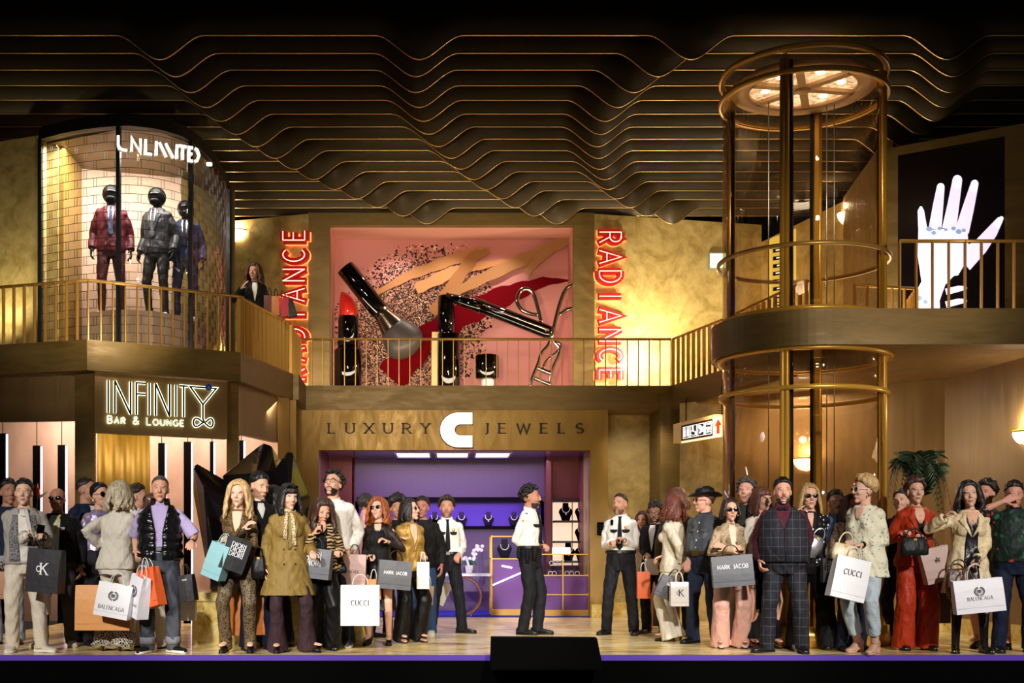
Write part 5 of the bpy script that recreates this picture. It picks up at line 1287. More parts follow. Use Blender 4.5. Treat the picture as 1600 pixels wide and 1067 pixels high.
        for i in range(n):
            u = (i+.5)/n; a = R(-180+360*u); aa = abs(math.degrees(a))
            if aa < (50 if hs != 'bangs' else 46): continue
            L = hl*(1 if aa > 80 else .95)+rs_.uniform(-.02, .02)
            p0 = V((0, .012, .036))+V((math.sin(a)*(.083+vol), -math.cos(a)*(.100+vol*.6), .01)); pts, rr = [], []
            for th in (22, 45, 68):
                q = V((0, .012, .036))+V((math.sin(a)*math.sin(R(th))*(.083+vol), -math.cos(a)*math.sin(R(th))*(.100+vol*.6), math.cos(R(th))*(.094+vol*.6))); q.y = max(q.y, -.062 if aa > 60 else -.075)
                pts.append((hc+Rh @ (q*HS))*k); rr.append((.017+vol*.2)*k)
            sd = math.copysign(1, math.sin(a)); frontal = max(0, 1-aa/100)
            for j in range(8):
                v = j/7; q = p0+V((sd*(.012*math.sin(v*PI*.8)+ (.02 if hs != 'bob' else .01)*v), (.02*v if aa > 100 else -.015*v), -L*v))
                q += V((math.sin(v*13+i*1.7)*wv*v, math.cos(v*11+i)*wv*v*.8, 0)); 
                if q.z < -.13 and aa < 125: q.y -= .02*v
                w_ = hc+Rh @ (V((q.x, q.y, max(q.z, -.02)))*HS) + V((0, 0, min(q.z+.02, 0))) + (Rh @ V((0, 0, 0)))
                if w_.z < 1.46:                     # lie on the shoulders
                    rx, ry, cy = rad(w_.z, .045); c_ = w_-sp(w_.z); e = (c_.x/rx)**2+((c_.y-cy)/ry)**2
                    if e < 1 and e > 1e-4: f_ = 1/math.sqrt(e); w_ = sp(w_.z)+V((c_.x*(1+(f_-1)*.35), cy+(c_.y-cy)*f_, w_.z))
                pts.append(w_*k); rr.append((.019 if hs != 'wavy' else .022)*k*(1-.55*v**3))
            mb.tube(pts, rr, 7, .8)
        me = fuse(mb, .007*k, 1); hh = finish(me, 'long_hair' if hs != 'bob' else 'bobbed_hair', hm_, root, wr=.0022, wk=.5)
    # clothes
    bvs = []
    if bot:
        kd, m_ = bot[0], bot[1]; mb = MB(); o = .016
        if kd == 'skirt':
            zh = bot[2]; secs = []
            for z in (1.05, 1.0, .93, .84, .7, (.7+zh)/2, zh, zh-.005):
                if z > .84 or True:
                    rx, ry, cy = rad(max(z, .84), o); fl = max(0, .84-z)*(bot[3] if len(bot) > 3 else .02)
                    secs.append((V((0, cy*.5, z))*k, V((rx+fl, 0, 0))*k, V((0, ry+fl, 0))*k))
            mb.loft(secs, 28)
        else:
            rr = {'slim': (.094, .082, .063, .056, .046), 'straight': (.097, .087, .074, .070, .066), 'wide': (.100, .098, .100, .108, .118), 'flare': (.095, .084, .068, .078, .115), 'baggy': (.102, .098, .090, .088, .086)}[kd]
            zh = bot[2] if len(bot) > 2 else .035
            secs = []
            for z in (.80, .86, .93, 1.02, 1.05):
                rx, ry, cy = rad(z, o); secs.append((V((0, cy, z))*k, V((rx*(.8 if z < .83 else 1), 0, 0))*k, V((0, ry, 0))*k))
            mb.loft(secs, 24, p=2.2)
            for i in (0, 1):
                end = ank[i].copy(); u = (knees[i].z-zh)/max(knees[i].z-end.z, .01); e = knees[i].lerp(end, min(u, 1.12)) if zh < end.z else knees[i].lerp(end, u)
                e.z = zh
                mb.tube([x*k for x in (hips[i]+V((0, 0, .0)), hips[i].lerp(knees[i], .5), knees[i], knees[i].lerp(e, .5), e)], [q*k*(1+(g-1)*.6)*(.96 if sex == 'f' else 1) for q in rr], 18, up=(0, 1, 0))
        me = fuse(mb, .010*k, 3); finish(me, 'skirt' if kd == 'skirt' else 'trousers', m_, root, wr=.0042 if not (len(bot) > 3 and kd != 'skirt') else .005)
    if top_:
        kd, m_, o, zh, sl = top_[:5]; opt = top_[5] if len(top_) > 5 else {}
        mb = MB(); zc_ = opt.get('neck', 1.475); torso(mb, o, zh, zc_, opt.get('flare', .12), 26)
        me = None
        if sl > 0:
            for sh, el, wr, dd, s, gc, t2 in arms:
                if sl <= 1: e = sh.lerp(el, sl); P_ = [sh+V((-s*.03, 0, 0)), sh.lerp(e, .5), e]; q = (.052+o*.7, .052+o*.7, .052+o*.9)
                else: e = el.lerp(wr, sl-1); P_ = [sh+V((-s*.03, 0, 0)), sh.lerp(el, .5), el, el.lerp(e, .5), e]; q = (.050+o*.7, .047+o*.7, .042+o*.7, .038+o*.7, .031+o*.8)
                mb.tube([x*k for x in P_], [x*k*(1 if sex == 'm' else .88)*(1+(g-1)*.6)*opt.get('slw', 1) for x in q], 16)
        me = fuse(mb, .009*k, 3); ob = finish(me, kd, m_, root, wr=opt.get('wr', .0042), wk=opt.get('wk', 1))
        bvs.append(bvh_of(ob.data))
        for cm in ([opt['collar']] if 'collar' in opt else []):
            mb = MB(); c0 = sp(1.48)+V((0, .004, 1.478)); h_ = opt.get('ch', .035)
            mb.rings([[ (c0+V((math.cos(a)*r_, math.sin(a)*r_*1.0-(.012 if z < 0 else 0), z+.018*math.sin(a))))*k for a in [2*PI*j/24 for j in range(24)]] for r_, z in ((nr_+.028, -.02), (nr_+.016, h_), (nr_+.009, h_), (nr_+.012, -.02))], cap=False)
            mb.build('collar', cm, root)
    allb = bvs
    bb_ = bvh_of(body.data)
    def surf(x, z, lift, back=False):
        best = None; dr_ = V((0, -1 if back else 1, 0))
        for bv in allb+[bb_]:
            h = bv.ray_cast(V((x*k, .6 if back else -.6, z*k)), dr_, 1.2)
            if h[0] is not None and (best is None or (h[0].y < best if not back else h[0].y > best)): best = h[0].y
        if best is None: best = -.1*k
        return V((x*k, best-(lift*k if not back else -lift*k), z*k))
    def drape(name, rows, mat, lift=.004, th=.003, cols=8, par=None):
        """strip that lies on the clothes; rows: (z, x left, x right)"""
        F, B = [], []
        R_ = []
        for a, b2 in zip(rows, rows[1:]):
            n_ = max(1, int(abs(a[0]-b2[0])/.03)); R_ += [tuple(a[q]+(b2[q]-a[q])*i/n_ for q in range(3)) for i in range(n_)]
        R_.append(rows[-1]); rs = []
        for z, xl, xr in R_:
            xl += sp(z).x; xr += sp(z).x
            f_ = [surf(xl+(xr-xl)*i/cols, z, lift+th) for i in range(cols+1)]; b_ = [p+V((0, (th+.012)*k, 0)) for p in f_]
            rs.append(f_+b_[::-1])
        mb = MB(); mb.rings(rs, smooth=True); return mb.build(name, mat, par or root)
    # front openings and accessories
    for e in list(fronts)+list(ext):
        n_ = e[0]
        if n_ == 'v':          # (v, name, mat, z_low, half width at neck[, lift])
            zl, wn = e[3], e[4]; lf_ = e[5] if len(e) > 5 else .001
            drape(e[1], [(zl, -.004, .004), (zl+(1.40-zl)*.5, -wn*.55, wn*.55), (1.40, -wn, wn), (1.455, -wn*.7, wn*.7)], e[2], lf_)
        elif n_ == 'open':     # open coat: strip from hem to neck
            zl, w0, w1 = e[3], e[4], e[5]; drape(e[1], [(zl, -w0, w0), (1.25, -w1, w1), (1.40, -w1*1.05, w1*1.05), (1.455, -w1*.7, w1*.7)], e[2], .001)
        elif n_ == 'strip': drape(e[1], e[3], e[2], e[4] if len(e) > 4 else .004)
        elif n_ == 'skinv':
            zl, wn = e[1], e[2]; drape('bare_neckline', [(zl, -.014, .014), (zl+(1.40-zl)*.5, -wn*.7, wn*.7), (1.41, -wn, wn), (1.45, -wn*1.08, wn*1.08), (1.487, -wn*.8, wn*.8)], skin(sk), .003+(e[3] if len(e) > 3 else 0))
        elif n_ == 'tie':
            t_ = drape('necktie', [(1.06, -.006, .006), (1.09, -.034, .034), (1.25, -.026, .026), (1.42, -.016, .016), (1.445, -.014, .014)], e[1], .012); drape('tie_knot', [(1.43, -.013, .013), (1.475, -.022, .022)], e[1], .018, .008)
        elif n_ == 'lapels':
            zl, wn = e[2], e[3]
            for s in (-1, 1): drape('lapel', [(zl, *sorted((s*.002, s*.012))), (zl+(1.38-zl)*.6, *sorted((s*wn*.62, s*(wn*.62+.045)))), (1.37, *sorted((s*wn*.92, s*(wn*.92+.065)))), (1.385, *sorted((s*wn*.95, s*(wn*.95+.035)))), (1.45, *sorted((s*wn*.75, s*(wn*.75+.03))))], e[1], .007, .004, 4)
        elif n_ == 'buttons':
            for z, x in e[2]:
                mb = MB(); c = surf(x+sp(z).x, z, .006); mb.ell(c, (.009*k, .005*k, .009*k), n=8, m=5); mb.build('button', e[1], root)
        elif n_ == 'pocket':
            for x, z in e[2]: drape('chest_pocket_flap', [(z-.028, x-.02, x+.02), (z-.012, x-.045, x+.045), (z+.012, x-.045, x+.045)], e[1], .007, .004, 5)
        elif n_ == 'epaulettes':
            for s in (-1, 1):
                mb = MB(); c = sp(1.47)+V((s*(sw-.052), -.002, 1.452)); mb.loft([((c+V((s*q, 0, -.028*(q+.05)/.1)))*k, V((0, w_, 0))*k, V((0, 0, .006))*k) for q, w_ in ((-.05, .016), (.0, .026), (.05, .030))], 8, p=4); mb.build('epaulette', e[1], root)
        elif n_ == 'badge':
            mb = MB(); c = surf(.075+sp(1.33).x, 1.335, .010); mb.ell(c, (.022*k, .006*k, .024*k), n=6, m=5); mb.build('star_badge', GOLD, root)
        elif n_ == 'belt':
            mb = MB(); rx, ry, cy = rad(1.02, .030); z = 1.035
            mb.rings([[V(((rx+q)*math.cos(a), cy+(ry+q)*math.sin(a), zz))*k for a in [2*PI*j/36 for j in range(36)]] for q, zz in ((0, z-.022), (.006, z-.020), (.006, z+.020), (0, z+.022))], cap=False); mb.build('belt', e[1], root)
            mb = MB(); mb.box(V((0, cy-ry-.008, z))*k, V((.05, .01, .036))*k if len(e) < 4 else V((.09, .01, .06))*k); mb.build('belt_buckle', e[2] if len(e) > 2 else plain('buckle_steel', '#888888', .3, 1), root)
        elif n_ == 'pouch':    # belt gear
            for a, h_ in e[2]:
                rx, ry, cy = rad(1.0, .05); c = V((rx*math.cos(R(a)), cy+ry*math.sin(R(a)), .96))*k; mb = MB(); mb.loft([(c+V((0, 0, q))*k, V((.026*w_, 0, 0))*k, V((0, .024*w_, 0))*k) for q, w_ in ((-h_, .7), (-h_*.6, 1), (.05, 1), (.07, .6))], 10, p=3.5); mb.build('belt_pouch', e[1], root)
        elif n_ in ('shades', 'glasses'):
            col = e[1]; lens = plain('dark_lens', '#080606', .08) if n_ == 'shades' else GLASS; fm = plain('frame_'+col, col, .25)
            big = e[2] if len(e) > 2 else 1.0; pr = MB()
            for s in (-1, 1):
                c = face(s*.033, .010, .012); c = c*.5+HP(s*.033, -.102, .010)*.5; mb = MB()
                pts = [c+Rh @ (V((.026*big*math.cos(R(a)), .004*abs(math.cos(R(a))), .020*big*math.sin(R(a))-.003*math.cos(R(a))*s*-1))*k) for a in range(0, 361, 24)]
                if n_ == 'shades': mb.ell(c, V((.025*big, .005, .019*big))*k, Rh, 16, 8); mb.build('lens', lens, root)
                pr.tube(pts, (.0032 if n_ == 'shades' else .0022)*k*(1.5 if big > 1.15 else 1), 6); pr.tube([HP(s*(.033+.024*big), -.096, .016), HP(s*.077, -.05, .014), HP(s*.078, .01, .006)], .0026*k, 6)
            pr.tube([HP(-.010, -.106, .014), HP(0, -.109, .017), HP(.010, -.106, .014)], .0028*k, 6); pr.build('glasses_frame' if n_ == 'glasses' else 'sunglasses_frame', fm, root)
        elif n_ == 'headshades':
            mb = MB()
            for s in (-1, 1): mb.ell(HP(s*.036, -.078, .105), V((.026, .012, .018))*k, Rh)
            mb.tube([HP(-.075, -.04, .09), HP(0, -.085, .108), HP(.075, -.04, .09)], .004*k, 6); mb.build('sunglasses_on_hair', GBLK, root)
        elif n_ in ('beard', 'moustache'):
            bm2 = hairmat(e[1]); mb = MB()
            if n_ == 'beard':
                na, nt = 20, 8; rs = []
                for it in range(nt+1):
                    th = R(96+60*it/nt); ring = []
                    for ja in range(na+1):
                        a = R(-92+184*ja/na); cut = 1.0
                        p = V((math.sin(a)*math.sin(th)*.058, -math.cos(a)*math.sin(th)*.073, math.cos(th)*.068)); ring.append(HP(*(V((0, -.022, -.050))+p*1.06)))
                    rs.append(ring)
                # chin and jaw, open round the mouth
                v_ = [p for r_ in rs for p in r_]; fs = []
                for it in range(nt):
                    for ja in range(na):
                        if abs(ja-na/2+.5) < 3.4 and it < 3: continue
                        fs.append((it*(na+1)+ja, it*(na+1)+ja+1, (it+1)*(na+1)+ja+1, (it+1)*(na+1)+ja))
                mb.add(v_, fs, True)
                ob = mb.build('beard', bm2, root); so = ob.modifiers.new('s', 'SOLIDIFY'); so.thickness = .003*k; mb = MB()
            mb.tube([face(x, -.043-abs(x)*.35, .001) for x in (-.028, -.016, 0, .016, .028)], [.003*k, .006*k, .0055*k, .006*k, .003*k], 7, .7); mb.build('moustache', bm2, root)
        elif n_ == 'cowboy':
            m2 = e[1]; mb = MB(); rs = []
            for r_, z in ((.076, .055), (.088, .05), (.12, .045), (.152, .05), (.154, .056), (.12, .054), (.09, .062), (.088, .10), (.082, .135), (.06, .148), (.03, .138), (.002, .136)):
                rs.append([HP(r_*math.cos(R(a))*(.95 if r_ < .1 else 1), .012+r_*math.sin(R(a))*1.18, z+(.045*max(0, (r_-.10)/.055)*abs(math.cos(R(a)))**2 if r_ > .1 else 0)+(.012*math.cos(R(2*a)) if z > .12 else 0)) for a in range(0, 360, 12)])
            mb.rings(rs); mb.build('cowboy_hat', m2, root)
        elif n_ == 'scarf':
            mb = MB(); c0 = sp(1.48)+V((0, .0, 1.478)); mb.tube([(c0+V((math.cos(R(a))*(nr_+.022), math.sin(R(a))*(nr_+.022)-.004, .012*math.sin(R(a)*2))))*k for a in range(0, 361, 20)], .022*k, 10); mb.build('neck_scarf', e[1], root)
            for s, L in ((1, e[2]), (-1, e[2]*.8)): drape('scarf_end', [(1.46-L, s*.05-.02, s*.05+.025), (1.40, s*.035-.018, s*.035+.018), (1.46, s*.02-.015, s*.02+.015)], e[1], .012, .008, 4)
        elif n_ == 'necklace':
            mb = MB(); pts = [surf(sp(1.4).x+.055*math.cos(R(a))*(1 if a else 1), 1.455+(e[2] if len(e) > 2 else .07)*math.sin(R(a)), .006) for a in range(180, 361, 15)]; mb.tube(pts, .003*k, 6)
            mb.ell(pts[len(pts)//2], (.010*k,)*3, n=8, m=5); mb.build('necklace', e[1], root)
        elif n_ == 'earrings':
            for s in (-1, 1): mb = MB(); mb.ell(HP(s*.080, .0, -.050), V((.008, .008, .014))*k, n=8, m=5); mb.build('earring', e[1], root)
        elif n_ == 'watch':
            sh, el, wr, dd, s, gc, t2 = arms[e[1]]; mb = MB(); mb.tube([(wr-dd*.03)*k, (wr-dd*.008)*k], .033*k, 14); mb.build('wristwatch', e[2], root)
        elif n_ == 'cuffs':
            for sh, el, wr, dd, s, gc, t2 in arms:
                mb = MB(); e_ = el.lerp(wr, e[2]); mb.tube([(e_-dd*e[3])*k, (e_+dd*.004)*k], [e[4]*k, e[4]*1.04*k], 16); mb.build('cuff', e[1], root)
        elif n_ == 'strap':    # bag strap across the chest
            a_, b_ = e[2], e[3]; pts = [surf(a_[0]+(b_[0]-a_[0])*i/8, a_[1]+(b_[1]-a_[1])*i/8, .010) for i in range(9)]; mb = MB(); mb.tube(pts, (e[4] if len(e) > 4 else .012)*k, 6, .4, up=(0, 1, 0)); mb.build('strap', e[1], root)
        elif n_ == 'hem':      # lace or turn-up bands at the trouser ends
            for i in (0, 1):
                mb = MB(); zt = e[3]; zb_ = e[4]; e_ = lambda z: knees[i].lerp(ank[i], (knees[i].z-z)/max(knees[i].z-ank[i].z, .01))
                mb.tube([V((e_(z).x, e_(z).y, z))*k for z in (zb_, (zb_+zt)/2, zt)], [e[2]*1.03*k, e[2]*k, e[2]*.97*k], 20, up=(0, 1, 0)); mb.build('trouser_hem', e[1], root)
        elif n_ == 'radio':
            mb = MB(); mb.box(surf(-.10, 1.40, .015), V((.03, .025, .07))*k); mb.build('shoulder_radio', BLACK, root)
        elif n_ == 'phone':
            t2 = arms[e[1]][6]*k; mb = MB(); mb.box(t2+V(e[2]), (.072, .012, .145), Matrix.Rotation(R(e[3]), 3, 'Y')); mb.build('phone', GBLK, root)
        elif n_ == 'helmet':
            mb = MB(); mb.ell(HP(0, .0, .012), V((.118, .135, .128))*k, Rh, 28, 18); mb.ell(HP(0, -.035, -.055), V((.085, .095, .06))*k, Rh, 24, 12); mb.build('helmet', plain('helmet_black', '#060607', .4, spec=.12), root)
            mb = MB(); mb.ell(HP(0, -.045, .02), V((.098, .096, .052))*k, Rh, 24, 12); mb.build('visor', plain('visor_black', '#040405', .2, spec=.25), root)
        elif n_ == 'bowtie':
            c = surf(sp(1.47).x, 1.455, .014); mb = MB(); mb.ell(c, (.012*k, .01*k, .012*k))
            for s in (-1, 1): mb.ell(c+V((s*.028*k, 0, 0)), (.026*k, .009*k, .018*k))
            mb.build('bow_tie', e[1], root)
    # shoes
    kd, cc = shoes[0], shoes[1]; sm = fab(cc, 'plain', rough=.35 if kd in ('shoe', 'heel', 'boot', 'hboot', 'boots') else .6, fold=.1); sol = plain('sole_'+(shoes[2] if len(shoes) > 2 else '#0c0a08'), shoes[2] if len(shoes) > 2 else '#0c0a08', .6)
    for i in (0, 1):
        a = R(toe[i]*(-1, 1)[i]); fd = V((math.sin(a), -math.cos(a), 0)); sd = V((fd.y, -fd.x, 0)); c = V((ank[i].x, ank[i].y, 0)); hh = .05 if kd in ('heel', 'hboot') else .0
        f_ = 1 if sex == 'm' else .88; mb = MB(); so = MB()
        for q, w_, zb_ in ((0, 0, 0),):
            secs = []
            for q, w_, t0, lift in ((-.085, .022, .05, hh), (-.07, .036, .075, hh), (-.02, .040, .085, hh*.9), (.05, .042, .060, hh*.45), (.11, .048, .045, 0), (.16, .044, .036, 0), (.19, .030, .028, 0), (.20, .012, .02, 0)):
                if kd == 'heel': w_ *= .86; t0 *= (.55 if -.03 < q < .1 else .8)
                z0_ = lift+.014; secs.append(((c+fd*q*f_+V((0, 0, z0_+t0/2)))*k, sd*w_*f_*k, V((0, 0, t0/2))*k))
            mb.loft(secs, 14, p=2.6)
            if kd in ('boot', 'hboot', 'boots'):
                top_z = {'boot': .22, 'hboot': .24, 'boots': .42}[kd]; kk = knees[i]; an = ank[i]; e_ = kk.lerp(an, (kk.z-top_z)/(kk.z-an.z)); mb.tube([x*k for x in (c+V((0, 0, .05+hh)), an, an.lerp(e_, .5), e_)], [x*k*f_ for x in (.046, .045, .050, .056 if kd != 'boots' else .062)], 16)
            secs = []
            for q, w_, lift in ((-.088, .020, hh), (-.07, .038, hh), (-.02, .040, hh*.9), (.05, .043, hh*.45), (.11, .050, 0), (.16, .046, 0), (.195, .026, 0)):
                tk_ = .007 if kd in ('heel',) else (.016 if kd == 'sneaker' else .011)
                secs.append(((c+fd*q*f_+V((0, 0, lift+tk_)))*k, sd*w_*f_*(1.04)*k*(.86 if kd == 'heel' else 1), V((0, 0, tk_))*k))
            so.loft(secs, 12, p=4)
            if hh: so.tube([(c+fd*-.068*f_+V((0, 0, .004)))*k, (c+fd*-.066*f_+V((0, 0, hh+.015)))*k], [(.012 if kd == 'heel' else .026)*k, (.02 if kd == 'heel' else .03)*k], 10)
        s_ob = mb.build('boot' if 'boot' in kd else 'shoe', sm, root, smooth=True)
        o2 = so.build('sole', sol, s_ob)
    return root

# ------------------------------------------------------------------ shopping bags
def bag(label, px, py, d, w, h, dep, colr, text=None, tilt=0, yaw=0, pitch=0, hnd=None, group=None, tcol='#ffffff', name='shopping_bag', rough=.5, rope='#e8e4dc', thick=.010, deco=None, side=None, cat='shopping bag', tstyle='sans', tsz=None, tz=.55, handle_h=.11):
    """px, py: centre of the bag's mouth; w, h in metres"""
    base = PX(px, py, d); root = thing(name, label, cat, base, 0, group); root['_w'] = (0, 0, 0); root.rotation_euler = (R(pitch), R(tilt), R(yaw))
    m_ = plain('paper_'+colr+str(rough), colr, rough, bumps=(7, .25, .03)); hw, hd = w/2, dep/2; t = .004
    mb = MB()
    pr = lambda z, q=0: [V((-hw-q, -hd*(1-.45*(z/-h < .02)), z)), V((hw+q, -hd*(1-.45*(z/-h < .02)), z)), V((hw+q, hd*(1-.45*(z/-h < .02)), z)), V((-hw-q, hd*(1-.45*(z/-h < .02)), z))]
    def ring(z, gu):                                   # rounded gusset fold at the sides
        yy = hd*gu; return [V((-hw, -yy, z)), V((0, -yy-.004, z)), V((hw, -yy, z)), V((hw-dep*.18*(1-gu), 0, z)), V((hw, yy, z)), V((0, yy, z)), V((-hw, yy, z)), V((-hw+dep*.18*(1-gu), 0, z))]
    zs = [(-h, 1), (-h*.97, 1), (-h*.6, .97), (-h*.3, .85), (0, .62)]
    outer = [ring(z, g_) for z, g_ in zs]; inner = [[V((p.x*.985, p.y*.97, p.z+(.004 if z < -h*.9 else 0))) for p in ring(z, g_)] for z, g_ in reversed(zs)]
    mb.rings(outer+inner, cap=True, smooth=False); mb.build('paper_body', m_, root)
    mb = MB(); mb.box((0, -hd*1.0-.0045, -h+dep*.42), (w*.96, .0015, .0025)); mb.build('fold_crease', plain('crease_'+colr, tuple(x*.6 for x in C(colr)[:3])+(1,), .7), root)
    if hnd != 0:
        rm = plain('rope_'+rope, rope, .7)
        for s in (-1, 1):
            y = s*hd*.55; mb = MB(); hh = handle_h; mb.tube([V((-w*.2*math.cos(R(a))*(1 if a else 1), y*(1-.5*math.sin(R(a))), -.012+(hh+.012)*math.sin(R(a))**.8)) for a in range(0, 181, 15)], .0042, 6); mb.build('rope_handle', rm, root)
    if text:
        tm = emi('none', '#000000', 0) if False else plain('ink_'+tcol, tcol, .5)
        for line, (tw, tz_, st, th) in text:
            wu = text_w(line, .28); sc = tw/wu; mb = MB(); O = V((-tw/2, -hd*.93-.006, -h*tz_)); text3(mb, line, O, V((sc, 0, 0)), V((0, 0, sc*(1.08 if line == 'DIORI' else 1.25))), V((0, -.0015, 0)), th, st, .28); o = mb.build('printed_lettering', tm, root)
    if deco == 'laurel':
        mb = MB(); O = V((0, -hd*.93-.006, -h*.36)); r_ = h*.13
        for s in (-1, 1):
            for i in range(9):
                a = R(-80+150*i/8); c = O+V((s*r_*math.cos(a), 0, r_*math.sin(a))); mb.ell(c+V((s*.004, 0, 0)), (r_*.20, .0015, r_*.10), Matrix.Rotation(-s*(a+PI/2+.5), 3, 'Y'), 8, 5)
                mb.ell(c-V((s*r_*.2*math.cos(a), 0, r_*.2*math.sin(a))), (r_*.14, .0015, r_*.07), Matrix.Rotation(-s*(a+PI/2-.5), 3, 'Y'), 8, 5)
            x0 = O.x+s*r_*.30
        for s in (0, 1): text3(mb, 'B', O+V((-r_*.42+s*r_*.42, 0, -r_*.35)), V((r_*.62, 0, 0)), V((0, 0, r_*.7)), V((0, -.0015, 0)), .16, 'sans')
        mb.build('laurel_emblem', plain('ink_'+tcol, tcol, .5), root)
    if deco == 'ck':
        mb = MB(); O = V((-w*.10, -hd*.93-.006, -h*.58)); text3(mb, 'C', O+V((-w*.07, 0, h*.06)), V((h*.13, 0, 0)), V((0, 0, h*.13)), V((0, -.0015, 0)), .16, 'sans'); text3(mb, 'K', O+V((w*.06, 0, 0)), V((h*.26, 0, 0)), V((0, 0, h*.26)), V((0, -.0015, 0)), .12, 'serif')
        mb.build('monogram', plain('ink_'+tcol, tcol, .5), root)
        mb = MB(); wu = text_w('CKCK', .6); 
    if deco == 'rider':
        mb = MB(); O = V((0, -hd*.93-.006, -h*.36)); r_ = h*.07
        mb.ell(O, (r_, .002, r_*.5), Matrix.Rotation(.3, 3, 'Y')); mb.ell(O+V((r_*.9, 0, r_*.55)), (r_*.45, .002, r_*.25), Matrix.Rotation(-.8, 3, 'Y')); mb.ell(O+V((0, 0, r_*.9)), (r_*.25, .002, r_*.5))
        for x in (-.8, -.4, .5, .9): mb.box(O+V((r_*x, 0, -r_*.7)), (r_*.14, .003, r_*.8), Matrix.Rotation(x*.5, 3, 'Y'))
        mb.build('horse_emblem', plain('ink_'+tcol, tcol, .5), root)
    return root
def handbag(label, px, py, d, w, h, dep, mat, tilt=0, yaw=0, kind='top', name='handbag', gold=None, hh=.09):
    base = PX(px, py, d); root = thing(name, label, 'handbag', base); root['_w'] = (0, 0, 0); root.rotation_euler = (0, R(tilt), R(yaw))
    secs = []
    for z, a, b in ((-h, .80, .85), (-h*.96, .95, 1), (-h*.6, 1.0, .95), (-h*.25, .92, .7), (-.01, .80, .4), (0, .74, .3)) if kind != 'round' else ((-h, .3, .5), (-h*.9, .75, .9), (-h*.55, 1, 1), (-h*.2, .85, .8), (0, .5, .4)): secs.append((V((0, 0, z)), V((w/2*a, 0, 0)), V((0, dep/2*b, 0))))
    mb = MB(); mb.loft(secs, 22, p=4 if kind != 'round' else 2.3); mb.build('bag_body', mat, root)
    mb = MB(); mb.tube([V((-w*.28*math.cos(R(a)), 0, -.02+(hh+.02)*math.sin(R(a))**.8)) for a in range(0, 181, 15)], .008, 8); mb.build('handle', mat, root)
    mb = MB(); mb.box((0, -dep*.25-.002, -.025), (.03, .012, .02)); mb.build('clasp', gold or GOLD, root)
    return root
# ------------------------------------------------------------------ the crowd
F = fab
def S(c, **k): return fab(c, 'plain', **k)
WH = S('#efece6'); BK = S('#0e0d0f'); NV = S('#141c34'); BKL = fab('#0c0b0c', rough=.45, fold=.5)
SHD = ('shades', '#0a0808')
def guard(label, px, top, d, **k):
    exw = k.pop('more', ())
    return person(label, px, top, d, 'm', top_=('uniform_shirt', WH, .018, 1.03, 1.92, dict(collar=WH, flare=0)), bot=('straight', S('#17181d')), shoes=('boot', '#0d0d0d'),
        fronts=(('tie', S('#101018')), ('pocket', S('#15151c'), ((-.075, 1.30), (.075, 1.30))), ('epaulettes', S('#15151c')), ('belt', S('#0c0c0c', rough=.4)))+tuple(exw), **k)
def suit(mat, zlow=1.12, w_=.055, shirt=WH, hem=.86, o=.028, **k):
    return dict(top_=('suit_jacket', mat, o, hem, 1.93, dict(k)), fronts=(('v', 'shirt_front', shirt, zlow, w_), ('lapels', mat, zlow, w_)))
person('man with dark hair in navy top at the far left edge, behind the grey cardigan', 12, 750, 13.3, hy=35, sk='#a8745c', hair=('short', '#17110f'), top_=('sweater', NV, .022, .95, 1.95), bot=('straight', S('#9aa0ac')), shoes=('shoe', '#101010'), aL=(2, 895, .1))
person('young man in grey cardigan with black tweed panels and cream trousers', 38, 750, 12.33, yaw=18, hy=-8, sk='#dcae90', hair=('short', '#0e0b0c'), g=1.06,
  top_=('cardigan', S('#9b968c'), .030, .90, 1.95), fronts=(('open', 'white_tshirt', S('#ded8ce'), .91, .030, .052), ('strip', 'tweed_panel', F('#26262a', 'tweed', '#8c8a88'), [(.93, -.14, -.035), (1.2, -.145, -.06), (1.40, -.11, -.06)], .005), ('strip', 'tweed_panel', F('#26262a', 'tweed', '#8c8a88'), [(.93, .035, .14), (1.2, .06, .145), (1.40, .06, .11)], .005)),
  bot=('straight', S('#d6cab6')), shoes=('sneaker', '#cfcac2', '#e8e4dc'), aL=(50, 832, .28), aR=(63, 834, .30), gl=.9, gr=.9, feet=(.11, .17, 0, -.12), toe=(12, 45), ext=(('phone', 1, (0, -.03, .02), 10), ('strap', S('#c8c0b8'), (.02, 1.46), (.09, 1.1), .02), ('necklace', MATS['buckle_steel'] if 'buckle_steel' in MATS else plain('buckle_steel', '#888888', .3, 1))))
person('bald man in sunglasses with black bomber jacket and yellow lanyard', 90, 762, 13.0, yaw=5, hy=-4, hp=-3, sk='#a06a50', hair=('bald', '#000000'), g=1.12, belly=.02,
  top_=('bomber_jacket', BK, .034, .93, 1.95), fronts=(('open', 'white_shirt', S('#c4ccd4'), .94, .045, .06), ('strip', 'yellow_lanyard', S('#c8b43c'), [(1.22, .0, .018), (1.36, .02, .042), (1.46, .045, .062)], .008), ('strip', 'white_patch', WH, [(1.29, .075, .11), (1.32, .07, .115)], .005)), bot=('straight', S('#3a3836')), shoes=('sneaker', '#d8d2c8', '#e8e0d4'), ext=(SHD,), feet=(.17, .15, 0, 0), toe=(20, 20))
person('man with cropped dark hair in navy suit behind the woman in lilac', 134, 746, 13.9, yaw=60, hy=20, sk='#b98468', hair=('crop', '#2a2220'), bot=('straight', NV), **suit(NV))
person('woman with black bun and round black glasses in lilac sequin top', 155, 755, 13.2, 'f', yaw=40, hy=12, sk='#d8a488', hair=('bun', '#100c0c'), top_=('sequin_top', F('#b4a8c8', 'sequin', '#8a7a9c'), .016, .92, 1.95), bot=('straight', S('#202028')), shoes=('shoe', '#101010'), ext=(('shades', '#0a0808', 1.2), ('earrings', CREAM_P)))
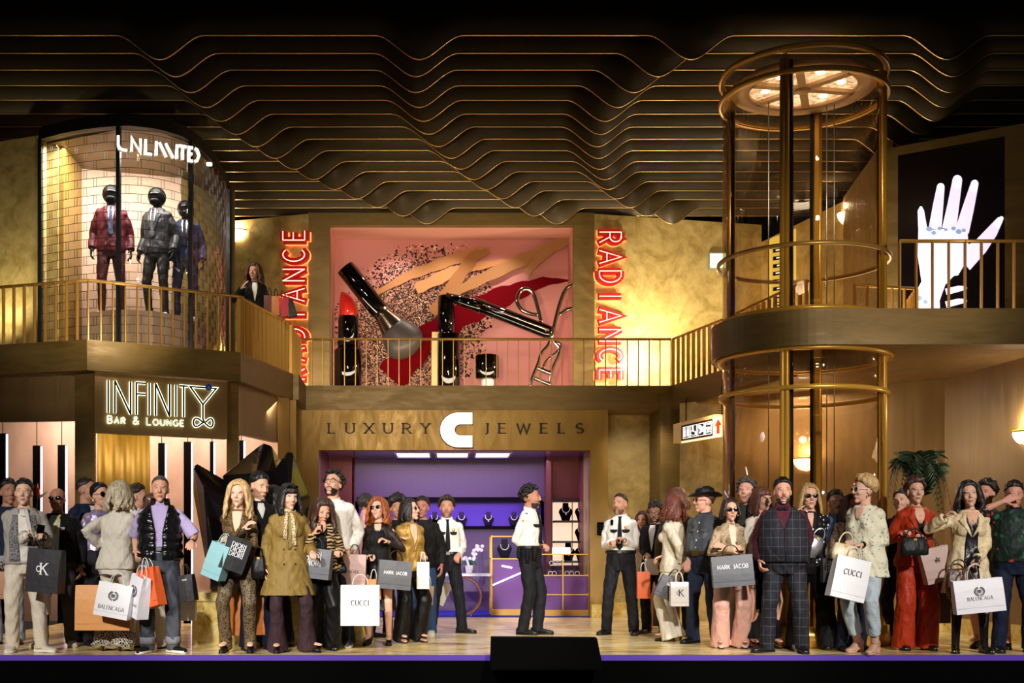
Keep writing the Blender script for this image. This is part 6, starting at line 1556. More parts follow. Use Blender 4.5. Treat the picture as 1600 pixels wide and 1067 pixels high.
person('blonde woman in cream suit with black lace cuffs, back to the audience', 180, 755, 12.4, 'f', yaw=165, hy=-10, g=1.08, sk='#d8a890', hair=('wavy', '#ccbc9c', .19), lean=(-.06, .02), top_=('suit_jacket', S('#d8d0c0'), .026, .86, 1.93, dict(flare=.3)), bot=('flare', S('#dcd6c8')), shoes=('heel', '#101010'), aL=(200, 868, -.1, (.5, -.3, -.5)), aR=(165, 860, -.02),
  ext=(('hem', F('#141414', 'lace', '#d8d0c4'), .118, .20, .04), ('cuffs', F('#101010', 'lace', '#c8c0b4'), .95, .10, .047)), feet=(.10, .12, 0, 0))
person('brown haired man in black waistcoat between the cream suit and the puffer vest', 214, 758, 13.6, yaw=75, hy=15, sk='#d49c80', hair=('short', '#33231a'), top_=('shirt', WH, .018, 1.0, 1.93, dict(collar=WH)), bot=('straight', NV), shoes=('shoe', '#a8622a', '#c8843c'), fronts=(('strip', 'waistcoat', BK, [(1.0, -.14, .14), (1.35, -.11, .11)], .012),))
person('person with brown hair in cream trousers, hidden behind the puffer vest', 236, 772, 12.9, 'f', yaw=-20, sk='#d8a488', hair=('bun', '#5a3a28'), top_=('blouse', S('#b8b0a4'), .02, .92, 1.95), bot=('wide', S('#d8ccb8')), shoes=('shoe', '#d8ccbc'), feet=(.13, .2, 0, 0))
person('grey haired man in black puffer vest over lilac polo shirt', 250, 744, 12.2, yaw=10, hy=2, g=1.08, belly=.02, sk='#cc9478', hair=('crop', '#55504c', .3, '#2a2624'), aL=(213, 872, .12), aR=(297, 850, .30, (.6, .4, -.6)), gl=1.3, gr=.3,
  top_=('polo_shirt', S('#ab9cc4'), .018, .99, .95, dict(collar=S('#ab9cc4'))), bot=('straight', F('#2a2c33', 'denim', '#565a64')), shoes=('sneaker', '#121212', '#e4e2dc'), feet=(.12, .13, 0, 0), toe=(25, 40),
  fronts=(('belt', BK),), ext=(('hem', F('#6a6c74', 'denim', '#84868c'), .077, .17, .10), ('watch', 1, MATS['gloss_black'])))
def puffer(px, top, d, yaw, g):                       # quilted sleeveless vest laid over the last person
    pass
person('woman with long wavy blonde hair in black and gold leopard suit, arms crossed', 373, 753, 12.25, 'f', hy=-3, sk='#e4b89c', hair=('wavy', '#dcba84', .30, '#9c7444'), aL=(388, 818, .24, (-.4, .2, -.8)), aR=(352, 842, .22, (.5, .2, -.8)), gl=.6, gr=1.2,
  top_=('leopard_jacket', F('#6a5230', 'leopard', '#0c0a08', rough=.5), .022, .90, 1.93), fronts=(('skinv', 1.25, .05),), bot=('straight', F('#6c5a40', 'leopard', '#17130e', rough=.5)), shoes=('heel', '#0c0c0c'), feet=(.13, .12, 0, 0), ext=(('red_lips',),))
person('dark haired man looking down over the blonde woman in leopard', 402, 738, 12.58, yaw=30, hy=12, hp=14, sk='#cf9c80', hair=('short', '#0e0a09'), top_=('shirt', BK, .022, .95, 1.95, dict(collar=WH)), fronts=(('v', 'shirt_front', WH, 1.3, .04),), bot=('straight', NV), shoes=('shoe', '#0c0c0c'))
person('woman with black hair seen from behind in navy gown', 427, 760, 13.0, 'f', yaw=150, sk='#c89478', hair=('long', '#0e0b0b', .26), top_=('navy_top', S('#12162a'), .020, .95, 1.9), bot=('skirt', S('#10142c'), .06, .10), shoes=('shoe', '#0c0c0c'))
person('woman with black fringe in khaki trench coat and leopard neck scarf', 450, 757, 12.25, 'f', yaw=14, hy=16, hp=6, sk='#deac90', hair=('bangs', '#0f0b0c', .24), g=1.08, aL=(413, 898, .08),
  aR=(489, 866, .2), gr=1.3, top_=('trench_coat', S('#8a7038', rough=.6), .036, .60, 1.94, dict(flare=.30)), fronts=(('v', 'blouse', S('#8a7a48'), 1.08, .045), ('lapels', S('#8a7038', rough=.6), 1.08, .05), ('buttons', plain('horn_button', '#2a1c10', .3), ((1.22, -.06), (1.22, .05), (1.08, -.06), (1.08, .06), (.93, -.06), (.93, .06))), ('scarf', F('#d8c09a', 'leopard', '#1a1008', scale=1.3), .34)),
  bot=('flare', S('#3a262c')), shoes=('heel', '#1a1210'), feet=(.11, .20, 0, -.02), toe=(10, 45), ext=(('headshades',), ('red_lips',)))
person('woman with long brown hair in zebra jacket looking down, holding her bag chain', 503, 778, 12.5, 'f', yaw=5, hy=14, hp=26, sk='#d8a084', hair=('wavy', '#4a3024', .28, '#2a1810'), aL=(495, 826, .24, (-.5, .3, -.8)), aR=(527, 862, .20), gl=1.3, gr=1.1,
  top_=('zebra_jacket', F('#c8a878', 'zebra', '#14100c'), .028, .92, 1.93), fronts=(('open', 'black_top', BK, .93, .055, .062), ('skinv', 1.36, .05, .006)), bot=('wide', BKL), shoes=('hboot', '#0c0c0c'))
person('tall man with glasses and white denim jacket looking up', 520, 740, 12.98, yaw=-6, hy=-12, hp=-16, sk='#d4a084', hair=('curly', '#1a1310'), aL=(505, 880, .05), aR=(545, 868, .1), gr=1.2,
  top_=('denim_jacket', F('#e4e0d8', 'denim', '#f0ece6'), .034, .93, 1.95, dict(collar=S('#e8e4dc'), ch=.02)), fronts=(('v', 'shirt_front', S('#9cbcd8'), 1.2, .05), ('buttons', MATS['buckle_steel'], ((1.15, .01), (1.05, .01)))), bot=('straight', S('#22242c')), shoes=('sneaker', '#50545c', '#d8d4cc'), ext=(('glasses', '#141010'), ('beard', '#1c1410')), feet=(.16, .16, 0, 0))
person('man with dark grey hair turned away in pink shirt', 572, 773, 14.4, yaw=120, hy=30, sk='#c8907a', hair=('short', '#2c2826'), top_=('shirt', S('#d09aa0'), .02, .98, 1.93, dict(collar=S('#d09aa0'))), bot=('straight', NV))
person('ginger woman in sunglasses with black mesh top and black skirt', 592, 782, 13.2, 'f', yaw=-6, hy=-12, hp=-10, hr=-6, sk='#e0ac90', hair=('wavy', '#b05c28', .24, '#6a3014'), aL=(581, 868, .20), aR=(598, 842, .24, (.6, .3, -.6)), gl=.8, gr=.9,
  top_=('mesh_top', S('#2a1f1c', rough=.5), .014, 1.0, 1.9), fronts=(('strip', 'black_bodice', BK, [(1.0, -.13, .13), (1.3, -.10, .10), (1.38, -.07, .07)], .004), ('skinv', 1.37, .04)), bot=('skirt', BKL, .42, .10), shoes=('heel', '#0c0c0c'), ext=(SHD, ('necklace', MATS['buckle_steel'], .09)))
person('woman with dark curly hair behind the ginger woman', 620, 778, 14.6, 'f', yaw=10, sk='#b07858', hair=('afro', '#140e0c'), top_=('blouse', BK, .02, .92, 1.9), bot=('straight', BK))
person('dark streaked haired woman in sunglasses and gold jacket facing right', 640, 783, 13.6, 'f', yaw=30, hy=32, hp=-6, sk='#e0b094', hair=('bob', '#1e1512', .19, '#080605'), aL=(628, 840, .18), aR=(661, 868, .20), gr=1.3,
  top_=('gold_jacket', S('#a88440', rough=.45, metal=.25, fold=.8), .028, .88, 1.93), fronts=(('v', 'bare_chest', skin('#e0b094'), 1.2, .055), ('lapels', S('#b08c46', rough=.45, metal=.25), 1.12, .055)), bot=('wide', BKL), shoes=('heel', '#c89878'), ext=(SHD, ('red_lips',)))
person('ruddy man in dark clothes behind the gold jacket', 660, 777, 14.7, yaw=-10, sk='#a8685a', hair=('short', '#1c1210'), top_=('jacket', BK, .03, .86, 1.95), bot=('straight', S('#2e4a74')), shoes=('sneaker', '#d8d0c4', '#e8e0d8'))
guard('security guard with radio at his shoulder, standing left of the shop', 698, 777, 15.1, yaw=6, hy=-6, sk='#c88e74', hair=('curly', '#2e1e16'), aL=(677, 826, .2, (-.8, .3, -.4)), aR=(714, 870, .16), gl=1.3, gr=1.1, feet=(.2, .2, 0, -.02), toe=(30, 60), more=(('badge',), ('beard', '#8a6250'), ('phone', 0, (0, -.02, .05), 20)))
guard('security guard in the centre looking right with one hand out', 828, 760, 14.85, yaw=62, hy=12, sk='#c4886c', hair=('curly', '#171010'), aL=(838, 868, .0), aR=(852, 852, .1), gl=.6, gr=1.2, feet=(.09, .09, .05, -.06), toe=(5, 5), more=(('beard', '#3c2c24'), ('pouch', BK, ((200, .10), (160, .06), (230, .07)))))
guard('security guard on the right holding his tie', 970, 771, 14.8, yaw=-14, hy=-22, sk='#c89074', hair=('crop', '#241a16'), aL=(958, 846, .22), aR=(970, 841, .26), gl=1.2, gr=1.2, feet=(.18, .16, 0, 0), toe=(25, 8), more=(('radio',), ('badge',), ('beard', '#84604c'), ('watch', 1, MATS['gloss_black'])))
person('person with auburn hair and red sneakers behind the right guard', 1004, 800, 15.6, 'f', yaw=-20, sk='#c88c70', hair=('bob', '#4a241a', .18), top_=('dress', S('#c8a888'), .02, .92, 1.9), bot=('skirt', S('#c8a888'), .5, .08), shoes=('sneaker', '#d83028', '#e8e0d8'), feet=(.1, .12, 0, 0))
person('bearded man with glasses in black coat behind the cream suit', 1024, 785, 15.0, yaw=-30, hy=10, hp=10, sk='#b07c64', hair=('curly', '#191312'), bot=('straight', BK), shoes=('shoe', '#0c0c0c'), aL=(1012, 868, .16), gl=1.2, ext=(('beard', '#2a2422'), ('glasses', '#101010')), **suit(BK, 1.1, .05, hem=.70))
person('woman with piled auburn hair behind the cream suit', 1058, 765, 14.5, 'f', yaw=170, sk='#d09880', hair=('wavy', '#6a3c26', .14), top_=('jacket', S('#4a4038'), .03, .86, 1.93), bot=('straight', BK))
person('auburn haired woman in cream trouser suit turned away to the left', 1052, 776, 13.75, 'f', yaw=-125, hy=-15, sk='#dca88c', hair=('wavy', '#7a3c26', .20, '#4a2014'), aL=(1025, 872, 0, (0, .4, -.8)), aR=(1066, 888, .12), gl=1.0, gr=1.2, top_=('cream_jacket', S('#e0d4bc'), .030, .84, 1.93, dict(flare=.25)), bot=('flare', S('#e4dac6')), shoes=('heel', '#14110f'), feet=(.09, .12, 0, 0))
person('man in black cowboy hat, grey denim shirt and jeans facing left', 1102, 757, 13.35, yaw=-42, hy=-38, g=1.08, belly=.05, hat=.055, sk='#d69c82', hair=('short', '#4a3020'), aL=(1074, 882, .1), gl=.9, aR=(1125, 882, .0), top_=('denim_shirt', F('#42454a', 'denim', '#5c6066'), .022, 1.02, 1.75, dict(collar=S('#3c3f44'))), bot=('straight', F('#1a2238', 'denim', '#25304c')), shoes=('boot', '#0c0c0c'),
  fronts=(('pocket', F('#4a4e54', 'denim', '#62666c'), ((-.08, 1.3), (.08, 1.3))), ('buttons', CREAM_P, ((1.38, 0), (1.28, 0), (1.18, 0), (1.1, 0))), ('belt', S('#3a2a1c'), plain('big_buckle', '#a88c50', .3, .9), 1)), ext=(('cowboy', S('#0a0a0a', rough=.5)), ('shades', '#a04030'), ('cuffs', F('#6c7078', 'denim', '#80848c'), .55, .07, .052)), feet=(.15, .14, 0, 0), toe=(15, 40))
person('woman in sunglasses with snakeskin jacket and pale pink wide trousers, arms crossed', 1141, 780, 12.8, 'f', hy=2, sk='#dca486', hair=('bob', '#2e1a14', .15, '#120a08'), g=1.04, aL=(1152, 856, .22, (-.6, .1, -.7)), aR=(1125, 852, .24, (.6, .1, -.7)), top_=('snakeskin_jacket', F('#c8ae8c', 'snake', '#3c2c20', '#8c7458'), .028, 1.0, 1.93), fronts=(('v', 'cream_top', S('#e0ccb0'), 1.08, .045),), bot=('wide', S('#d8a898')), shoes=('heel', '#d8c0b0'), feet=(.12, .12, 0, 0), ext=(('shades', '#14100e', 1.15), ('earrings', CREAM_P), ('red_lips',)))
person('man with greying curly hair in dark green shirt behind the snakeskin jacket', 1166, 753, 13.1, yaw=-10, hy=-15, hp=-8, sk='#c48e78', hair=('curly', '#4a4644', .3, '#241f1e'), top_=('shirt', S('#2c3428'), .022, .98, 1.93, dict(collar=S('#2c3428'))), bot=('straight', S('#8c8478')), shoes=('shoe', '#1a1512'))
person('brown haired woman in white blouse touching her neck, black skirt', 1190, 762, 12.8, 'f', yaw=12, hy=10, sk='#dca48a', hair=('bangs', '#5a3020', .22), aL=(1184, 812, .14, (-.1, -.4, -.9)), aR=(1196, 862, .1), gl=1.0, top_=('white_blouse', S('#e6ddd0'), .022, 1.0, 1.93), fronts=(('skinv', 1.33, .04),), bot=('skirt', BK, .12, .06), shoes=('heel', '#5a3020'))
person('large man with goatee in dark checked waistcoat suit and burgundy shirt', 1226, 748, 12.22, yaw=-14, hy=6, g=1.17, belly=.06, lean=(-.02, 0), sk='#cc9076', hair=('short', '#120e0e'), aL=(1188, 886, .04), aR=(1252, 880, .12), gl=.9, gr=.8, top_=('burgundy_shirt', S('#4a1826'), .022, 1.0, 1.95, dict(collar=S('#4a1826'))), bot=('straight', F('#1c1e26', 'plaid', '#4c4a48')), shoes=('shoe', '#101014'), ext=(('beard', '#3c342e'), ('moustache', '#2c2420'), ('bowtie', BK), ('cuffs', S('#2a2a30'), .97, .03, .040)), feet=(.17, .17, 0, 0), toe=(50, 8))
person('person with long blond hair and sunglasses in black blouse with pearl dots', 1264, 757, 12.62, 'm', yaw=-8, hy=6, sk='#d4a088', hair=('long', '#b89458', .22), aL=(1244, 800, .1, (-.5, .2, -.7)), gl=.2, top_=('dotted_blouse', F('#0e0d0f', 'dots', '#e4dcd0'), .022, .92, 1.93), fronts=(('skinv', 1.30, .03), ('strap', BK, (.09, 1.46), (.05, 1.15), .014)), bot=('wide', BK), shoes=('shoe', '#8a8078', '#6a625a'), ext=(SHD,), feet=(.13, .2, 0, 0), toe=(10, 50))
person('man with moustache and glasses in denim shirt behind the pearl dotted blouse', 1306, 767, 12.66, hy=-6, sk='#c08a72', hair=('short', '#1a1414'), top_=('denim_shirt', F('#3a4a66', 'denim', '#56698a'), .024, .95, 1.93, dict(collar=S('#46587a'))), bot=('straight', NV), ext=(('moustache', '#2a1c16'), ('glasses', '#20242a')))
person('woman with auburn hair in brown fur coat, half hidden', 1330, 774, 12.45, 'f', yaw=10, sk='#c88c78', hair=('long', '#4a2c20', .22), top_=('fur_coat', F('#3a2a20', 'fur', '#7a604a', '#a8927c', fold=1.2), .045, .70, 1.93), bot=('straight', S('#15182c')))
person('blonde woman in white sunglasses and pastel dotted jacket facing left, holding bags', 1352, 745, 12.16, 'f', yaw=-48, hy=-30, sk='#e4b096', g=1.10, belly=.02, hair=('updo', '#dcb880', .3, '#a8804c'), aL=(1326, 846, .12, (0, .5, -.7)), aR=(1336, 852, .2, (.3, .6, -.6)), gl=1.3, gr=1.3,
  top_=('dotted_jacket', F('#e2dcc0', 'dots', '#8a9c98', '#b88c5c', rough=.6), .034, .76, 1.70, dict(flare=.30)), fronts=(('skinv', 1.33, .045),), bot=('straight', S('#b8c4cc'), .19), shoes=('hboot', '#d0a48c', '#c89c84'), ext=(('shades', '#f0f0ee', 1.15), ('earrings', GBLK), ('red_lips',), ('watch', 1, GBLK)), feet=(.10, .13, .03, -.05), toe=(5, 5))
person('dark haired woman peeking out behind the red suit', 1409, 765, 13.2, 'f', yaw=-30, hy=-10, sk='#dcaa90', hair=('bun', '#2a1714'), top_=('black_top', BK, .02, .95, 1.9), bot=('straight', BK), shoes=('heel', '#101010'), ext=(('red_lips',),))
person('woman in shiny burnt red satin trouser suit holding a black handbag', 1430, 748, 12.55, 'f', hy=-3, g=1.06, sk='#d8a488', hair=('updo', '#4a2c22', .3, '#2a1610'), aL=(1417, 830, .24), aR=(1437, 836, .24), gl=1.2, gr=1.2, top_=('satin_jacket', S('#ac3416', rough=.48, fold=.8), .030, .86, 1.93, dict(flare=.2)),
  fronts=(('v', 'black_camisole', BK, 1.12, .05), ('skinv', 1.30, .058, .004), ('lapels', S('#ac3416', rough=.48, fold=.8), 1.12, .055)), bot=('wide', S('#ac3416', rough=.48, fold=.9)), shoes=('shoe', '#0c0c0c'), ext=(('necklace', GOLD, .08), ('red_lips',)))
person('woman with long black hair in cream brocade coat, black dress and black boots', 1512, 754, 12.18, 'f', yaw=-10, hy=-6, hp=-4, hr=-4, sk='#dca88a', hair=('wavy', '#1e1412', .24, '#0a0605'), aL=(1486, 800, .16, (-.9, .1, -.4)), aR=(1522, 880, .24, (.5, .5, -.6)), gl=1.0, gr=1.3, lean=(.02, 0),
  top_=('brocade_coat', F('#d8bc8c', 'tweed', '#e8d4ac', scale=.35, rough=.5), .034, .62, 1.93, dict(flare=.28)), fronts=(('open', 'black_dress', S('#14141e', rough=.35), .63, .085, .055), ('skinv', 1.32, .055, .004), ('lapels', F('#d8bc8c', 'tweed', '#e8d4ac', scale=.35, rough=.5), 1.2, .07)), bot=('slim', S('#2a2c32', rough=.4), .40), shoes=('boots', '#0b0b0c'), ext=(('necklace', GOLD, .09), ('earrings', GOLD)), feet=(.12, .16, 0, 0), toe=(12, 12))
person('dark haired woman with updo and tights behind the cream coat', 1543, 752, 12.75, 'f', yaw=-35, hy=-15, sk='#c88a74', hair=('updo', '#17100f'), top_=('grey_dress', S('#5a6670'), .02, .92, 1.9), bot=('skirt', S('#5a6670'), .5, .06), shoes=('heel', '#0c0a0a'), ext=(('red_lips',),), feet=(.1, .2, 0, 0))
person('man in dark floral shirt covering his eyes with one hand', 1584, 752, 12.25, yaw=-8, hy=-10, hp=10, g=1.14, belly=.04, sk='#c88a72', hair=('short', '#241613'), aL=(1580, 778, .2, (-.9, .2, -.5)), gl=.5, top_=('floral_shirt', F('#10231c', 'floral', rough=.6), .026, .93, .95, dict(collar=S('#141c18'))), bot=('straight', NV), shoes=('shoe', '#0c0c0c'), feet=(.15, .15, 0, 0))
person('woman with long brown hair in black suit on the left balcony waving', 398, 413, 17.4, 'f', yaw=10, hy=-20, z0=ZB, sk='#b88468', hair=('wavy', '#4a2c18', .24), aL=(382, 444, .2, (-.6, .2, -.7)), gl=.2, aR=(420, 470, .1), gr=1.3, bot=('straight', BK), shoes=('shoe', '#0c0c0c'), **suit(BK, 1.15, .05))

# quilted vest: horizontal padded rolls round the torso of the grey haired man, and the waistcoat of the large man
def over_vest(owner_label, name, mat, o, zlo, g, belly, opn, puff, px, top, d, fem=False, lap=None, lean=(0, 0)):
    root = [x for x in bpy.data.objects if x.get('label') == owner_label][0]
    k = (CZ+(CY-top)/(FP/d))/(1.75+.012)
    rs = []; zs = np.linspace(zlo, 1.475, 52)
    for z in zs:
        rx, ry = interp(TM, z); gg = 1+(g-1)*(1 if z < 1.40 else .5); b_ = belly*math.exp(-((z-1.08)/.17)**2); rx = rx*gg+b_*.6; ry = ry*gg+b_*.7; cy = -b_*.8
        pf = puff*abs(math.sin((z-zlo)*PI/.085))**.6; oo = o+pf
        u = (z-zlo)/(1.475-zlo); w0 = opn(z); hw = math.asin(min(.95, w0/(rx+oo)))
        sh = max(0, (z-1.36)/.1); ring = []
        for j in range(49):
            a = -PI/2+hw+(2*PI-2*hw)*j/48; ex = 1.0
            ring.append(V(((rx+oo)*math.copysign(abs(math.cos(a))**(2/2.12), math.cos(a))+lean[0]*min(max((z-.95)/.5, 0), 1), cy+(ry+oo)*math.copysign(abs(math.sin(a))**(2/2.12), math.sin(a)), z))*k)
        inner = [V((p.x*.94, (p.y-cy*k)*.92+cy*k, p.z)) for p in ring]
        rs.append(ring+inner[::-1])
    mb = MB(); mb.rings(rs, smooth=True); return mb.build(name, mat, root), root, k
v, r0, k0 = over_vest('grey haired man in black puffer vest over lilac polo shirt', 'puffer_vest', S('#0e0e10', rough=.25, fold=.9), .030, .93, 1.08, .02, lambda z: .03+max(0, z-1.2)*.22, .018, 250, 744, 12.2)
mb = MB(); c0 = V((0, .004, 1.478))
mb.rings([[(c0+V((math.cos(a)*r_, math.sin(a)*r_, z)))*k0 for a in [-PI/2+.55+(2*PI-1.1)*j/28 for j in range(29)]] for r_, z in ((.105, -.03), (.098, .03), (.092, .062), (.080, .06), (.082, .0))], cap=False, closed=False); ob = mb.build('vest_collar', v.data.materials[0], r0)
over_vest('large man with goatee in dark checked waistcoat suit and burgundy shirt', 'checked_waistcoat', F('#1c1e26', 'plaid', '#4c4a48'), .036, .92, 1.17, .06, lambda z: .003+max(0, z-1.25)*.42, 0, 1226, 748, 12.22, lean=(-.02, 0))

# ------------------------------------------------------------------ bags and things in hands
T_ = lambda s, w, z=.55, st='sans', th=.14: [(s, (w, z, st, th))]
DI = lambda w, z=.42: [('DIORI', (w, z+q*.36, 'serif', .13)) for q in (-.4, .0, .4)]
bag('black paper bag with white monogram held by the young man in grey cardigan', 74, 858, 12.0, .37, .44, .14, '#2b2b2e', deco='ck', tilt=4, yaw=-14, rope='#1a1a1a', handle_h=.14)
bag('brown paper bag at the far left picture edge', 1, 893, 13.1, .2, .30, .12, '#a8744c', rope='#3a2a20')
bag('small plain white bag between the monogram bag and the dark trousers', 69, 925, 12.7, .12, .24, .09, '#cfcfd2')
bag('big pale orange paper bag behind the white laurel bag', 163, 914, 12.15, .56, .46, .16, '#e09a52', rope='#101010')
bag('white bag with laurel emblem hanging from the cream suit woman', 184, 912, 11.9, .36, .34, .12, '#f0eef0', text=T_('BALENCAGA', .27, .78, 'serif', .10), deco='laurel', tcol='#202024', tilt=10, yaw=-8)
bag('white bag with laurel emblem turned sideways in the puffer vest man\'s hand', 221, 900, 11.9, .25, .42, .13, '#eeecf2', text=T_('BALENCAGA', .18, .72, 'serif', .10), deco='laurel', tcol='#38383e', tilt=14, yaw=-48)
bag('bright orange paper bag beside the puffer vest man\'s leg', 231, 888, 12.0, .22, .40, .13, '#e0602c', tilt=-14, yaw=-30)
bag('small black bag hanging from the puffer vest man\'s other hand', 291, 898, 12.1, .16, .27, .10, '#1c1c1e', tilt=-8, yaw=-15, text=[('MARK', (.05, .22, 'sans', .12))], rope='#151515')
bag('white bag low behind the small black bag', 289, 930, 12.7, .24, .27, .10, '#dcd8d8')
bag('light blue paper bag held by the blonde woman in leopard', 349, 850, 11.95, .22, .36, .14, '#86b4ba', tilt=20, yaw=-22, rope='#9cc4c8')
bag('black bag with white stacked lettering held by the blonde woman in leopard', 376, 842, 12.0, .25, .34, .12, '#242426', text=DI(.14), tilt=20, yaw=20, rope='#151515')
handbag('black leather handbag on the arm of the blonde woman in leopard', 404, 868, 12.15, .15, .24, .09, BKL)
bag('orange paper bag with dark letters beside the leopard trousers', 387, 924, 12.6, .44, .46, .16, '#cf7a34', text=[('FE', (.10, .40, 'sans', .16))], tcol='#1c120a', yaw=16, rope='#2a1a10')
bag('grey bag with white stacked lettering held by the woman in zebra jacket', 494, 857, 12.3, .36, .31, .13, '#5a5b62', text=DI(.16), tilt=6, yaw=-10, rope='#303034')
handbag('small quilted black chain bag below the zebra jacket', 531, 880, 12.55, .13, .11, .06, BKL, tilt=-8)
bag('dusty pink paper bag hanging below the white denim jacket', 554, 866, 12.9, .26, .34, .12, '#b8938c', text=T_('BRENDE', .12, .6, 'serif', .12), tcol='#5a3a34', rope='#1a1414', tilt=2)
bag('large white bag with CUCCI lettering in front of the plinth', 563, 914, 12.3, .40, .42, .13, '#f2f0ee', text=T_('CUCCI', .18, .5, 'serif', .12), tcol='#3a3a3a')
bag('small orange bag behind the large white bag', 584, 905, 13.0, .16, .22, .1, '#d8842c')
bag('grey MARK JACOB bag held by the ginger woman', 618, 876, 12.85, .36, .31, .13, '#55565b', text=T_('MARK JACOB', .25, .48, 'sans', .14), tilt=5, yaw=12, rope='#101010')
bag('small white paper bag held by the gold jacket woman', 661, 878, 13.3, .14, .30, .10, '#efe6d6')
bag('tan patterned bag below the small white bag', 669, 915, 13.8, .14, .22, .1, '#a87848', text=T_('T', .02, .3), tcol='#5a3420', tilt=4)
bag('white bag slanting behind the legs of the guard with radio', 697, 910, 15.5, .18, .30, .10, '#d8d0c0', tilt=24)
bag('orange paper bag behind the guard holding his tie', 1005, 893, 14.6, .16, .33, .10, '#e4692c')
bag('flat white clutch box held by the man in black coat', 1018, 873, 14.7, .17, .20, .04, '#dcd4c6', hnd=0)
bag('small white bag with black monogram held by the auburn haired woman', 1061, 909, 13.2, .20, .27, .10, '#f0ece6', deco='ck', tcol='#26262a')
bag('dark grey bag tilted behind the small monogram bag', 1050, 903, 13.4, .22, .25, .10, '#4a4b50', text=[('MA', (.05, .4, 'sans', .14))], tilt=28, rope='#2a2a2a')
bag('grey MARK JACOB bag held by the woman in snakeskin jacket', 1142, 868, 12.3, .42, .32, .13, '#54555a', text=T_('MARK JACOB', .31, .42, 'sans', .14), tilt=-5, yaw=-6, rope='#202020')
bag('glossy black bag between the white blouse and the checked suit', 1189, 893, 12.6, .13, .40, .08, '#0e0e10', rough=.15, hnd=0)
bag('white CUCCI bag held by the blonde woman in pastel dots', 1333, 872, 11.85, .36, .42, .13, '#f0eef0', text=T_('CUCCI', .18, .42, 'serif', .12), tcol='#4a4a4e', tilt=13, yaw=6)
handbag('cream leather handbag held by the blonde woman in pastel dots', 1321, 850, 11.9, .25, .17, .12, S('#dcc8a4', rough=.4), tilt=12, hh=.12)
bag('grey bag with white stacked lettering behind the cream handbag', 1299, 872, 12.25, .2, .25, .1, '#3a3b40', text=DI(.14), rope='#1a1a1a')
o = handbag('silver waist bag of the person in pearl dots', 1279, 838, 12.35, .20, .24, .09, plain('silver_leather', '#b8b8bc', .25, .8), tilt=28, kind='round')
handbag('black leather handbag held by the woman in red satin', 1428, 839, 12.1, .28, .19, .12, S('#1a1c1c', rough=.5), tilt=-2)
bag('dusty pink bag with horse emblem behind the red satin suit', 1456, 856, 12.3, .30, .36, .12, '#b89a90', deco='rider', tcol='#4a3430', tilt=-14, rope='#2a1a18')
bag('dark brown bag with orange top standing behind the pink bag', 1464, 905, 13.6, .26, .50, .14, '#2a150c', hnd=0)
handbag('brown snakeskin handbag behind the white laurel bag on the right', 1498, 888, 12.0, .28, .30, .12, F('#5a3a26', 'snake', '#24140c', '#3c2416', rough=.4), tilt=-4)
bag('white bag with laurel emblem held by the woman in cream brocade coat', 1525, 905, 11.75, .47, .33, .13, '#efecf2', text=T_('BALENCAGA', .24, .62, 'serif', .11), deco='laurel', tcol='#202024', tilt=-6, yaw=-6, handle_h=.15)
bag('brown bag held by the woman on the balcony', 421, 462, 17.2, .15, .26, .1, '#5a2c20', rope='#101010')
bag('tan bag held by the woman on the balcony', 431, 463, 17.1, .11, .28, .1, '#b8703c', rope='#101010')
bag('crimson bag held by the woman on the balcony', 443, 466, 17.0, .14, .27, .1, '#a82030', tilt=-10, rope='#101010')
bag('black bag held by the woman on the balcony', 450, 468, 17.0, .13, .26, .1, '#141416', tilt=-16, rope='#101010')
# flower held behind the young man
fl = thing('bird_of_paradise_flower', 'orange bird of paradise flower beside the young man in grey cardigan', 'flower', PX(57, 800, 12.5))
mb = MB(); mb.tube([PX(52, 830, 12.4), PX(56, 800, 12.5), PX(59, 778, 12.5)], .008, 6); mb.build('stem', MATS['orchid_stem'], fl)
mb = MB(); mb.tube([PX(57, 780, 12.5), PX(64, 775, 12.5), PX(74, 768, 12.5)], [.012, .016, .002], 8); mb.build('spathe', plain('spathe_green', '#5a6a3a', .5), fl)
mb = MB()
for x, y in ((55, 757), (59, 755), (63, 762)): mb.tube([PX(59, 778, 12.48), PX((59+x)/2, (778+y)/2, 12.46), PX(x, y, 12.46)], [.004, .014, .002], 6, .4)
mb.build('petals', plain('petal_orange', '#e8501c', .5), fl)

# ------------------------------------------------------------------ mannequins
def mannequin(label, px, top, d, c1, c2, tie, yaw=0):
    return person(label, px, top, d, 'm', yaw=yaw, reg='mannequin', cat='mannequin', z0=PX(0, 497, 16.4).z, sk='#060606', hair=('bald', '#060606'), hat=.02, tophair=.0, nobody=True, bot=('slim', c2), shoes=('sneaker', '#e4dfd6', '#f0ece4'), gl=.5, gr=.5,
        top_=('suit_jacket', c1, .026, .86, 1.93), fronts=(('v', 'shirt_front', WH, 1.1, .045), ('tie', tie), ('lapels', c1, 1.1, .05)), ext=(('helmet',),))
mq = [mannequin('mannequin in burgundy suit with glossy black helmet', 174, 289, 16.35, S('#4c101a', rough=.5), S('#3a0c14', rough=.5), S('#3a4660'), 12),
      mannequin('mannequin in dark grey suit with glossy black helmet', 246, 293, 16.45, S('#2c2c2e', rough=.45), S('#141416', rough=.5), S('#4a4a4e'), -14),
      mannequin('mannequin in blue suit behind the glass at the right', 290, 313, 16.7, S('#1e2848', rough=.5), S('#1c2444', rough=.5), S('#101010'), 6)]
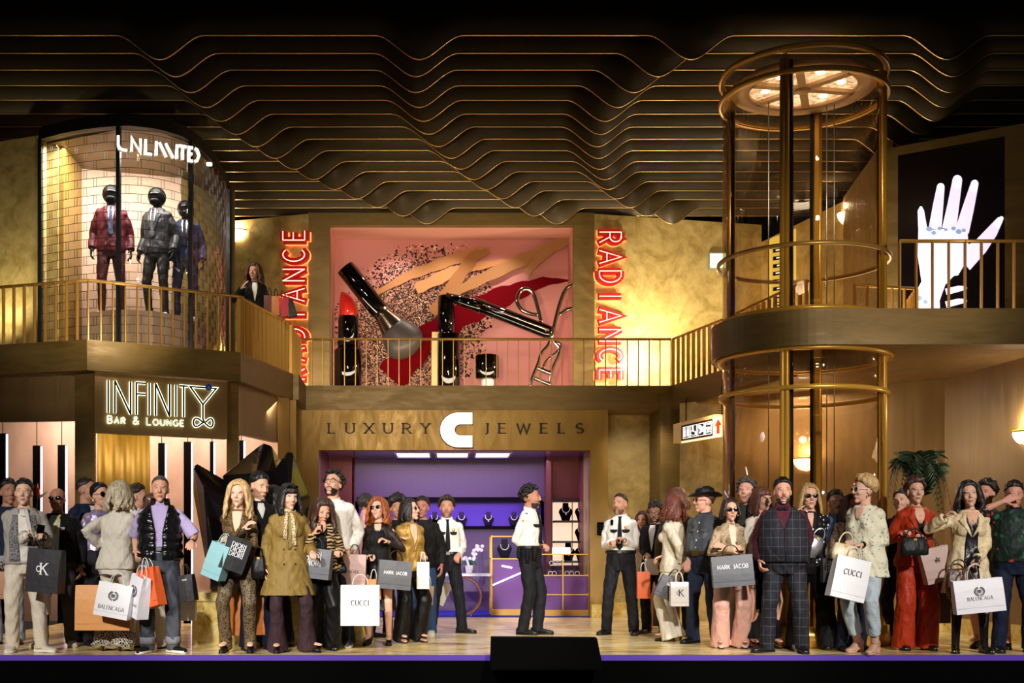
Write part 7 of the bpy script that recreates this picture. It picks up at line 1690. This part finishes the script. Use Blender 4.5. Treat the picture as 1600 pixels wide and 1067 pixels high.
# ------------------------------------------------------------------ plants
m, t, b = nt_new('palm_green'); link(t, ramp(t, noise_n(t, coords(t), 8, 2), ((.3, C('#16281a')), (.7, C('#2f4a2a')))), b.inputs['Base Color']); b.inputs['Roughness'].default_value = .5; MATS['palm_green'] = m
pm = thing('potted_palm', 'dark green palm in a pot behind the red satin suit', 'plant', PL(1438, 14.1)); c = PL(1438, 14.1)
mb = MB(); mb.lathe(c, [(.16, 0), (.2, .32), (.21, .34), (.19, .34)]); mb.build('pot', plain('dark_pot', '#241a12', .5), pm)
mb = MB(); mb.tube([c+V((0, 0, .3)), c+V((.03, 0, 1.0)), c+V((0, 0, 1.62))], [.05, .045, .03], 9); mb.build('trunk', plain('palm_trunk', '#3a2c1c', .8), pm)
rnd = random.Random(3)
for i in range(13):
    a = 2*PI*i/13+rnd.uniform(-.2, .2); L = rnd.uniform(.26, .46); up_ = rnd.uniform(.45, .75); top_p = c+V((0, 0, 1.68)); pts = []
    for j in range(13):
        u = j/12; pts.append(top_p+V((math.cos(a)*L*u, math.sin(a)*L*u*.7, up_*math.sin(u*2.2)-.62*u**2.5)))
    mb = MB(); mb.tube(pts, [.009*(1-u*.07) for u in range(13)], 5)
    for j in range(1, 13):
        for q in (0, .5):
            p = pts[j-1].lerp(pts[j], q+.25) if j else pts[j]; t_ = (pts[j]-pts[j-1]).normalized(); sd = t_.cross(V((0, 0, 1))).normalized(); ll = .21*math.sin(PI*min(1, (j+q)/13*.9+.12))+.03
            for s in (-1, 1):
                e = p+(sd*s*.75+t_*.55+V((0, 0, -.35))).normalized()*ll; w_ = t_*.010
                mb.add([p-w_, p+w_, p.lerp(e, .6)+w_*.9+V((0, 0, .012)), e, p.lerp(e, .6)-w_*.9], [(0, 1, 2, 3, 4)])
    mb.build('frond', 'palm_green', pm)
rb = thing('rubber_plant', 'broad leaved green plant beside the recess behind the cream suit', 'plant', PL(1033, 16.6)); c = PL(1033, 16.6)
mb = MB(); mb.lathe(c, [(.15, 0), (.19, .3), (.2, .32), (.18, .32)]); mb.build('pot', MATS['dark_pot'], rb)
mb = MB(); lf_ = MB()
for i in range(6):
    a = i*1.1; st = [c+V((0, 0, .3)), c+V((.06*math.cos(a), .05*math.sin(a), .9)), c+V((.22*math.cos(a), .14*math.sin(a), 1.35+.09*(i % 3)))]; mb.tube(st, .012, 6)
    for j in range(16):
        u = .35+.65*j/15; p = st[1].lerp(st[2], u) if u > .4 else st[0].lerp(st[1], .8); an = j*2.4; dv = V((math.cos(an), math.sin(an)*.6, rnd.uniform(.1, .7))).normalized(); L = rnd.uniform(.12, .19)
        lf_.tube([p, p+dv*L*.3, p+dv*L*.65, p+dv*L+V((0, 0, -.02))], [.004, .028, .032, .002], 6, .12)
mb.build('stems', plain('stem_brown', '#3a2c1a', .7), rb); lf_.build('leaves', 'palm_green', rb)
bpy.data.scenes.remove(TS)
